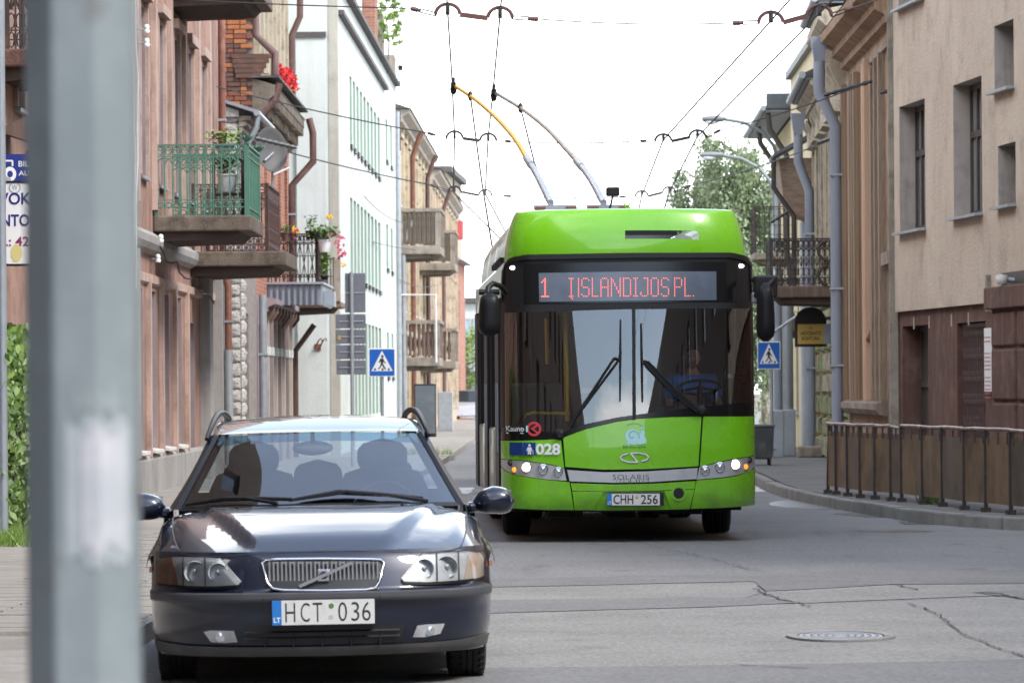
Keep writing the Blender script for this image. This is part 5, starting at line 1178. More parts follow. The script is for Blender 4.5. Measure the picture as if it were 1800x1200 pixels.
dec('operator_name', txt('Kauno', 890.5, 921.5, 748.5, 758, .02), M.white, off=.022)
dec('operator_line', rect(891, 921, 760, 762), M.white, off=.022)
def ringf(cx, cy, r0, r1, n=28, a0=0, a1=2 * math.pi, ky=1.0):
    def g(mb, f):
        for k in range(n):
            t0, t1 = a0 + (a1 - a0) * k / n, a0 + (a1 - a0) * (k + 1) / n
            mb.quad(*[f(cx + r * math.cos(t), cy + ky * r * math.sin(t)) for r, t in ((r0, t0), (r1, t0), (r1, t1), (r0, t1))])
    return g
dec('round_logo', ringf(939, 753.5, 8.8, 12.8), M.red_print, off=.010)
dec('round_logo_arrow', lambda mb, f: [mb.quad(f(945, 745 + 0), f(948, 747), f(938, 753.5), f(933, 753.5)), mb.quad(f(945, 762), f(948, 760), f(938, 753.5), f(933, 753.5))], M.red_print, off=.010)
dec('round_logo_gap', lambda mb, f: mb.quad(f(925, 748), f(928.5, 748), f(928.5, 759), f(925, 759)), M.sky_blue, off=.0105)
# pale blue snail
def snail(mb, f):
    mb.poly([f(1112 + 13 * math.cos(t), 766 + 12.5 * math.sin(t)) for t in [2 * math.pi * k / 26 for k in range(26)]])
    mb.poly([f(*p) for p in ((1097, 779.5), (1106, 775.5), (1118, 777), (1123, 772), (1124, 764), (1127.5, 757), (1131, 756), (1133.5, 759), (1133, 766), (1136.5, 774), (1136, 778), (1128, 780.5), (1112, 780.5))])
    for x_ in (1126.5, 1131): mb.quad(f(x_, 758), f(x_ + 1.2, 758), f(x_ + 1.6, 751.5), f(x_ + .4, 751.5)); mb.poly([f(x_ + 1 + 1.7 * math.cos(t), 751.5 + 1.9 * math.sin(t)) for t in [2 * math.pi * k / 8 for k in range(8)]])
dec('snail_emblem', snail, M.sky_blue)
def swirl(mb, f):
    P = [(1112 + (1.5 + 1.75 * t) * math.cos(t + .6), 766 + (1.5 + 1.65 * t) * math.sin(t + .6)) for t in [6.1 * k / 40 for k in range(41)]]
    for (a, b), (c, d) in zip(P[:-1], P[1:]):
        n = Vector((d - b, a - c)); n = n.normalized() * .55; mb.quad(f(a - n.x, b - n.y), f(c - n.x, d - n.y), f(c + n.x, d + n.y), f(a + n.x, b + n.y))
dec('snail_swirl', swirl, mat('green_line', (0.05, 0.22, 0.06), .5), off=.0085)
dec('snail_arc', ringf(1115, 757, 17, 17.8, 16, -2.4, -.7, .75), M.pict_blue)
dec('emblem_word', txt('EKOtrolis', 1095, 1135, 782.5, 787, .02, 1.25), mat('dark_green_print', (0.02, 0.10, 0.03), .5))
def emblem(mb, f):
    P = [(1140.5, 803), (1140.5, 799.5), (1132, 796), (1117, 794.8), (1108, 795.2), (1124, 808.5), (1121, 812.8), (1108, 812.8), (1094, 810), (1089, 805), (1092, 799.5), (1101, 796.5)]
    L_ = [P[8:], P[3:9], P[:4]]
    path = [(1103, 797), (1094, 799.5), (1090, 803.5), (1094, 808.5), (1106, 811.8), (1121, 812), (1108.5, 796), (1124, 795.8), (1136, 798.5), (1140.5, 803), (1137, 807.5), (1128, 810)]
    for (a, b), (c, d) in zip(path[:-1], path[1:]):
        n = Vector((d - b, a - c)).normalized() * 1.25; e = Vector((c - a, d - b)).normalized() * .7
        mb.quad(f(a - n.x - e.x, b - n.y - e.y), f(c - n.x + e.x, d - n.y + e.y), f(c + n.x + e.x, d + n.y + e.y), f(a + n.x - e.x, b + n.y - e.y))
dec('front_emblem', emblem, mat('bright_badge_metal', (.72, .73, .74), .3, .25), off=.011)
dec('front_emblem_edge', lambda mb, f: emblem(mb, lambda a, b: f(a + .8, b + 1.0)), M.black_ink, off=.0095)
dec('maker_name', txt('SOLARIS', 1077, 1141, 833.5, 842.5, -.012, 1.12), M.black_ink, off=.009)
def dirt_run(mb, f):
    r = random.Random(2)
    for k in range(9):
        a = 1082 + k * 7 + r.uniform(-2, 2); mb.quad(f(a, 842 + r.uniform(-4, 2)), f(a + 1, 842), f(a + r.uniform(0, 1.5), 850 + r.uniform(-3, 4)), f(a + r.uniform(-1, 0), 850))
dec('dirt_streaks', dirt_run, mat('road_dirt', (.07, .075, .04), .9), off=.0125)
# number plate
m = MB(); f = lambda px, py, o=.03: (bxz(px, py)[0], -.005 + .0 - o, bxz(px, py)[1])
m.box(bxz(1066, 0)[0], bxz(1160.5, 0)[0], -.028, -.006, bxz(1113, 888.5)[1], bxz(1113, 866)[1]); pl = m.build('number_plate', M.black_plastic, BUS)
def pdec(name, g, mm_, o): mb = MB(); g(mb, lambda a, b: f(a, b, o)); mb.build(name, mm_, pl, recalc=False)
pdec('plate_face', rect(1067, 1159.5, 867, 887.5), M.plate_white, .0245); pdec('plate_band', rect(1067, 1075, 867, 887.5), M.plate_blue, .0255)
pdec('plate_country', txt('LT', 1068.3, 1073.8, 880.5, 885.5, .02), M.white, .0262)
pdec('plate_characters', txt('CHH', 1078, 1113, 869, 885.3, .012), M.black_ink, .0255); pdec('plate_characters', txt('256', 1126.5, 1156, 869, 885.3, .012), M.black_ink, .0255)
pdec('plate_sticker', ringf(1119, 874, 0.01, 2.6, 10), mat('yellow_sticker', (.5, .38, .1), .5), .0255)
# wipers
def rod(pts, r, mm_, name, parent=BUS, off=.05):
    return MB().tube([BF(*bxz(*p), off) for p in pts], r, 6).build(name, mm_, parent)
for blade, arms, piv in ((((1091.5, 561), (1091, 620), (1090, 705)), (((1080, 629), (1000, 749)), ((1089, 631), (1010, 735), (1001, 752))), (984, 764)),
                         (((1128, 568), (1129, 640), (1129.5, 706)), (((1132, 634), (1188, 690), (1236, 726)), ((1139, 635), (1190, 686), (1230, 718)), ((1135, 640), (1186, 694), (1226, 724))), (1234, 723))):
    w_ = rod(arms[0], .012, M.black_plastic, 'wiper_arm')
    for a_ in arms[1:]: rod(a_, .012, M.black_plastic, 'wiper_rod', w_)
    rod(blade, [.007, .012, .007], M.black_plastic, 'wiper_blade', w_, .035)
    rod((arms[0][0], arms[1][0], blade[1]), .014, M.black_plastic, 'wiper_head', w_, .048)
    px_, pz_ = bxz(*piv); m = MB(); m.lathe([(.001, -.05), (.025, -.05), (.045, -.02), (.07, 0.01)], (px_, bfront(px_, pz_), pz_), 'y', 12); m.build('wiper_pivot', M.black_plastic, w_, smooth=40)
# mirrors
def mirror(pxs, arm, name='mirror'):
    (x0, z1), (x1, z0) = bxz(pxs[0], pxs[2], -.35), bxz(pxs[1], pxs[3], -.35); cx, cz = (x0 + x1) / 2, (z0 + z1) / 2; w, h = (x1 - x0) / 2, (z1 - z0) / 2; rows = []
    for j in range(13):
        t = -1 + 2 * j / 12; k = (1 - abs(t) ** 5) ** .4 if abs(t) < 1 else .05; k = max(k, .25) * (1 - .12 * t)
        rows.append([(cx + w * k * math.copysign(abs(math.cos(a)) ** .6, math.cos(a)), -.35 + .13 * k * math.copysign(abs(math.sin(a)) ** .7, math.sin(a)), cz + h * t) for a in [2 * math.pi * q / 18 for q in range(18)]])
    m = MB().grid(rows, closed=True); m.add(rows[0], [tuple(range(18))]); m.add(rows[-1], [tuple(range(18))]); o = m.build('mirror', M.mirror_black, BUS, smooth=60)
    m = MB().tube([(bxz(*p[:2], p[2])[0], p[2], bxz(*p[:2], p[2])[1]) for p in arm], .028, 8); m.build('mirror_arm', M.black_plastic, o, smooth=50)
    m = MB(); m.box(cx - w * .72, cx + w * .72, -.215, -.205, cz - h * .8, cz + h * .8); m.build('mirror_glass', M.chrome, o)
mirror((841, 880, 514, 591), [(889, 515, .15), (880, 503, .0), (866, 498, -.25), (858, 506, -.33), (857, 520, -.35)])
mirror((1330, 1362, 497, 600), [(1325, 492, .15), (1340, 490, -.05), (1360, 492, -.28), (1352, 500, -.33), (1348, 512, -.35)])
m = MB(); a0, b0 = bxz(1336, 488, -.2); m.box(a0 - .06, a0 + .17, -.28, -.08, b0 - .2, b0 + .02); m.build('mirror_bracket', M.black_plastic, BUS, bevel=.02)
m = MB(); a0, b0 = bxz(1332, 524, -.1); m.box(a0 - .06, a0 + .09, -.2, -.05, b0 - .05, b0 + .06); m.build('kerb_mirror', M.galv, BUS, bevel=.02)
# wheels
def wheel(y, xc, w=.30, r=.485, steer=0):
    m = MB(); prof = [(r * .56, -w / 2), (r * .80, -w / 2), (r * .95, -w / 2 + .015), (r, -w / 2 + .045)]
    for k in range(5):
        a = -w / 2 + .045 + (w - .09) * k / 5; s = (w - .09) / 5; prof += [(r, a + .004), (r, a + s * .72), (r - .014, a + s * .76), (r - .014, a + s * .96)]
    prof += [(r, w / 2 - .045), (r * .95, w / 2 - .015), (r * .80, w / 2), (r * .56, w / 2)]
    o = m.lathe(prof, (0, 0, 0), 'x', 40).build('wheel', M.rubber, BUS, smooth=30, loc=(xc, y, r)); o.rotation_euler = (0, 0, steer)
    m = MB(); m.lathe([(.001, -w / 2 + .05), (r * .3, -w / 2 + .03), (r * .55, -w / 2 + .0), (r * .57, -w / 2)], (0, 0, 0), 'x', 24); m.lathe([(.001, w / 2 - .05), (r * .3, w / 2 - .03), (r * .55, w / 2), (r * .57, w / 2)], (0, 0, 0), 'x', 24); m.build('rim', M.galv, o, smooth=40)
for s_ in (-1, 1): wheel(2.75, s_ * 1.06, steer=R(-3)); wheel(8.65, s_ * 1.06)
wheel(8.65, -.70, .28); wheel(8.65, .70, .28)
m = MB().tube([(-1, 2.75, .42), (1, 2.75, .42)], .09, 8); m.build('axle', M.under, BUS)
m = MB(); 
for s_ in (-1, 1): m.box(s_ * 1.24 - .01, s_ * 1.24 + .01, 3.3, 3.34, .2, .5)
m.build('mud_flap', M.rubber, BUS, kind='stuff')
# trolley poles
def wpt(px, py, Y): p = at(px, py, Y); return p
def to_bus(p): q = Vector(p) - Vector((BXC, BYF, 0)); return Matrix.Rotation(-BTH, 3, 'Z') @ q
POLE_TIPS = []
for pts, mm_, nm in (((( 968, 357, 53.2), (945, 310, 54.6), (930, 285, 55.3), (905, 244, 56.6), (872, 207, 58.1), (835, 175, 59.4), (797, 150, 60.5)), 'yellow', 0),
                     (((1061, 357, 53.2), (1040, 318, 54.5), (1018, 288, 55.5), (995, 262, 56.5), (960, 225, 57.8), (915, 190, 59.2), (868, 162, 60.4)), 'grey', 1)):
    P = [to_bus(at(*p)) for p in pts]
    sm = []
    for i in range(len(P) - 1):
        for k in range(5): 
            t = k / 5; p_ = P[max(i - 1, 0)]; n_ = P[min(i + 2, len(P) - 1)]
            a, b = P[i], P[i + 1]; sm.append(.5 * (2 * a + (b - p_) * t + (2 * p_ - 5 * a + 4 * b - n_) * t * t + (3 * a - p_ - 3 * b + n_) * t ** 3))
    sm.append(P[-1]); k0 = 10; N = len(sm)
    lower = MB().tube(sm[:k0 + 1], .042, 10).build('trolley_pole', M.galv, BUS, smooth=60, label=('pole with yellow outer half', 'plain grey pole')[nm])
    mm2 = mat('yellow_pole_paint', (.66, .37, .02), .45, layers=[((.42, .26, .06), 8, .5, .75, .6)]) if nm == 0 else mat('grey_brown_pole', (.36, .33, .28), .5, layers=[((.2, .19, .17), 6, .45, .7, .7)])
    MB().tube(sm[k0:], [.036 - .014 * i / (N - k0 - 1) for i in range(N - k0)], 10).build('outer_tube', mm2, lower, smooth=60)
    MB().tube(sm[k0 - 1:k0 + 2], .05, 10).build('pole_joint', M.galv, lower, smooth=60)
    tip = sm[-1]; POLE_TIPS.append(Matrix.Rotation(BTH, 3, 'Z') @ tip + Vector((BXC, BYF, 0)))
    m = MB(); m.box(tip.x - .035, tip.x + .035, tip.y - .12, tip.y + .14, tip.z - .035, tip.z + .035); m.lathe([(.015, -.11), (.038, -.09), (.048, -.04), (.036, .015), (.02, .035)], (tip.x, tip.y, tip.z - .015), 'z', 10); m.box(tip.x - .02, tip.x + .02, tip.y - .16, tip.y + .16, tip.z + .035, tip.z + .095)
    m.build('pole_head', M.black_plastic, lower, bevel=.01)
    b = P[0]; m = MB(); m.box(b.x - .16, b.x + .12, b.y - .2, b.y + .2, 3.25, 3.45); m.build('pole_base', M.galv, BUS, bevel=.02)
    m = MB()
    for s_, dx in ((-1, -.14), (1, .26)): m.hexa([(b.x + dx + s_ * .06 + u, b.y + v, z) if z < 3.5 else (b.x + dx + u - s_ * .02, b.y + v, z) for u in (-.06, .06) for v in (-.1, .1) for z in (3.34, 3.66)])
    m.build('pole_spring_box', M.rust_pipe, BUS, kind=None)
    m = MB(); m.box(b.x - .2, b.x + .3, b.y - .04, b.y + .04, 3.63, 3.68); m.build('pole_yoke', M.galv, BUS)
    rope_a = sm[int(N * (.86 if nm == 0 else .83))]; e_ = to_bus(at(*((866, 440, 57.6) if nm == 0 else (962, 350, 57.6)))); MB().tube([rope_a, (rope_a + e_) / 2 + Vector((0, 0, -.1)), e_], .013, 5).build('retrieval_rope', M.wire, lower)
    m = MB(); m.blob(rope_a, .035, .035, .07, 8, 5); m.build('rope_clamp', M.black_plastic, lower)
m = MB(); m.box(-.75, .95, 7.0, 8.6, 3.30, 3.36); m.build('pole_platform', M.black_plastic, BUS)
cpx = to_bus(at(1077, 337, 52.5)); m = MB(); m.box(cpx.x - .075, cpx.x + .075, cpx.y - .1, cpx.y + .1, cpx.z - .05, cpx.z + .05); cmo = m.build('roof_camera', M.black_plastic, BUS, bevel=.015)
MB().tube([cpx + Vector((0, 0, -.05)), cpx + Vector((-.02, 0, -.14)), cpx + Vector((-.07, 0, -.3))], .012, 6).build('camera_stalk', M.black_plastic, cmo)
# cabin: dash, steering wheel, seat, rails
m = MB(); m.box(.15, 1.18, .55, .95, .9, 1.28); m.box(.1, .95, .5, .9, 1.0, 1.36); m.build('dashboard', M.cabin, BUS, bevel=.05)
m = MB(); m.box(-1.18, .1, .5, .7, .5, 1.05); m.build('front_kick_panel', M.cabin, BUS, bevel=.03)
sw = MB(); sx_, sz_ = bxz(1231, 672, .9); sc_ = Vector((sx_, 1.02, sz_ - .05)); tl = Matrix.Rotation(R(-20), 3, 'X')
sw.tube([sc_ + tl @ Vector((.21 * math.cos(t), .21 * math.sin(t), 0)) for t in [2 * math.pi * k / 28 for k in range(29)]], .016, 8)
for a in (0, 2.1, 4.2): sw.tube([sc_, sc_ + tl @ Vector((.21 * math.cos(a + .5), .21 * math.sin(a + .5), 0))], .014, 6)
sw.tube([sc_, sc_ + tl @ Vector((0, 0, -.25))], .03, 8); sw.build('steering_wheel', M.black_plastic, BUS, smooth=60)
m = MB(); m.box(sx_ - .26, sx_ + .26, 1.45, 1.95, .85, .98); m.box(sx_ - .25, sx_ + .25, 1.86, 1.98, .98, 1.62); m.build('driver_seat', M.cabin, BUS, bevel=.05)
m = MB(); m.box(.35, .38, 1.1, 2.2, .5, 1.9); m.build('cab_partition', M.cabin, BUS)
m = MB(); m.box(.36, 1.2, 2.2, 2.24, .5, 2.4); m.build('cab_back_wall', M.cabin, BUS)
ry = M.handrail_yellow
def yr(pts, y, r=.019): 
    P = [(bxz(a, b, y)[0], y, bxz(a, b, y)[1]) for a, b in pts]; return MB().tube(P, r, 8).build('handrail', ry, BUS, smooth=60)
yr([(993, 548), (997, 740)], .95, .024); yr([(907, 760), (909, 748), (916, 737), (926, 728), (940, 725), (1001, 727)], .5, .016); yr([(892, 680), (891.5, 760)], .75, .013)
yr([(960, 560), (962, 640)], 3.5, .018)
m = MB(); a_, b_ = bxz(1036, 691, .8); m.box(a_ - .075, a_ + .075, .75, .85, b_ - .32, b_ + .05); tm = m.build('ticket_machine', M.cabin, BUS, bevel=.015)
m = MB(); m.box(a_ - .077, a_ + .077, .745, .86, b_ + .0, b_ + .055); m.build('ticket_machine_top', mat('orange_plastic', (.75, .25, .02), .4), tm)
for (x_, y_) in ((-.85, 2.6), (-.85, 3.6), (.75, 3.2), (.75, 4.3), (-.85, 5), (.75, 5.5), (-.85, 7.2), (.75, 7)):
    m = MB(); m.box(x_ - .42, x_ + .30, y_, y_ + .4, .85, .95); m.box(x_ - .42, x_ + .30, y_ + .38, y_ + .46, .95, 1.6); m.build('passenger_seat', M.cabin, BUS, bevel=.04)
for x_, p_ in ((1312, 628), (1306, 660)):
    a_, b_ = bxz(x_, p_, .5); m = MB(); m.box(a_ - .03, a_ + .03, .45, .47, b_ - .08, b_ + .08); m.build('dash_card', M.cabin_pale, BUS)
m = MB(); a_, b_ = bxz(1295, 657, .6); m.box(a_ - .09, a_ + .09, .52, .62, b_ - .04, b_ - .0); m.build('dash_tray', M.galv, BUS)
# ================================================================ PARKED ESTATE CAR
CYF = 23.6; CTH = 0.045; CRL = 0.011
_d = unroll(567, 1010); CXC = _d[0] * CYF / FPX
CAR = thing('parked_car', 'dark blue estate car parked nose towards us at the kerb, with roof rails', 'car', (CXC, CYF, 0), CTH)
CAR.rotation_euler = (0, -CRL, CTH)
def cxz(px, py, y=0.0):
    dx, dy = unroll(px, py); Y = CYF + y; x = dx * Y / FPX - CXC + CTH * y
    return (x, CAMZ - dy * Y / FPX - CRL * x)
M.navy = mat('dark_blue_metallic_paint', (0.004, 0.008, 0.024), 0.35, 0.3, coat=1.0, layers=[((0.006, 0.011, 0.032), 3, .4, .7, .5)])
M.trim = mat('grey_bumper_plastic', (0.055, 0.058, 0.065), 0.55, layers=[((0.10, 0.10, 0.11), 4, .45, .7, .6)], bump=(120, .1, .003))
M.trim_dirty = mat('dusty_lower_bumper', (0.085, 0.083, 0.080), 0.7, layers=[((0.16, 0.15, 0.14), 4, .45, .7, .7)])
M.headlamp = glass('headlamp_cover', (0.92, 0.94, 0.95), 1.45)
M.reflector = mat('lamp_reflector', (0.66, 0.67, 0.68), 0.35, 0.35, layers=[((0.36, 0.36, 0.37), 9, .4, .7, .8)])
M.amber = mat('amber_reflector', (0.40, 0.17, 0.085), 0.3, layers=[((.42, .33, .28), 14, .4, .7, .7)])
M.pale_amber = mat('faded_indicator', (0.48, 0.40, 0.34), 0.3, layers=[((.45, .22, .12), 9, .55, .7, .8)])
M.car_glass = glass('car_windscreen_glass', (0.86, 0.94, 0.97), 2.8)
M.shade_band = glass('windscreen_shade_band', (0.22, 0.46, 0.66), 2.3)
M.car_seat = mat('grey_seat_fabric', (0.32, 0.34, 0.37), 0.9, layers=[((.42, .44, .47), 3, .4, .7, .6)])
def CW(z): return float(np.interp(z, [.15, .3, .5, .62, .72, .85], [.865, .90, .905, .90, .888, .86]))
def cf(z): return float(np.interp(z, [.15, .20, .26, .34, .44, .455, .47, .50, .515, .56, .64, .69, .715, .735], [.12, .065, .03, .01, .005, -.012, -.022, -.020, .008, .022, .05, .075, .10, .14]))
def CFy(x, z, W=None):
    k = min(abs(x) / CW(z), .9995); return cf(z) + .09 * k * k + .62 * (1 - (1 - k ** 3.3) ** (1 / 2.3))
def CP(x, z, off=0.0):
    e = 1e-3; gx = (CFy(x + e, z) - CFy(x - e, z)) / (2 * e); n = Vector((gx, -1, 0)).normalized()
    return (x + n.x * off, CFy(x, z) + n.y * off, z)
def ease_u(n, p=1.25): return [math.copysign(1 - (1 - abs(u)) ** p, u) for u in [-1 + 2 * i / (n - 1) for i in range(n)]]
zs = [.17, .185, .20, .23, .26, .30, .34, .39, .44, .452, .458, .47, .485, .50, .508, .515, .53, .56, .60, .64, .67, .69, .705, .715]
U = ease_u(61)
MB().grid([[CP(CW(z) * u * .9995, z) for u in U] for z in zs]).build('body_front', M.navy, CAR, smooth=50)
# bonnet with its V ridges
def hood(u, t):
    We = .886 - .026 * t; x = We * u; y0 = CFy(.9995 * CW(.715) * u, .715); y1 = 1.12 + .36 * abs(u) ** 2.2; y = y0 + (y1 - y0) * t
    z = .715 + .185 * (1 - (1 - t) ** 1.7) - .012 * u * u
    xr = .34 + .30 * t; s_ = min(max((xr + .025 - abs(x)) / .05, 0), 1); z += .026 * s_ * s_ * (3 - 2 * s_) * min(1, t * 6)
    e = max(abs(u) - .80, 0) / .20; z -= .055 * e * e * min(1, t * 3 + .12)
    return Vector((x, y, z))
T = [0, .012, .03, .06, .10, .15, .2, .27, .34, .42, .5, .58, .66, .74, .82, .9, 1.0]
MB().grid([[hood(u, t) for u in U] for t in T]).build('bonnet', M.navy, CAR, smooth=60)
def strip(pts, w, name, m=None):
    mb = MB(); P = [Vector(p) for p in pts]; rows = []
    for i, p in enumerate(P):
        d = P[min(i + 1, len(P) - 1)] - P[max(i - 1, 0)]; d.normalize(); n = Vector((0, -.75, .66)); s_ = d.cross(n).normalized() * w; rows.append([p - s_, p + s_])
    return mb.grid(rows).build(name, m or M.black_ink, CAR, recalc=False)
for sg in (-1, 1):
    strip([hood(sg * u, t) + Vector((0, -.003, .004)) for u, t in ((.93, 1), (.925, .8), (.915, .6), (.90, .4), (.875, .2), (.85, .08), (.835, .03))], .0035, 'bonnet_gap')
    strip([Vector(CP(sg * x, z, .004)) for x, z in ((.74, .712), (.68, .700), (.58, .694), (.47, .697), (.38, .706), (.2, .713), (0, .7145))], .0035, 'bonnet_gap')
    p = hood(sg * .52, .90); m = MB(); m.blob((p.x, p.y, p.z + .004), .010, .012, .007, 8, 5); m.build('washer_jet', M.black_plastic, CAR)
# flanks
for sg in (-1, 1):
    edge = [hood(sg * 1.0, t) for t in T] + [Vector((sg * .862, y, .862 + .02 * (y - 1.5))) for y in (1.7, 2.0, 2.6, 3.2, 3.8, 4.3, 4.55)]
    rows = []
    for k in range(9):
        w = k / 8; row = []
        for p in edge:
            zl = .20
            for yw in (.97, 3.72):
                dd = abs(p.y - yw)
                if dd < .36: zl = max(zl, .30 + math.sqrt(.36 ** 2 - dd ** 2))
            z = p.z + (min(zl, p.z - .03) - p.z) * w; row.append((sg * (abs(p.x) + .045 * math.sin(min(w * 1.3, 1) * math.pi * .5)), p.y, z))
        rows.append(row)
    MB().grid(rows).build('flank', M.navy, CAR, smooth=50)
    m = MB(); m.box(sg * .895, sg * .915, 1.6, 3.3, .50, .56); m.build('side_rub_strip', M.trim, CAR)
    p = CP(sg * .8985, .60, .004); m = MB(); m.box(sg * .904 - .008, sg * .904 + .008, .62, .70, .60, .63); m.build('side_repeater', M.amber, CAR)
m = MB(); m.box(-.86, .86, 4.5, 4.56, .25, .93); m.build('tailgate', M.navy, CAR); m = MB(); m.box(-.8, .8, .5, 4.5, .19, .24); m.build('underbody', M.under, CAR)
m = MB(); m.box(-.80, .80, .55, 1.2, .24, .5); m.build('engine_bay', M.under, CAR)
# draped trim on the nose
def cpanel(name, top, bot, m, off=.004, nu=30, nz=6, px=True, parent=None, thick=.02, label=None):
    if px: top, bot = [cxz(*p) for p in top], [cxz(*p) for p in bot]
    A, B_ = resample(top, nu), resample(bot, nu); rows = [[CP(max(min(a[0] + (c[0] - a[0]) * j / nz, .904), -.904), a[1] + (c[1] - a[1]) * j / nz, off) for a, c in zip(A, B_)] for j in range(nz + 1)]
    mb = MB().grid(rows)
    for e in (rows[0], [r[-1] for r in rows], rows[-1], [r[0] for r in rows]): mb.grid([e, [(p[0] * .99, p[1] + thick, p[2]) for p in e]])
    return mb.build(name, m, parent or CAR, 50, label=label)
xs = [-.903, -.86, -.7, -.4, 0, .4, .7, .86, .903]
cpanel('bumper_strip', [(x, .507) for x in xs], [(x, .458) for x in xs], M.trim, .006, 50, 6, False)
cpanel('bumper_lip', [(-.88, .245), (-.7, .228), (-.4, .222), (0, .220), (.4, .222), (.7, .228), (.88, .245)], [(-.868, .185), (-.7, .172), (0, .168), (.7, .172), (.868, .185)], M.trim_dirty, .012, 50, 5, False)
for sx in (-.30, .30): strip([Vector(CP(sx, z, .009)) for z in (.505, .48, .46)], .002, 'bumper_seam')
lg = cpanel('lower_grille', [(434, 1099), (570, 1097), (713, 1096)], [(440, 1131), (570, 1131), (706, 1129)], M.black_ink, .003, 20)
for z in (.272, .302): strip([Vector(CP(x, z, .012)) for x in (-.40, -.2, 0, .2, .40)], .006, 'grille_slat', M.black_plastic).parent = lg
for x in (-.30, -.15, 0, .15, .30): 
    m = MB(); m.box(x - .004, x + .004, CFy(x, .28) - .008, CFy(x, .28) + .02, .225, .315); m.build('grille_slat', M.black_plastic, lg)
for T_, B_, c in (([(359, 1112), (370, 1109), (412, 1109)], [(372, 1130), (395, 1131), (418, 1129)], (388, 1120)), ([(735, 1101), (750, 1099), (784, 1098.5)], [(727, 1121), (750, 1121.5), (776, 1116)], (757, 1110.5))):
    fg = cpanel('fog_lamp', T_, B_, M.reflector, .004, 12, 4)
    x, z = cxz(*c); y = CFy(x, z); m = MB(); m.lathe([(.001, -.014), (.02, -.012), (.027, -.010), (.03, .01)], (x, y, z), 'y', 16); m.build('fog_lens', M.lamp_glass, fg, smooth=40)
# headlights: reflector bowls under a clear cover
for sg in (-1, 1):
    top = [(sg * .855, .650), (sg * .84, .676), (sg * .76, .690), (sg * .62, .690), (sg * .52, .684)]; bot = [(sg * .858, .553), (sg * .7, .543), (sg * .55, .542), (sg * .43, .549), (sg * .415, .566)]
    mid = [(sg * .46, .64)]
    hb = cpanel('headlight', top, bot, M.reflector, .003, 24, 8, False)
    a = [(sg * .8575, .650), (sg * .84, .674), (sg * .775, .686)]; b = [(sg * .859, .556), (sg * .82, .548), (sg * .745, .546)]
    cpanel('indicator', a, b, M.amber if sg < 0 else M.pale_amber, .007, 12, 6, False, hb)
    for x, z, r in ((.655, .615, .058), (.535, .612, .052)):
        x *= sg; n = Vector((CFy(x + .001, z) - CFy(x - .001, z), -.002, 0)).normalized(); c = Vector(CP(x, z, .006))
        m = MB(); m.lathe([(r, -.004), (r * .96, -.008), (r * .80, .018), (r * .42, .030), (.001, .034)], (c.x, c.y - .004, c.z), 'y', 22); m.build('lamp_bowl', M.reflector, hb, smooth=60)
        m = MB(); m.lathe([(.001, -.012), (r * .28, -.006), (r * .30, .03)], (c.x, c.y, c.z), 'y', 12); m.build('lamp_bulb', M.lamp_glass, hb, smooth=60)
    for xx in (.60, .715): strip([Vector(CP(sg * xx, z, .010)) for z in (.69, .62, .545)], .004, 'lamp_divider', M.trim).parent = hb
    cpanel('lamp_cover', [(x, z + .004) for x, z in top], [(x, z - .004) for x, z in bot], M.headlamp, .020, 24, 8, False, hb, thick=.024)
    cpanel('lamp_trim', [(x, z - .003) for x, z in bot], [(x, z - .014) for x, z in bot], M.black_plastic, .010, 24, 2, False, hb)
# grille
gt_ = [(463, 990), (470, 984.5), (490, 983), (570, 982), (655, 983), (672, 984.5), (678, 990)]; gb_ = [(472, 1024), (482, 1034), (500, 1036.5), (570, 1037), (645, 1036), (662, 1033), (669, 1023)]
gr = cpanel('grille', gt_, gb_, M.black_ink, .006, 30, 6)
out = [cxz(*p) for p in gt_] + [cxz(*p) for p in gb_[::-1]]; out = [Vector((p[0], CFy(*p) - .012, p[1])) for p in out]
MB().tube(out + out[:2], .0075, 8).build('grille_frame', M.chrome, gr, smooth=60)
n = 27; bar = None
for k in range(n):
    px = 476 + (666 - 476) * k / (n - 1); (x, z1), (_, z0) = cxz(px, 986.5), cxz(px, 1033); k_ = 1 if 2 < k < n - 3 else .86
    m = MB(); m.box(x - .0042, x + .0042, CFy(x, .6) - .018, CFy(x, .6) + .0, z0 + (1 - k_) * .08, z1); m.build('grille_bar', M.chrome, gr)
    if k % 2 and k < n - 2:
        x2 = cxz(px + 190 / (n - 1), 986.5)[0]; m = MB(); m.box(x, x2, CFy(x, .6) - .017, CFy(x, .6), z1 - .010, z1 - .002); m.build('bar_bridge', M.chrome, gr)
a, b = cxz(528, 1030), cxz(621, 988); m = MB()
ya = CFy(*a) - .03; d = Vector((b[0] - a[0], 0, b[1] - a[1])).normalized(); nn_ = Vector((-d.z, 0, d.x)) * .0085
A_, B2_ = Vector((a[0], ya, a[1])), Vector((b[0], ya, b[1])); e_ = Vector((0, .012, 0))
m.prism([A_ - nn_, B2_ - nn_, B2_ + nn_, A_ + nn_], [A_ - nn_ + e_, B2_ - nn_ + e_, B2_ + nn_ + e_, A_ + nn_ + e_]); m.build('diagonal_bar', M.chrome, gr)
ex, ez = cxz(571, 1010.5); ey = CFy(ex, ez) - .034
m = MB(); m.box(ex - .031, ex + .031, ey, ey + .02, ez - .031, ez + .031); em = m.build('emblem', M.chrome, gr, bevel=.003)
m = MB(); m.lathe([(.020, -.004), (.027, -.004), (.027, .003), (.020, .003)], (ex, ey, ez), 'y', 24); m.build('emblem_ring', M.chrome, gr)
m = MB(); m.cyl((ex, ey - .0025, ez), .0205, .004, 'y', 24); m.build('emblem_disc', M.black_ink, gr)
m = MB(); m.box(ex - .024, ex + .024, ey - .0055, ey - .003, ez - .0075, ez + .0075); m.build('emblem_band', mat('emblem_blue', (.02, .05, .30), .3), gr)
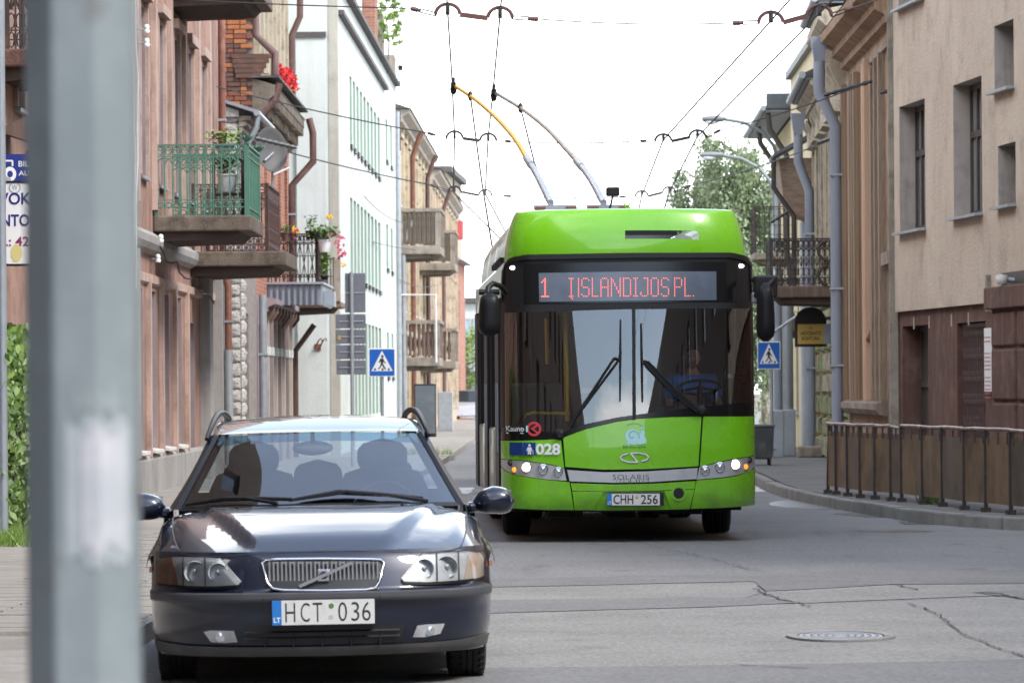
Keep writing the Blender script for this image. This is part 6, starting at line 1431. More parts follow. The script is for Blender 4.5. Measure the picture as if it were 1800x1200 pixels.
m = MB(); text_on(m, 'VOLVO', lambda x, z: (x, ey - .0058, z), ex - .019, ex + .019, ez - .004, ez + .004, .02); m.build('emblem_letters', M.chrome, gr, recalc=False)
m = MB().tube([(ex + .016, ey, ez + .016), (ex + .034, ey, ez + .034)], .004, 5); m.build('emblem_arrow', M.chrome, gr)
# number plate
(px0, pz1), (px1, pz0) = cxz(479, 1053), cxz(661, 1095.5); yp = CFy(0, .45) - .034; zc = (pz0 + pz1) / 2; hh = .0665
m = MB(); m.box(px0 - .004, px1 + .004, yp, yp + .05, zc - hh - .006, zc + hh + .003); npl = m.build('number_plate', M.black_plastic, CAR, bevel=.004)
fx = lambda px: px0 + (px1 - px0) * (px - 479) / 182; fz = lambda v: zc - hh + 2 * hh * v
def pd(name, g, m_, o): mb = MB(); g(mb, o); mb.build(name, m_, npl, recalc=False)
pd('plate_face', lambda mb, o: mb.quad((fx(480), yp - o, fz(.02)), (fx(660), yp - o, fz(.02)), (fx(660), yp - o, fz(.98)), (fx(480), yp - o, fz(.98))), M.plate_white, .001)
pd('plate_band', lambda mb, o: mb.quad((fx(480), yp - o, fz(.02)), (fx(496.5), yp - o, fz(.02)), (fx(496.5), yp - o, fz(.98)), (fx(480), yp - o, fz(.98))), M.plate_blue, .0018)
pt_ = lambda s, a, b, v0, v1, bold=0, sp=1: (lambda mb, o: text_on(mb, s, lambda x, z: (x, yp - o, z), fx(a), fx(b), fz(v0), fz(v1), bold, sp))
pd('plate_country', pt_('LT', 482.5, 494.5, .12, .32, .03), M.white, .0026)
for s, a, b in (('H', 503, 520.5), ('C', 530, 546), ('T', 551.5, 568), ('0', 596, 611.5), ('3', 619, 633), ('6', 638, 653)):
    pd('plate_character', pt_(s, a, b, .13, .87, -.006), M.black_ink, .0018)
pd('plate_sticker', lambda mb, o: mb.poly([(fx(584) + .014 * math.cos(t), yp - o, fz(.73) + .014 * math.sin(t)) for t in [2 * math.pi * k / 16 for k in range(16)]]), mat('green_sticker', (.10, .20, .04), .5), .0018)
pd('plate_sticker', lambda mb, o: mb.poly([(fx(583) + .013 * math.cos(t), yp - o, fz(.29) + .013 * math.sin(t)) for t in [2 * math.pi * k / 16 for k in range(16)]]), mat('pale_sticker', (.48, .48, .47), .3), .0018)
# cabin above the waist
def catm(P, n=4):
    out = []
    for i in range(len(P) - 1):
        a, b = P[i], P[i + 1]; p, q = P[max(i - 1, 0)], P[min(i + 2, len(P) - 1)]
        for k in range(n): t = k / n; out.append(.5 * (2 * a + (b - p) * t + (2 * p - 5 * a + 4 * b - q) * t * t + (3 * a - p - 3 * b + q) * t ** 3))
    return out + [P[-1]]
def scr(u, v, off=0.0):   # windscreen, v 0 bottom .. 1 top
    xb, xt = .765 * u, .560 * u; yb, yt = 1.17 + .30 * abs(u) ** 2.2, 1.94 + .13 * abs(u) ** 2.2
    b, t = Vector((xb, yb, .915 - .012 * u * u)), Vector((xt, yt, 1.312 - .016 * u * u)); p = b.lerp(t, v); bul = .030 * (1 - u * u) * math.sin(math.pi * v)
    return p + Vector((0, -.6, .8)) * (bul + off)
MB().grid([[scr(u, v) for u in ease_u(25)] for v in [.0, .1, .2, .3, .4, .5, .6, .7, .8, .86]]).build('windscreen', M.car_glass, CAR, smooth=60)
MB().grid([[scr(u, v) for u in ease_u(25)] for v in [.86, .92, .96, 1.0]]).build('windscreen_shade_band', M.shade_band, CAR, smooth=60)
def roof(u, w):
    y0 = 1.945 + .135 * abs(u) ** 2.2; y = y0 + (4.40 - y0) * w; hw = .565 + .02 * math.sin(math.pi * min(w * 2, 1)) - .045 * w
    z = float(np.interp(y, [1.9, 2.15, 2.5, 3.0, 3.7, 4.4], [1.311, 1.350, 1.386, 1.405, 1.395, 1.345])); return Vector((hw * u, y, z - .030 * abs(u) ** 2.5))
MB().grid([[roof(u, w) for u in ease_u(31)] for w in [0, .02, .05, .1, .16, .24, .34, .45, .58, .72, .86, 1]]).build('roof', M.navy, CAR, smooth=60)
for sg in (-1, 1):
    rows = []
    for k in range(13):
        v = k / 12; p = scr(sg, v, .004); q = Vector((sg * (.842 - .232 * v - .012 * math.sin(math.pi * v)), 1.50 + .60 * v, .885 + .415 * v))
        rows.append([p + Vector((0, .05, -.03)), p, p + (q - p) * .36 + Vector((sg * .004, -.006, .010)), q + Vector((0, -.01, .004)), q + Vector((-sg * .01, .06, -.02))])
    MB().grid([r[:3] for r in rows]).build('pillar_trim', M.black_plastic, CAR, smooth=60); MB().grid([r[2:] for r in rows]).build('pillar', M.navy, CAR, smooth=60)
    rl = [roof(sg, w) for w in (0, .1, .24, .4, .6, .8, 1)]
    cant = MB().grid([[p + Vector((0, 0, .002)), p + Vector((sg * .022, 0, -.03)), p + Vector((sg * .03, 0, -.07))] for p in rl]); cant.build('roof_edge', M.navy, CAR, smooth=60)
    sd = MB(); top = [(sg * .59, 2.14, 1.27), (sg * .595, 2.9, 1.325), (sg * .58, 3.7, 1.315), (sg * .56, 4.35, 1.27)]; bt = [(sg * .825, 1.58, .885), (sg * .825, 2.6, .895), (sg * .815, 3.6, .905), (sg * .79, 4.5, .92)]
    sd.grid([top, bt]); sd.build('side_window', M.car_glass, CAR, smooth=60)
    for (a, b) in ((.30, .36), (.64, .70)):
        pb = MB(); L_ = lambda P, t: Vector((np.interp(t, [0, .33, .67, 1], [p[0] for p in P]), np.interp(t, [0, .33, .67, 1], [p[1] for p in P]), np.interp(t, [0, .33, .67, 1], [p[2] for p in P])))
        o_ = Vector((sg * .006, 0, 0)); pb.quad(L_(top, a) + o_, L_(top, b) + o_, L_(bt, b) + o_, L_(bt, a) + o_); pb.build('door_pillar', M.black_plastic, CAR)
    pb = MB(); pb.quad((sg * .56, 4.36, 1.28), (sg * .52, 4.42, 1.33), (sg * .74, 4.56, .93), (sg * .79, 4.5, .93)); pb.build('rear_pillar', M.navy, CAR)
    rp = catm([Vector(v) for v in ((sg * .626, 2.02, 1.285), (sg * .606, 2.22, 1.342), (sg * .590, 2.5, 1.388), (sg * .576, 2.9, 1.418), (sg * .560, 3.6, 1.422), (sg * .543, 4.15, 1.398), (sg * .535, 4.3, 1.365))])
    MB().tube(rp, [.011 + .007 * math.sin(math.pi * min(k / 12, 1) * .5) for k in range(len(rp))], 10).build('roof_rail', M.black_plastic, CAR, smooth=60)
    # mirror
    rows = []; mx_, mz_ = sg * .965, .925
    for k in range(11):
        t = -1 + 2 * k / 10; s_ = max(1 - abs(t) ** 3.2, .0) ** .5; s_ = max(s_, .08); w_ = 1 - .18 * (t * sg < 0) * abs(t)
        rows.append([(mx_ + .118 * t, 1.62 + .085 * s_ * math.sin(a) * (1 if math.sin(a) < 0 else .5), mz_ + .076 * s_ * w_ * math.copysign(abs(math.cos(a)) ** .8, math.cos(a)) - .012 * abs(t)) for a in [2 * math.pi * q / 16 for q in range(16)]])
    mo = MB().grid(rows, closed=True); mo.add(rows[0], [tuple(range(16))]); mo.add(rows[-1], [tuple(range(16))]); mo = mo.build('mirror', M.navy, CAR, smooth=60)
    MB().tube([(sg * .82, 1.60, .885), (sg * .88, 1.61, .890), (sg * .93, 1.62, .90)], [.032, .028, .034], 8).build('mirror_arm', M.navy, mo, smooth=60)
    m = MB(); m.box(mx_ - .1, mx_ + .1, 1.652, 1.664, mz_ - .06, mz_ + .055); m.build('mirror_glass', M.chrome, mo)
# black cowl, wipers
MB().grid([[scr(u, -.015, .004) for u in ease_u(21)], [scr(u, .035, .004) for u in ease_u(21)]]).build('cowl', M.black_plastic, CAR, smooth=60)
def wip(pts, r, name, par=CAR): return MB().tube([scr(u, v, o) for u, v, o in pts], r, 6).build(name, M.black_plastic, par)
w_ = wip([(-.97, .035, .02), (-.7, .075, .03), (-.45, .065, .03), (-.2, .045, .03)], [.008, .014, .012, .01], 'wiper_blade'); wip([(-.3, .02, .02), (-.55, .06, .04)], .010, 'wiper_arm', w_)
w_ = wip([(-.22, .05, .02), (.15, .115, .03), (.45, .085, .03), (.75, .05, .025)], [.008, .015, .012, .009], 'wiper_blade'); wip([(.78, .02, .02), (.5, .06, .04), (.2, .095, .045)], .011, 'wiper_arm', w_)
# interior
m = MB(); m.box(-.70, .70, 1.50, 1.85, .80, .90); m.build('dashboard', M.car_seat, CAR, bevel=.04)
m = MB(); m.box(-.8, .8, 1.3, 4.4, .25, .32); m.build('floor', M.cabin, CAR)
def seat(x, y, hw, z0, z1, head, name='seat'):
    m = MB(); rows = []
    prof = [(z0, hw * .92), (z0 + .12, hw), (z1 - .12, hw * .96), (z1 - .03, hw * .80), (z1, hw * .45)]
    for z, w in prof: rows.append([(x + w * math.copysign(abs(math.cos(a)) ** .5, math.cos(a)), y + .07 * math.sin(a) + .1 * (z - z0), z) for a in [2 * math.pi * k / 16 for k in range(16)]])
    m.grid(rows, closed=True); m.add(rows[-1], [tuple(range(16))]); o = m.build(name, M.car_seat, CAR, smooth=60)
    if head: 
        h = MB(); rows = []
        for k in range(9):
            t = -1 + 2 * k / 8; s_ = max((1 - abs(t) ** 3) ** .5, .1); rows.append([(x + .145 * s_ * math.copysign(abs(math.cos(a)) ** .7, math.cos(a)), y + .09 + .06 * s_ * math.sin(a), z1 + .06 + .105 * t) for a in [2 * math.pi * q / 16 for q in range(16)]])
        h.grid(rows, closed=True).build('headrest', M.car_seat, o, smooth=60)
seat(-.37, 2.55, .27, .45, 1.10, True); seat(.37, 2.55, .27, .45, 1.10, True)
for x, z in ((-.42, .98), (0, .97), (.42, .98)): seat(x, 3.5, .21, .45, z, True, 'rear_seat')
sw = MB(); c = Vector((.37, 1.92, .86)); tl = Matrix.Rotation(R(62), 3, 'X'); sw.tube([c + tl @ Vector((.185 * math.cos(t), .185 * math.sin(t), 0)) for t in [2 * math.pi * k / 28 for k in range(29)]], .015, 8)
for a in (.3, 2.84, 4.71): sw.tube([c, c + tl @ Vector((.18 * math.cos(a), .18 * math.sin(a), 0))], .018, 6)
sw.build('steering_wheel', M.black_plastic, CAR, smooth=60)
m = MB(); m.blob((-.03, 2.03, 1.225), .115, .03, .042, 16, 8); rm_ = m.build('interior_mirror', M.car_seat, CAR, smooth=60); MB().tube([(-.03, 2.02, 1.25), (-.03, 1.99, 1.31)], .014, 6).build('mirror_stalk', M.black_plastic, rm_)
m = MB(); m.quad((-.52, 4.42, 1.32), (.52, 4.42, 1.32), (.74, 4.55, .94), (-.74, 4.55, .94)); m.build('rear_window', M.car_glass, CAR)
# wheels
for y in (.97, 3.72):
    for sg in (-1, 1):
        r, w = .315, .205; prof = [(r * .62, -w / 2), (r * .86, -w / 2), (r * .97, -w / 2 + .012), (r, -w / 2 + .035)]
        for k in range(4):
            a = -w / 2 + .035 + (w - .07) * k / 4; s = (w - .07) / 4; prof += [(r, a + .003), (r, a + s * .70), (r - .009, a + s * .75), (r - .009, a + s * .96)]
        prof += [(r, w / 2 - .035), (r * .97, w / 2 - .012), (r * .86, w / 2), (r * .62, w / 2)]
        o = MB().lathe(prof, (0, 0, 0), 'x', 40).build('wheel', M.rubber, CAR, smooth=30, loc=(sg * .775, y, r + .009 * -sg + .002))
        m = MB()
        for k in range(40):
            a = 2 * math.pi * k / 40; c_, s_ = math.cos(a), math.sin(a)
            for e in (-1, 1): m.hexa([(e * (.062 + du), (r + dr - .004) * math.cos(a + da + e * .04), (r + dr - .004) * math.sin(a + da + e * .04)) for du in (-.028, .03) for da in (-.035, .035) for dr in (0, .0065)])
        m.build('tread_blocks', M.rubber, o, kind='stuff')
        m = MB(); m.lathe([(.001, sg * .07), (r * .3, sg * .085), (r * .6, sg * .095), (r * .63, sg * .10)], (0, 0, 0), 'x', 24); m.build('rim', M.galv, o, smooth=40)
# ================================================================ STREET FURNITURE, WIRES, PLANTS, PEOPLE
# --- grey lamp post close to the camera
M.post = mat('blue_grey_post_paint', (0.275, 0.325, 0.34), 0.42, layers=[((0.21, 0.245, 0.255), 1.1, .35, .65, .8, (1, 1, .5)), ((0.40, 0.45, 0.47), 3, .5, .7, .6), ((.13, .11, .10), 6, .6, .72, .6)], bump=(30, .2, .006), coat=.25)
PD = 5.6; PK = PD / 8 * 1.08
pb, pt = at(150, 1200, PD), at(141, 0, PD)
dirv = (pt - pb) / (pt.z - pb.z); base = pb + dirv * (0 - pb.z)
LP = thing('lamp_post', 'thick blue-grey painted lamp post standing right in front of the camera', 'lamp post', (base.x, base.y, 0))
LP.rotation_euler = (0, math.atan(dirv.x), 0)
MB().lathe([(.001, 0), (.17 * PK, 0), (.17 * PK, .03), (.112 * PK, .04), (.110 * PK, .6), (.099 * PK, .62), (.097 * PK, 1.0), (.0955 * PK, 2.4), (.092 * PK, 6.5), (.001, 6.5)], (0, 0, 0), 'z', 8).build('shaft', M.post, LP, bevel=.005).rotation_euler = (0, 0, R(20.5))
zc = 1.56 - (855 - 680) * PD / 8000      # pale patches and a smudge on the facets turned to us
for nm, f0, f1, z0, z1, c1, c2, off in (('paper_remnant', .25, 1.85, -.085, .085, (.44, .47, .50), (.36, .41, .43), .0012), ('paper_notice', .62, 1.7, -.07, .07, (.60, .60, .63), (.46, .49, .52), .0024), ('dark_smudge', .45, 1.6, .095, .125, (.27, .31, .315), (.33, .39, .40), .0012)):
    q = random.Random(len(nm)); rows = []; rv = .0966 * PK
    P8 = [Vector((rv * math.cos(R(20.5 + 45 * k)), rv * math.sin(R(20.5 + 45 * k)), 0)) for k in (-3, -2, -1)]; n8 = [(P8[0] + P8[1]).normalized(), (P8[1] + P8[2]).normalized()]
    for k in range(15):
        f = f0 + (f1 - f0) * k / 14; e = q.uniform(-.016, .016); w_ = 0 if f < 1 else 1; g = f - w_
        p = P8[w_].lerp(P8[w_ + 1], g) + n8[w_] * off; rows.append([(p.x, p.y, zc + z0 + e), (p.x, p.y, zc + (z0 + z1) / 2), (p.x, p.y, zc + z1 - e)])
    MB().grid(rows).build(nm, mat('facet_' + nm, c1, .65, layers=[(c2, 12, .38, .62, .9)]), LP)
# --- signs
def walk_sign(px0, px1, py0, py1, Y, label, back_post):
    c = at((px0 + px1) / 2, (py0 + py1) / 2, Y); w = (px1 - px0) / 2 * Y / FPX; h = (py1 - py0) / 2 * Y / FPX
    o = thing('crossing_sign', label, 'sign', (c.x, Y, .12 if c.x < 0 or c.x > 4 else 0), group='blue pedestrian crossing signs')
    cz = c.z - o.location.z
    MB().box(-w, w, -.01, .01, cz - h, cz + h).build('panel', M.white, o, bevel=.006)
    e = .93; MB().quad((-w * e, -.0125, cz - h * e), (w * e, -.0125, cz - h * e), (w * e, -.0125, cz + h * e), (-w * e, -.0125, cz + h * e)).build('blue_face', M.blue_sign, o, recalc=False)
    MB().poly([(-w * .80, -.0145, cz - h * .60), (w * .80, -.0145, cz - h * .60), (0, -.0145, cz + h * .84)]).build('white_triangle', M.white, o, recalc=False)
    mb = MB(); q = lambda a, b: (a * w, -.0165, cz + b * h)
    mb.poly([q(.03 + .10 * math.cos(t), .43 + .10 * math.sin(t)) for t in [2 * math.pi * k / 12 for k in range(12)]])
    mb.poly([q(*p) for p in ((-.10, .30), (.10, .30), (.16, .10), (.28, .0), (.25, -.07), (.10, .04), (.07, -.06), (-.09, -.06), (-.11, .10), (-.20, -.02), (-.27, .02), (-.17, .18))])
    mb.poly([q(*p) for p in ((-.09, -.06), (.07, -.06), (.17, -.25), (.30, -.46), (.22, -.50), (.06, -.28), (-.02, -.14), (-.06, -.28), (-.24, -.48), (-.31, -.43), (-.15, -.26))])
    for a in (-.62, -.05, .42): mb.poly([q(a, -.55), q(a + .18, -.55), q(a + .14, -.40), q(a + .04, -.40)])
    mb.build('walking_figure', M.black_ink, o, recalc=False)
    MB().tube([(back_post, .05, 0), (back_post, .05, cz + h * .8)], .032, 10).build('post', M.galv, o, smooth=50)
walk_sign(648, 695, 612, 662, 92.0, 'blue pedestrian crossing sign in front of the white building', .0)
walk_sign(1331, 1372, 600, 649, 88.0, 'blue pedestrian crossing sign beside the trolleybus mirror', .05)
c = at(618, 480, 84.0); SB = thing('sign_stack', 'stack of five grey sign backs on one post in front of the white wall', 'sign', (c.x, 84, .12))
zf = lambda py: at(618, py, 84).z - .12; xf = lambda px: at(px, 600, 84).x - c.x
MB().tube([(0, -.03, 0), (0, -.03, zf(478))], .035, 10).build('post', M.galv, SB, smooth=50)
for x0, x1, y0, y1 in ((607, 643, 480, 549), (590, 643, 552, 577), (590, 643, 579, 604), (590, 643, 606, 631), (591, 643, 633, 658)):
    MB().box(xf(x0), xf(x1), 0, .02, zf(y1), zf(y0)).build('sign_back', M.sign_back, SB, bevel=.012)
    MB().box(xf(max(x0, 596)), xf(640), -.012, -.001, zf((y0 + y1) / 2 + 1), zf((y0 + y1) / 2 - 1)).build('sign_bracket', M.galv, SB)
m = MB(); m.poly([(xf(597) + .03 * math.cos(t), -.004, zf(593) + .04 * math.sin(t)) for t in [2 * math.pi * k / 10 for k in range(10)]]); m.build('yellow_sticker', M.yellow_petal, SB, recalc=False)
# lawyer's sign on the right, with the round-topped grey board behind it
M.gold = mat('golden_sign_face', (0.66, 0.44, 0.08), 0.4, layers=[((.54, .34, .06), 3, .4, .7, .6)])
Yg = 84.0; c = at(1425, 587, Yg); AK = thing('lawyer_sign', 'golden hanging sign with black lettering under the iron balcony', 'sign', c)
w, h = 22.5 * Yg / FPX, 17.5 * Yg / FPX
MB().box(-w, w, -.02, .02, -h, h).build('panel', M.gold, AK, bevel=.006); MB().box(w, w + .17, -.018, .018, -h, h).build('side_plate', M.zinc, AK)
for s, z0, z1, hw in (('ADVOKATO', -.02, .05, .80), ('KONTORA', -.115, -.045, .70)):
    m = MB(); text_on(m, s, lambda x, z: (x, -.0215, z), -w * hw, w * hw, z0, z1, .02); m.build('lettering', M.black_ink, AK, recalc=False)
m = MB(); 
for r0, r1 in ((.028, .034), (.010, .016)): m.grid([[(r * math.cos(t), -.0215, .11 + r * math.sin(t)) for t in [2 * math.pi * k / 16 for k in range(17)]] for r in (r0, r1)])
m.build('crest', M.rust_pipe, AK, recalc=False)
MB().tube([(.1, 0, h), (.1, 0, h + .12), (w + .5, 0, h + .12)], .015, 6).build('hanger', M.iron, AK)
Yg = 84.5; c = at(1425, 600, Yg); GB_ = thing('round_topped_board', 'dark grey round-topped sign board behind the golden sign', 'sign', c); r_ = 28 * Yg / FPX; zt = (600 - 566) * Yg / FPX
pts = [(-r_, -.1), (r_, -.1)] + [(r_ * math.cos(t), zt + r_ * .95 * math.sin(t)) for t in [math.pi * k / 16 for k in range(17)]]
MB().prism([(a, -.02, b) for a, b in pts], [(a, .02, b) for a, b in pts]).build('panel', mat('charcoal_board', (.045, .045, .05), .6), GB_, bevel=.006); MB().tube([(.1, 0, zt + .05), (r_ + .45, 0, zt + .05)], .015, 6).build('hanger', M.iron, GB_)
m = MB().tube([at(1350, 590, 88.5), at(1446, 525, 88.0)], .028, 8); tag(m.build('balcony_strut', M.galv), 'slanting grey tube strut under the black iron balcony', 'strut')
# signs at the left edge behind the lamp post
def edge_sign(name, label, px0, px1, py0, py1, Y, m_): 
    c = at((px0 + px1) / 2, (py0 + py1) / 2, Y); o = thing(name, label, 'sign', c); w, h = (px1 - px0) / 2 * Y / FPX, (py1 - py0) / 2 * Y / FPX
    return o, w, h
o, w, h = edge_sign('blue_sign', 'blue shop sign with white lettering partly hidden by the lamp post', 10, 120, 271, 321, 45.6, None)
MB().box(-w, w, -.02, .02, -h, h).build('panel', mat('indigo_sign_face', (.012, .03, .21), .4), o)
g = lambda px, py: ((px - 65) / 55 * w, -.0225, (296 - py) / 25 * h)
m = MB(); [m.poly([g(*p) for p in q]) for q in ([(10, 281), (22, 281), (24, 283), (24, 292), (21, 292), (21, 284), (10, 284)],)]; m.build('logo_box', M.white, o, recalc=False)
m = MB(); m.grid([[g(18 + rx * math.cos(t), 306 + ry * math.sin(t)) for t in [2 * math.pi * k / 20 for k in range(21)]] for rx, ry in ((5, 6), (11, 13))]); m.build('logo_ring', M.white, o, recalc=False)
for s, x0, x1, y0, y1 in (('BILIETAI', 33, 85, 283, 293), ('ALUS', 33, 66, 300, 309)):
    m = MB(); text_on(m, s, lambda a, b: g(a, -b), x0, x1, -y1, -y0, .01); m.build('lettering', M.white, o, recalc=False)
o, w, h = edge_sign('oval_sign', 'white rounded lawyer sign with dark blue lettering at the left edge', -62, 120, 320, 466, 45.0, None)
pts = [(w * math.copysign(abs(math.cos(t)) ** .55, math.cos(t)), h * math.copysign(abs(math.sin(t)) ** .75, math.sin(t))) for t in [2 * math.pi * k / 40 for k in range(40)]]
MB().prism([(a, -.03, b) for a, b in pts], [(a, .03, b) for a, b in pts]).build('panel', M.white, o); MB().tube([(a, -.03, b) for a, b in pts + pts[:2]], .012, 6).build('rim', M.black_plastic, o)
g = lambda px, py: ((px - 29) / 91 * w, -.0335, (393 - py) / 73 * h)
navy_ink = mat('dark_blue_lettering', (.012, .012, .16), .5)
for s, x0, x1, y0, y1, m_ in (('ADVOKATO', -38, 108, 339, 360, navy_ink), ('KONTORA', -32, 84, 377, 398, navy_ink), ('tel.: 423 154', -16, 108, 416, 433, mat('purple_red_lettering', (.24, .03, .10), .5))):
    m = MB(); text_on(m, s, lambda a, b: g(a, -b), x0, x1, -y1, -y0, .02); m.build('lettering', m_, o, recalc=False)
m = MB(); m.grid([[g(27 + r * math.cos(t), 330 + r * math.sin(t)) for t in [2 * math.pi * k / 20 for k in range(21)]] for r in (8.5, 10.5)]); m.build('crest_ring', M.zinc, o, recalc=False)
m = MB(); text_on(m, 'W', lambda a, b: g(a, -b), 22, 32, -335, -325, 0); m.build('crest_letter', M.zinc, o, recalc=False)
m = MB(); m.poly([g(29 + 10 * math.cos(t), 445 + 16 * math.sin(t)) for t in [2 * math.pi * k / 14 for k in range(14)]]); m.build('yellow_smear', mat('yellow_smear', (.62, .55, .22), .5), o, recalc=False)
p0, p1 = at(4, 600, 43.5), at(4, 60, 43.5); MB_ = MB().tube([(0, 0, 0), (0, 0, 7.5)], .045, 10); tag(MB_.build('sign_post', M.zinc, None, smooth=50, loc=(p0.x, 43.5, .12)), 'pale grey post at the extreme left edge beside the oval sign', 'post')
p = at(50, 232, 46.3); m = MB(); m.prism([(.35, -.3, .30), (-.30, -.3, .0), (.35, -.3, -.22)], [(.35, .5, .30), (-.30, .5, .0), (.35, .5, -.22)]); tag(m.build('wall_canopy', M.dark_wood, None, loc=p), 'dark pointed canopy on the pink wall above the blue sign', 'canopy')
# --- bent brown barrier along the right kerb
BR = thing('barrier', 'rusty brown pedestrian barrier with steel panels along the right kerb', 'barrier', (4.9, 56, .12))
M.panel_a = mat('brown_barrier_panel', (0.215, 0.135, 0.075), 0.65, layers=[((0.085, 0.052, 0.034), 2.2, .4, .65, .8), ((0.16, 0.115, 0.07), 5, .5, .7, .6, (1, 1, .25)), ((.04, .03, .025), 3, .58, .75, .6)], bump=(20, .2, .01))
M.panel_b = mat('grey_brown_barrier_panel', (0.14, 0.095, 0.062), 0.65, layers=[((0.05, 0.04, 0.033), 2.2, .4, .65, .8), ((.13, .1, .075), 5, .5, .7, .6, (1, 1, .25))], bump=(20, .2, .01))
M.rail = mat('worn_top_rail', (0.20, 0.12, 0.095), 0.45, layers=[((0.42, 0.34, 0.31), 5, .45, .65, .8)])
xs_ = [1455, 1470, 1490, 1512, 1538, 1566, 1585, 1622, 1657, 1695, 1733, 1777, 1826, 1880]; ys_ = [867, 869, 872, 875, 877.5, 880, 882, 886, 890, 896, 899.5, 904, 909, 915]
BP = [on_ground(a, b, .12) - Vector((4.9, 56, .12)) for a, b in zip(xs_, ys_)]
for i, p in enumerate(BP):
    lean = .035 if i == 0 else rnd.uniform(-.006, .006); H = .93
    m = MB(); m.box(-.020, .020, -.020, .020, 0, H); o = m.build('post', M.iron, BR, loc=p); o.rotation_euler = (0, lean * .9, .12)
    MB().box(-.05, .05, -.05, .05, 0, .05).build('post_foot', M.iron, o)
for i in range(len(BP) - 1):
    a, b = BP[i], BP[i + 1]; d = (b - a); L = d.length; d.normalize(); n = Vector((-d.y, d.x, 0)) * .008; up = Vector((0, 0, 1)); bow = Vector((-d.y, d.x, 0)) * rnd.uniform(-.02, .02)
    A, B_ = a + d * .03, b - d * .03; m = MB(); rows = []
    for k in range(5):
        t = k / 4; q = A.lerp(B_, t) + bow * (1 - (2 * t - 1) ** 2); rows.append([q + up * .10, q + up * .45 + bow * .4, q + up * .83])
    m.grid(rows); m.grid([[p + n for p in r] for r in rows]); m.build('panel', (M.panel_a, M.panel_a, M.panel_b)[(i * 5 + 1) % 3], BR, smooth=60)
    for t in (.12, .5, .88):
        q = a.lerp(b, t); k = MB(); k.box(-.012, .012, -.012, .012, .77, .90); k.build('panel_hanger', M.iron_brown, BR, loc=q)
    if i not in (5,):
        k = MB(); k.tube([a + up * (.93 + rnd.uniform(-.006, .006)), (a + b) / 2 + up * (.93 + rnd.uniform(-.014, .008)), b + up * .93], .022, 8); k.build('top_rail', M.rail, BR, smooth=60)
k = MB(); k.tube([BP[5] + Vector((0, 0, .92)), BP[6] + Vector((0, 0, .90))], .018, 8); k.build('top_rail', M.rail, BR)
# --- manhole cover, waste container
c = on_ground(1478, 1120); o = thing('manhole_cover', 'round cast-iron manhole cover sunk in the pale asphalt', 'manhole', (c.x, c.y, .004)); o.scale = (1, 1.8, 1)
MB().lathe([(.335, 0), (.335, .014), (.27, .012), (.27, 0)], (0, 0, 0), 'z', 36).build('frame', M.kerb, o, smooth=30); MB().lathe([(.001, .008), (.255, .010), (.262, 0)], (0, 0, 0), 'z', 36).build('lid', mat('worn_iron_lid', (.40, .41, .43), .6, .2, layers=[((.3, .3, .31), 6, .4, .7, .7)], bump=(25, .6, .01)), o, smooth=30)
m = MB()
for k in range(5): m.grid([[((.05 + .045 * k + dr) * math.cos(t), (.05 + .045 * k + dr) * math.sin(t), .0125) for t in [2 * math.pi * i / 28 for i in range(29)]] for dr in (-.006, .006)])
m.build('lid_rings', M.asphalt_patch, o, kind='stuff', recalc=False)
c = at(1345, 790, 81.5); o = thing('waste_container', 'battered dark grey waste container half hidden behind the trolleybus', 'container', (4.46, 82.3, .12)); o.scale = (.72, .8, .92)
m = MB(); m.prism([(-.36, -.4, .12), (.30, -.4, .12), (.30, .4, .12), (-.36, .4, .12)], [(-.40, -.45, .74), (.36, -.45, .74), (.36, .45, .74), (-.40, .45, .74)]); m.build('body', mat('scuffed_container', (.055, .06, .06), .6, layers=[((.16, .16, .155), 4, .5, .7, .7)]), o, bevel=.03)
m = MB(); m.box(-.42, .38, -.47, .47, .742, .80); m.build('lid', M.gutter_grey, o, bevel=.02)
for a, b in ((-.3, -.35), (.25, -.35), (-.3, .35), (.25, .35)): m = MB(); m.cyl((a - .025, b, .065), .065, .05, 'x', 14); m.build('caster', M.rubber, o)
m = MB().tube([(.38, -.2, .3), (.42, -.2, .3), (.42, .2, .3), (.38, .2, .3)], .02, 6); m.build('handle', M.galv, o)
# --- street lamps on the right
def street_lamp(px_pole, px_head, py, Y, label):
    top = at(px_pole, py + 60, Y); hd = at(px_head, py, Y); o = thing('street_lamp', label, 'street lamp', (top.x, Y, .1), group='curved street lamps along the right pavement')
    dx = hd.x - top.x; z0, z1 = top.z - .1, hd.z - .1
    MB().tube([(0, 0, 0), (0, 0, z0 - .9)], [.10, .075], 10).build('pole', M.galv, o, smooth=50)
    MB().tube([(0, 0, z0 - .95), (0, 0, z0 - .1), (dx * .06, 0, z0 + .25 * (z1 - z0)), (dx * .22, 0, z0 + .62 * (z1 - z0)), (dx * .5, 0, z0 + .90 * (z1 - z0)), (dx * .8, 0, z1)], .045, 8).build('arm', M.lamp_grey, o, smooth=60)
    rows = []
    for k in range(9):
        t = k / 8; s_ = (.35 + .65 * math.sin(math.pi * min(t * .75 + .12, 1))); rows.append([(dx * .78 + (dx * .36) * t, .13 * s_ * math.sin(a), z1 + .02 + (.075 if math.cos(a) > 0 else .10) * s_ * math.cos(a)) for a in [2 * math.pi * q / 12 for q in range(12)]])
    hdm = MB().grid(rows, closed=True); hdm.add(rows[-1], [tuple(range(12))]); hdm.add(rows[0], [tuple(range(12))]); hdo = hdm.build('lamp_head', M.lamp_grey, o, smooth=50)
    m = MB(); m.blob((dx * 1.0, 0, z1 - .06), abs(dx) * .11, .10, .07, 12, 6); m.build('lamp_glass', M.white, hdo, smooth=60)
street_lamp(1366, 1250, 210, 109, 'tallest of the curved street lamps, reaching over the street in front of the dark eaves')
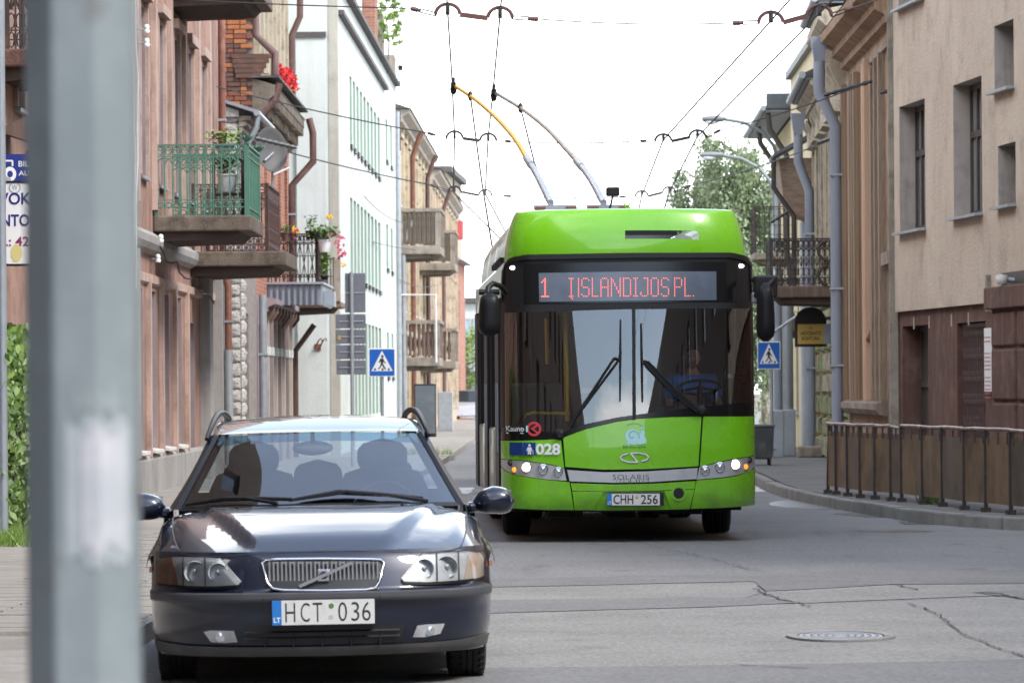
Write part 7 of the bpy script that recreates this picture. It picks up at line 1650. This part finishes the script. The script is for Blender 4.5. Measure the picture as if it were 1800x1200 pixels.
street_lamp(1360, 1246, 273, 128, 'middle one of the curved street lamps, its head just left of the birch')
street_lamp(1358, 1270, 298, 139, 'lowest and farthest of the curved street lamps, its head against the birch')
# --- overhead wires
def catmull(P, n=8):
    P = [Vector(p) for p in P]; out = []
    for i in range(len(P) - 1):
        a, b = P[i], P[i + 1]; p, q = P[max(i - 1, 0)], P[min(i + 2, len(P) - 1)]
        for k in range(n): t = k / n; out.append(.5 * (2 * a + (b - p) * t + (2 * p - 5 * a + 4 * b - q) * t * t + (3 * a - p - 3 * b + q) * t ** 3))
    return out + [P[-1]]
HY_ = (48.6, 72.9, 94.5)
def contact(pxs, label):
    P = [at(px, py, Y) for px, py, Y in pxs]; P = [P[0] + (P[0] - P[1]) * .9] + P
    tag(MB().tube(P, [.00020 * max(p.y, 30) for p in P], 5).build('contact_wire', M.wire), label, 'wire', 'trolley contact wires')
contact([(787, 22, 48.6), (795, 148, 60.5), (799, 240, 72.9), (797, 338, 94.5), (890, 430, 150)], 'contact wire touched by the yellow trolley pole, leftmost of the four')
contact([(879, 26, 48.6), (867, 158, 60.5), (858, 243, 72.9), (853, 341, 94.5), (905, 440, 150)], 'contact wire touched by the grey trolley pole')
contact([(1355, 37, 48.6), (1166, 246, 72.9), (1128, 345, 94.5), (1110, 430, 150)], 'contact wire on the right side of the sky, the one nearer the middle')
contact([(1440, 24, 48.6), (1226, 240, 72.9), (1176, 338, 94.5), (1150, 430, 150)], 'contact wire on the right side of the sky, the one nearer the right houses')
M.ins_red = mat('brown_red_insulator', (.15, .06, .055), .5, layers=[((.09, .05, .045), 6, .4, .7, .7)]); M.ins_black = mat('black_insulator', (.035, .03, .03), .5)
def hanger(pts, Y, ins, label):    # pts: left end, left wire, right wire, right end (pixels)
    (e0, w0, w1, e1) = [at(a, b, Y) for a, b in pts]; o = thing('wire_hanger', label, 'wire hanger', (w0 + w1) / 2, group='double hangers of the trolley wires'); b = o.location
    q = lambda p: Vector(p) - b
    for w in (w0, w1):
        c = q(w); arc = [c + Vector((.13 * math.cos(t), 0, .11 * math.sin(t) - .045)) for t in [math.pi * (1 - k / 10) for k in range(11)]]
        a_ = MB().tube(arc, .020, 6); a_ = a_.build('arch', M.ins_black if ins is M.ins_black else M.ins_red, o, smooth=60); m = MB(); m.box(c.x - .022, c.x + .022, -.05, .05, c.z - .05, c.z + .075); m.build('clamp', M.ins_black, a_)
    a, c = q(w0) + Vector((.13, 0, -.05)), q(w1) + Vector((-.13, 0, -.05)); n = (c - a).normalized(); u = Vector((-n.z, 0, n.x)) * .026
    m = MB(); m.prism([p + Vector((0, -.02, 0)) for p in (a - u, c - u, c + u, a + u)], [p + Vector((0, .02, 0)) for p in (a - u, c - u, c + u, a + u)]); m.build('insulator_bar', ins, o)
    for e, w in ((e0, w0), (e1, w1)):
        s_ = 1 if e.x > w.x else -1; a, c = q(w) + Vector((.13 * s_, 0, -.045)), q(e); n = (c - a).normalized(); L = (c - a).length; u = Vector((-n.z, 0, n.x)) * .018
        lk = MB()
        for k in (-1, 1): lk.tube([a + n * L * .02 + u * k, a + n * L * .64 + u * k], .0075, 5)
        lk.tube([a + u * 1.1, a - u * 1.1], .014, 5); lk.tube([a + n * L * .64 + u * 1.1, a + n * L * .64 - u * 1.1], .014, 5); lk.build('link', M.ins_black, o)
        MB().tube([a + n * L * .62, a + n * L * .70, a + n * L * .72, c], [.016, .018, .026, .026], 8).build('end_socket', ins, o)
    return e0, e1
def span(points, label): tag(MB().tube(points, [.00015 * p.y for p in points], 5).build('span_wire', M.wire), label, 'wire')
def sag(a, b, d, n=10): return [a.lerp(b, k / n) - Vector((0, 0, d * 4 * (k / n) * (1 - k / n))) for k in range(n + 1)]
Y = HY_[0]
l0, l1 = hanger(((722, 15), (787, 18), (879, 24), (946, 34)), Y, M.ins_red, 'double wire hanger at the top of the sky, the left one'); r0, r1 = hanger(((1288, 41), (1355, 32), (1440, 20), (1500, 14)), Y, M.ins_red, 'double wire hanger at the top of the sky, the one next to the right houses')
span(sag(l1, r0, .03), 'nearest span wire crossing between the top hangers'); span(sag(Vector((-5.1, 50, 5.95)), l0, .03), 'nearest span wire running off the top left'); span([r1, Vector((6.6, 62, 7.3))], 'nearest span wire running to the tan house')
Y = HY_[1]
l0, l1 = hanger(((752, 234), (799, 238), (858, 242), (898, 249)), Y, M.ins_black, 'double wire hanger in the middle row, left of the trolley poles'); r0, r1 = hanger(((1126, 248), (1166, 243), (1226, 236), (1266, 229)), Y, M.ins_black, 'double wire hanger in the middle row, beside the far street lamps')
p = at(520, 183, Y); span(sag(l1, r0, .03), 'middle span wire crossing behind the trolley poles'); span(sag(p + (p - l0) * .6, l0, .04), 'middle span wire passing in front of the white building'); p = at(1540, 140, 73.2); span(sag(r1, p, .05), 'middle span wire anchored on the flaking wall')
Y = HY_[2]
l0, l1 = hanger(((757, 325), (799, 333), (853, 339), (898, 345)), Y, M.ins_black, 'double wire hanger in the lowest row, above the concrete balconies'); r0, r1 = hanger(((1090, 346), (1128, 341), (1176, 334), (1214, 326)), Y, M.ins_black, 'double wire hanger in the lowest row, above the trolleybus roof')
p = at(500, 262, Y - 2); span(sag(l1, r0, .03), 'farthest span wire crossing just above the trolleybus roof'); span(sag(p + (p - l0) * .35, l0, .06), 'farthest span wire starting beside the satellite dish'); p = at(1490, 233, 82); span(sag(r1, p, .08), 'farthest span wire anchored on the ornate house')
def strain(a, b, label):
    o = thing('strain_insulator', label, 'insulator', (a + b) / 2); d = b - a; prof = []; n = 14
    P = [a - o.location + d * (k / n) for k in range(n + 1)]
    MB().tube(P, [.014 if k in (0, n) else (.04 if k % 2 else .022) for k in range(n + 1)], 8).build('body', M.ins_black, o, smooth=50); MB().tube([P[-1], P[-1] + d.normalized() * .12], .012, 6).build('eye_hook', M.iron, o)
strain(at(1448, 168, 73.4), at(1540, 141, 73.3), 'long black strain insulator on the wire at the flaking wall, near the rain hopper'); strain(at(1435, 252, 84), at(1492, 233, 82), 'black strain insulator lower down beside the grey downpipes')
strain(at(448, 243, 70), at(520, 260, 74), 'black strain insulator in front of the satellite dish'); strain(at(1354, 392, 96), at(1412, 355, 96), 'short black strain insulator over the iron balcony')
# feeder lines drooping to the far left houses
for k, (a, b, lab) in enumerate(((at(640, 345, 110), at(715, 392, 131), 'thin dark cable in front of the upper slit windows'), (at(560, 390, 100), at(750, 440, 140), 'thin grey cable crossing the white wall'), (at(700, 490, 130), at(770, 500, 160), 'thin cable along the yellow house'))):
    tag(MB().tube(sag(a, b, .15), .010, 5).build('cable', M.wire), lab, 'cable')
# --- satellite dish, balcony things, flowers, pigeon
c = at(478, 263, 73.8); o = thing('satellite_dish', 'grey satellite dish mounted beside the brown iron balcony', 'satellite dish', c)
sd = MB(); sd.lathe([(.001, .07), (.12, .06), (.22, .03), (.27, .0), (.285, .0), (.285, .012), (.22, .045), (.001, .085)], (0, 0, 0), 'y', 30); sd = sd.build('dish', mat('dish_grey', (.085, .085, .085), .6, layers=[((.12, .12, .12), 2, .4, .7, .6)]), o, smooth=40); sd.rotation_euler = (R(-12), 0, R(30)); sd.scale = (1, 1, 1.32)
MB().tube([(0, .1, -.1), (0, .1, -.85)], .02, 8).build('mast', M.galv, o); MB().tube([(.02, .05, -.05), (-.10, -.12, -.18), (-.42, .1, -.20)], .018, 6).build('arm', M.galv, o); MB().tube([(.28, -.08, -.30), (.03, -.18, -.42)], .016, 6).build('feed_arm', M.white, o)
def leaves(c, r, n, size, m_, name, parent, seed, flat=.5, kind=None):
    q = random.Random(seed); mb = MB()
    for k in range(n):
        d = Vector((q.gauss(0, 1), q.gauss(0, 1), q.gauss(0, 1))).normalized() * (q.random() ** .45); p = Vector(c) + Vector((d.x * r[0], d.y * r[1], d.z * r[2]))
        u = Vector((q.gauss(0, 1), q.gauss(0, 1), q.gauss(0, flat))).normalized(); v = u.cross(Vector((q.gauss(0, .5), q.gauss(0, .5), 1))).normalized(); s = size * q.uniform(.6, 1.3)
        mb.add([p - u * s, p + v * s * .5 - u * s * .1, p + u * s, p - v * s * .5 - u * s * .1], [(0, 1, 2, 3)])
    return mb.build(name, m_, parent, kind=kind, recalc=False)
def petals(c, r, n, size, m_, name, parent, seed):
    q = random.Random(seed); mb = MB()
    for k in range(n):
        p = Vector(c) + Vector((q.uniform(-1, 1) * r[0], q.uniform(-1, 1) * r[1], q.uniform(-1, 1) * r[2]))
        for j in range(7): a = Vector((q.gauss(0, 1), q.gauss(0, 1), q.gauss(0, 1))).normalized() * size; b = a.orthogonal().normalized() * size * .8; mb.add([p, p + a * .6 + b * .5, p + a, p + a * .6 - b * .5], [(0, 1, 2, 3)])
    return mb.build(name, m_, parent, recalc=False)
def pot_plant(name, label, px, py, Y, pr, ph, pm, lf, lm, n, size, flowers=(), seed=1, group=None):
    c = at(px, py, Y); o = thing(name, label, 'plant pot', c, group=group)
    MB().lathe([(.001, 0), (pr * .75, 0), (pr, ph), (pr * 1.08, ph), (pr * 1.08, ph - .02), (pr * .9, ph - .02), (.001, ph - .03)], (0, 0, 0), 'z', 16).build('pot', pm, o, smooth=40)
    leaves((0, 0, ph + lf[2] * .8), lf, n, size, lm, 'foliage', o, seed)
    st = MB(); [st.tube([(0, 0, ph - .04), (lf[0] * .5 * math.cos(a), lf[1] * .5 * math.sin(a), ph + lf[2])], .006, 4) for a in (0, 1.5, 3, 4.6)]; st.build('stems', M.leaf, o, kind='stuff')
    for i, (fx_, fz_, fr, fn, fm) in enumerate(flowers): petals((fx_, -.1, ph + fz_), (fr, fr, fr), fn, .045, fm, 'flower', o, seed + i)
    return o
pot_plant('plant_pot', 'grey bowl of pale trailing plants inside the green railing, on the balcony', 395, 266, 65.2, .15, .10, M.zinc, (.30, .22, .14), M.leaf_fresh, 160, .045, seed=3)
pot_plant('plant_pot', 'white plastic tub with dark leaves behind the green railing', 400, 338, 65.6, .15, .26, M.white, (.2, .2, .2), M.leaf, 90, .05, seed=4)
m = MB(); m.box(-.2, .2, -.02, .3, -.02, .0); c = at(400, 339, 65.5); o = thing('plant_shelf', 'small dark iron shelf holding pots behind the green railing', 'shelf', (c.x, 65.5, c.z))
MB().box(-.22, .22, -.05, .35, -.03, -.005).build('board', M.iron, o); MB().box(-.22, .22, -.05, .35, .48, .50).build('board', M.iron, o)
for a in (-.21, .21): 
    for b in (-.04, .34): MB().box(a - .012, a + .012, b - .012, b + .012, -.42, .62).build('leg', M.iron, o)
c = at(504, 158, 92); o = thing('geranium_box', 'window box of bright red geraniums on top of the sooty cornice', 'flower box', c)
MB().box(-.14, .14, -1.6, .5, -.25, -.1).build('box', M.rust_pipe, o); leaves((0, -.5, -.08), (.18, 1.6, .2), 200, .06, M.leaf, 'foliage', o, 8); petals((.0, -.8, .08), (.17, 2.2, .24), 170, .075, M.red_petal, 'flowers', o, 9)
pot_plant('plant_pot', 'white pot with pink geraniums hanging over the corner of the grey balcony', 571, 443, 88.2, .13, .24, M.white, (.34, .25, .17), M.leaf, 220, .055, [(.28, -.02, .09, 10, M.pink_petal), (.32, -.22, .08, 8, M.pink_petal), (.30, -.36, .05, 4, M.pink_petal), (.12, .12, .05, 3, M.pink_petal), (.10, .42, .05, 5, M.yellow_petal)], 11)
pot_plant('plant_pot', 'dark pot on the grey balcony rail, beside the white pot', 546, 420, 88.3, .10, .16, M.black_plastic, (.16, .14, .2), M.leaf, 70, .045, [(-.28, .02, .06, 6, M.yellow_petal), (-.30, -.05, .08, 5, M.pink_petal)], 12)
pot_plant('plant_pot', 'brown pot farthest left on the grey balcony rail', 503, 424, 88.3, .11, .17, M.brown_pipe, (.12, .1, .10), M.leaf, 40, .045, [], 13)
pot_plant('plant_pot', 'low pot of bright yellow-green leaves at the foot of the grey balcony railing', 571, 492, 88.6, .08, .08, M.black_plastic, (.12, .12, .3), M.leaf_fresh, 150, .05, [(.36, .22, .05, 4, M.yellow_petal)], 14)
c = Vector(L4.P(6.6, .06, 10.48)) + L4.o; o = thing('pigeon', 'grey pigeon perched on the roof edge of the white building', 'bird', c)
rows = []
for t, z, r_ in ((-.17, -.01, .012), (-.10, .0, .035), (-.02, .02, .062), (.06, .05, .062), (.11, .10, .040), (.135, .145, .034), (.155, .17, .028), (.175, .175, .012)):
    rows.append([(t, r_ * .9 * math.cos(a), z + .06 + r_ * math.sin(a)) for a in [2 * math.pi * k / 10 for k in range(10)]])
m = MB().grid(rows, closed=True); m.add(rows[0], [tuple(range(10))]); m.add(rows[-1], [tuple(range(10))]); m.tube([(.175, 0, .235), (.205, 0, .225)], [.010, .002], 6)
for s_ in (-.02, .02): m.tube([(.02, s_, .03), (.02, s_, -.02)], .006, 5)
m.build('body', mat('pigeon_grey', (.09, .095, .11), .7), o, smooth=60)
# --- roof aerial
c = at(703, 160, 122); o = thing('roof_aerial', 'thin television aerial above the white building roof', 'aerial', c); MB().tube([(0, 0, -1.6), (0, 0, .8)], .015, 5).build('mast', M.wire, o); MB().tube([(-.1, 0, .8), (.25, 0, .8)], .012, 5).build('boom', M.wire, o); MB().box(-.05, .08, -.05, .05, .55, .68).build('amplifier', M.black_plastic, o)
# --- climbing plant at the left edge and its grass
o = thing('climbing_bush', 'leafy green climber growing up the pink wall at the left edge', 'bush', (-4.98, 45.6, .12))
q = random.Random(21); mb = MB()
for k in range(9000):
    z = 2.05 * q.random() ** .8; w = .62 * (1 - .35 * (z / 2.05) ** 3); x, y = q.gauss(0, .40) * w * 1.3 - .10, q.gauss(0, .8)
    if x > .42: continue
    p = Vector((x, y, z + q.uniform(-.05, .05))); u = Vector((q.uniform(-1, 1), q.uniform(-.5, .3) - .3, -.75 + q.uniform(-.3, .3))).normalized(); v = u.cross(Vector((q.gauss(0, .7), -1, .4 + q.gauss(0, .7)))).normalized(); s = q.uniform(.022, .068)
    mb.add([p - u * s * .9, p - u * s * .3 + v * s * .5, p + u * s * .3 + v * s * .38, p + u * s, p + u * s * .3 - v * s * .38, p - u * s * .3 - v * s * .5], [(0, 1, 2, 3, 4, 5)])
mb.build('leaves', M.leaf, o, recalc=False, kind='stuff')
m = MB(); [m.tube([(q.uniform(-.4, .2), q.uniform(-.6, .6), 0), (q.uniform(-.4, .2), q.uniform(-.6, .6), 1.0), (q.uniform(-.4, .2), q.uniform(-.5, .5), 1.9)], [.03, .02, .008], 6) for k in range(7)]; m.build('stems', M.bark, o, kind='stuff')
def grass(name, cx, cy, lx, ly, n, h, seed, z=.115):
    q = random.Random(seed); mb = MB()
    for k in range(n):
        x, y = cx + q.uniform(-lx, lx), cy + q.uniform(-ly, ly); a = q.uniform(0, 6.28); dx, dy = math.cos(a) * .006, math.sin(a) * .006; bx, by = q.gauss(0, .05), q.gauss(0, .05); hh = h * q.uniform(.4, 1.1)
        mb.add([(x - dx, y - dy, z), (x + dx, y + dy, z), (x + dx * .6 + bx * .5, y + dy * .6 + by * .5, z + hh * .6), (x + bx, y + by, z + hh), (x - dx * .6 + bx * .5, y - dy * .6 + by * .5, z + hh * .6)], [(0, 1, 2, 3, 4)])
    ob = mb.build(name, M.leaf_fresh, None, kind='stuff', recalc=False); ob['label'] = 'tufts of grass at the foot of the wall'; ob['category'] = 'grass'; return ob
grass('grass', -4.75, 43.8, .45, 1.9, 2600, .16, 5); grass('grass', 5.72, 97.3, .25, .5, 260, .38, 6); grass('grass', -1.9, 97.6, .6, .3, 260, .18, 7); grass('grass', 5.05, 55.0, .12, .5, 120, .25, 8)
# --- trees down the street
def tree(name, label, x, y, h, r, n, m_, seed, droop=False, z0=.1, group=None, tk=.16):
    q = random.Random(seed); o = thing(name, label, 'tree', (x, y, z0), group=group); tr = MB(); tr.tube([(0, 0, 0), (.05, 0, h * .35), (-.05, .05, h * .65), (.05, 0, h * .95)], [tk, tk * .8, tk * .5, .02], 8); tips = []
    for k in range(26):
        z = h * (.28 + .66 * k / 26); a = k * 2.4 + q.uniform(-.3, .3); f = math.sin(math.pi * min(1, (z / h - .18) / .82)) ** .7; L = r * f * q.uniform(.7, 1.1) + .2
        e = Vector((L * math.cos(a), L * math.sin(a), z + L * .35)); tr.tube([(0, 0, z), e * .55 + Vector((0, 0, z * .45 + .1)), e], [tk * .3, tk * .18, .01], 5); tips.append(e); tips.append(e * .6 + Vector((0, 0, z * .4)))
    tr.build('trunk', M.bark, o, smooth=60); mb = MB()
    for k in range(n):
        e = q.choice(tips); p = e + Vector((q.gauss(0, .30), q.gauss(0, .30), q.gauss(0, .25))) * (r * .42)
        if droop: p.z -= abs(q.gauss(0, 1)) * r * .55
        u = Vector((q.gauss(0, .6), q.gauss(0, .6), -1 if droop else q.gauss(0, .6))).normalized(); v = u.cross(Vector((q.gauss(0, 1), q.gauss(0, 1), .2))).normalized(); s = q.uniform(.04, .075) * (r ** .25)
        mb.add([p - u * s, p + v * s * .55, p + u * s, p - v * s * .55], [(0, 1, 2, 3)])
    mb.build('crown', m_, o, recalc=False)
tree('birch_tree', 'tall hazy birch with drooping sprays behind the street lamps', at(1296, 600, 138).x, 138, 9.3, 1.65, 30000, M.leaf_birch, 31, True)
tree('birch_tree', 'smaller birch just above the trolleybus roof, left of the tall birch', at(1222, 600, 150).x, 150, 9.1, .85, 11000, M.leaf_birch, 32, True)
tree('birch_tree', 'birch half hidden behind the right houses, beside the lamp poles', at(1345, 600, 146).x, 146, 8.2, 1.3, 15000, M.leaf_birch, 33, True)
tree('street_tree', 'round bright green tree at the far end of the street left of the trolleybus', at(822, 690, 222).x, 222, 4.2, 1.7, 5000, M.leaf_fresh, 34)
tree('roof_birch', 'self-sown young birch growing behind the brick chimney of the white building', at(680, 90, 126).x, 126.5, 2.6, .34, 2600, M.leaf_fresh, 35, False, 10.3, None, .03)
# --- a car far down the street
o = thing('distant_car', 'small silver car parked far down the street left of the trolleybus', 'car', (at(823, 750, 205).x - .1, 205, 0))
MB().prism([(-.85, 0, .25), (-.85, 4.2, .25), (-.85, 4.2, .85), (-.85, 3.2, .92), (-.85, 1.0, .9), (-.85, .1, .72)], [(.85, 0, .25), (.85, 4.2, .25), (.85, 4.2, .85), (.85, 3.2, .92), (.85, 1.0, .9), (.85, .1, .72)]).build('body', M.silver, o, bevel=.06)
MB().prism([(-.75, 1.0, .92), (-.75, 3.9, .92), (-.65, 3.4, 1.42), (-.65, 1.7, 1.42)], [(.75, 1.0, .92), (.75, 3.9, .92), (.65, 3.4, 1.42), (.65, 1.7, 1.42)]).build('cabin', M.side_glass, o, bevel=.05)
for a in (-.75, .75):
    for b in (.8, 3.3): m = MB(); m.cyl((a - .09, b, .3), .3, .18, 'x', 16); m.build('wheel', M.rubber, o)
    m = MB(); m.blob((a * .8, .06, .62), .16, .05, .08, 10, 5); m.build('headlight', M.lamp_glass, o)
# grey utility poles on the right pavement
for px, r_, Yp, lab in ((1368, .085, 90.5, 'slim lilac-grey pole rising behind the crossing sign'), (1384, .125, 92.5, 'thicker pale grey pole next to the yellow wall')):
    c = at(px, 700, Yp); o = thing('utility_pole', lab, 'pole', (c.x, Yp, .12)); MB().tube([(0, 0, 0), (0, 0, 3.15 if r_ < .1 else 3.05)], r_, 14).build('shaft', M.grey_paint if r_ < .1 else M.zinc, o, smooth=50); MB().box(-r_ * 1.25, r_ * 1.25, -r_ * 1.25, r_ * 1.25, 0, .95).build('base', M.zinc, o, bevel=.02)
# --- the driver
def skin(name, pts, edges, rad, m_, parent, sub=2):
    me = bpy.data.meshes.new(name); me.from_pydata(pts, edges, []); ob = bpy.data.objects.new(name, me); COL.objects.link(ob)
    sk = ob.modifiers.new('skin', 'SKIN'); sk.use_smooth_shade = True
    for i, r_ in enumerate(rad): v = me.skin_vertices[0].data[i]; v.radius = r_ if isinstance(r_, tuple) else (r_, r_); v.use_root = i == 0
    su = ob.modifiers.new('sub', 'SUBSURF'); su.levels = sub; su.render_levels = sub
    dg = bpy.context.evaluated_depsgraph_get(); new = bpy.data.meshes.new_from_object(ob.evaluated_get(dg)); bpy.data.objects.remove(ob)
    new.materials.clear(); new.materials.append(m_); new.name = name; o = bpy.data.objects.new(name, new); COL.objects.link(o); o.parent = parent; return o
M.skin_ = mat('skin', (0.42, 0.24, 0.17), 0.55); M.shirt = mat('blue_shirt', (0.08, 0.24, 0.62), 0.85, layers=[((.05, .16, .46), 6, .4, .7, .7)]); M.trousers = mat('dark_trousers', (.02, .022, .03), .9); M.hair = mat('brown_hair', (.05, .032, .02), .7)
sx, sz = bxz(1222, 640, 1.7)
pel = Vector((sx - .04, 1.62, 1.14)); loc = BUS.matrix_basis @ pel
DR = thing('person', 'bus driver in a blue short-sleeved shirt holding the steering wheel', 'person', loc, BTH)
# local: x right in the picture, -y towards the windscreen
pts = [(0, 0, 0), (0, -.02, .18), (0, -.03, .36), (0, -.04, .50), (0, -.06, .57), (0, -.07, .64),
       (-.17, -.03, .46), (-.25, -.10, .24), (-.21, -.36, .08), (-.18, -.55, .10),
       (.17, -.03, .46), (.26, -.10, .24), (.24, -.36, .08), (.20, -.55, .10),
       (-.10, -.06, -.04), (-.15, -.45, -.02), (-.14, -.55, -.42), (-.14, -.68, -.47),
       (.10, -.06, -.04), (.15, -.45, -.02), (.14, -.55, -.42), (.14, -.68, -.47)]
ed = [(0, 1), (1, 2), (2, 3), (3, 4), (4, 5), (3, 6), (6, 7), (7, 8), (8, 9), (3, 10), (10, 11), (11, 12), (12, 13), (0, 14), (14, 15), (15, 16), (16, 17), (0, 18), (18, 19), (19, 20), (20, 21)]
rad = [(.15, .11), (.14, .10), (.15, .10), (.10, .07), (.055, .06), (.05, .055), .06, .05, .042, .030, .06, .05, .042, .030, .10, .075, .05, .045, .10, .075, .05, .045]
body = skin('body', pts, ed, rad, M.skin_, DR)
# head: an egg with brow, nose, chin and ears shaped in
rows = []
for k in range(17):
    t = -1 + 2 * k / 16; z = .115 * t; w = .074 * math.sqrt(max(1 - t * t, .002)) * (1 + .12 * t); dpt = .092 * math.sqrt(max(1 - t * t, .002)); row = []
    for q_ in range(20):
        a = 2 * math.pi * q_ / 20; x_, y_ = w * math.sin(a), -dpt * math.cos(a); fr = max(math.cos(a), 0) ** 10
        y_ -= fr * (.020 * math.exp(-((t + .12) / .16) ** 2) + .008 * math.exp(-((t + .45) / .08) ** 2) + .010 * math.exp(-((t + .82) / .14) ** 2) + .007 * math.exp(-((t - .28) / .1) ** 2))
        y_ += .008 * math.exp(-((t - .08) / .10) ** 2) * math.exp(-((abs(a if a < math.pi else 2 * math.pi - a) - .42) / .16) ** 2)
        row.append((x_, y_, z))
    rows.append(row)
hm = MB().grid(rows, closed=True)
for s_ in (-1, 1): hm.blob((s_ * .076, .008, -.005), .012, .022, .034, 8, 6)
hd_ = hm.build('head', M.skin_, DR, smooth=70, loc=(0, -.10, .71)); hd_.rotation_euler = (R(6), 0, R(8))
m = MB(); rows = []
for k in range(10):
    t = .05 + .95 * k / 9; s_ = math.sqrt(max(1 - (t * .96) ** 2, .003)); rows.append([(.083 * s_ * math.sin(a), .012 - .098 * s_ * math.cos(a) * (1 if math.cos(a) < 0 or t > .52 else .86), .122 * t) for a in [2 * math.pi * q_ / 20 for q_ in range(20)]])
m.grid(rows, closed=True).build('hair', M.hair, DR, smooth=70, loc=(0, -.10, .71)).rotation_euler = (R(6), 0, R(8))
for s_ in (-1, 1): m = MB(); m.blob((s_ * .030, -.185, .718), .010, .006, .006, 8, 5); m.build('eye', M.black_ink, DR)
m = MB(); m.box(-.022, .022, -.193, -.188, .653, .658); m.build('mouth', mat('lips', (.28, .12, .10), .6), DR)
shirt = skin('shirt', [(0, 0, -.02), (0, -.02, .18), (0, -.03, .36), (0, -.045, .51), (-.17, -.03, .46), (-.245, -.09, .27), (.17, -.03, .46), (.255, -.09, .27)], [(0, 1), (1, 2), (2, 3), (3, 4), (4, 5), (3, 6), (6, 7)], [(.21, .16), (.21, .155), (.235, .16), (.15, .11), .115, .088, .115, .088], M.shirt, DR)
skin('trousers', [(0, 0, -.01), (-.10, -.06, -.04), (-.15, -.45, -.02), (-.14, -.55, -.40), (.10, -.06, -.04), (.15, -.45, -.02), (.14, -.55, -.40)], [(0, 1), (1, 2), (2, 3), (0, 4), (4, 5), (5, 6)], [(.185, .14), .112, .088, .065, .112, .088, .065], M.trousers, DR)
for s_, wx in ((-1, -.18), (1, .20)):     # hands closed on the wheel rim
    P = [(wx, -.55, .100), (wx + .0, -.60, .125), (wx, -.64, .135)]; E = [(0, 1), (1, 2)]; Rr = [.028, (.04, .02), (.042, .018)]
    for f_ in range(4):
        dx = (-.033 + .022 * f_); L_ = (.85, 1.0, .95, .75)[f_]; i = len(P)
        P += [(wx + dx, -.665, .140), (wx + dx, -.665 - .028 * L_, .125), (wx + dx, -.660 - .020 * L_, .098), (wx + dx, -.640, .090)]; E += [(2, i), (i, i + 1), (i + 1, i + 2), (i + 2, i + 3)]; Rr += [.0105, .0095, .0085, .0075]
    i = len(P); sd_ = -s_; P += [(wx + sd_ * .040, -.61, .115), (wx + sd_ * .055, -.635, .100), (wx + sd_ * .045, -.655, .090)]; E += [(1, i), (i, i + 1), (i + 1, i + 2)]; Rr += [.013, .011, .0095]
    skin('hand', P, E, Rr, M.skin_, DR, 1)
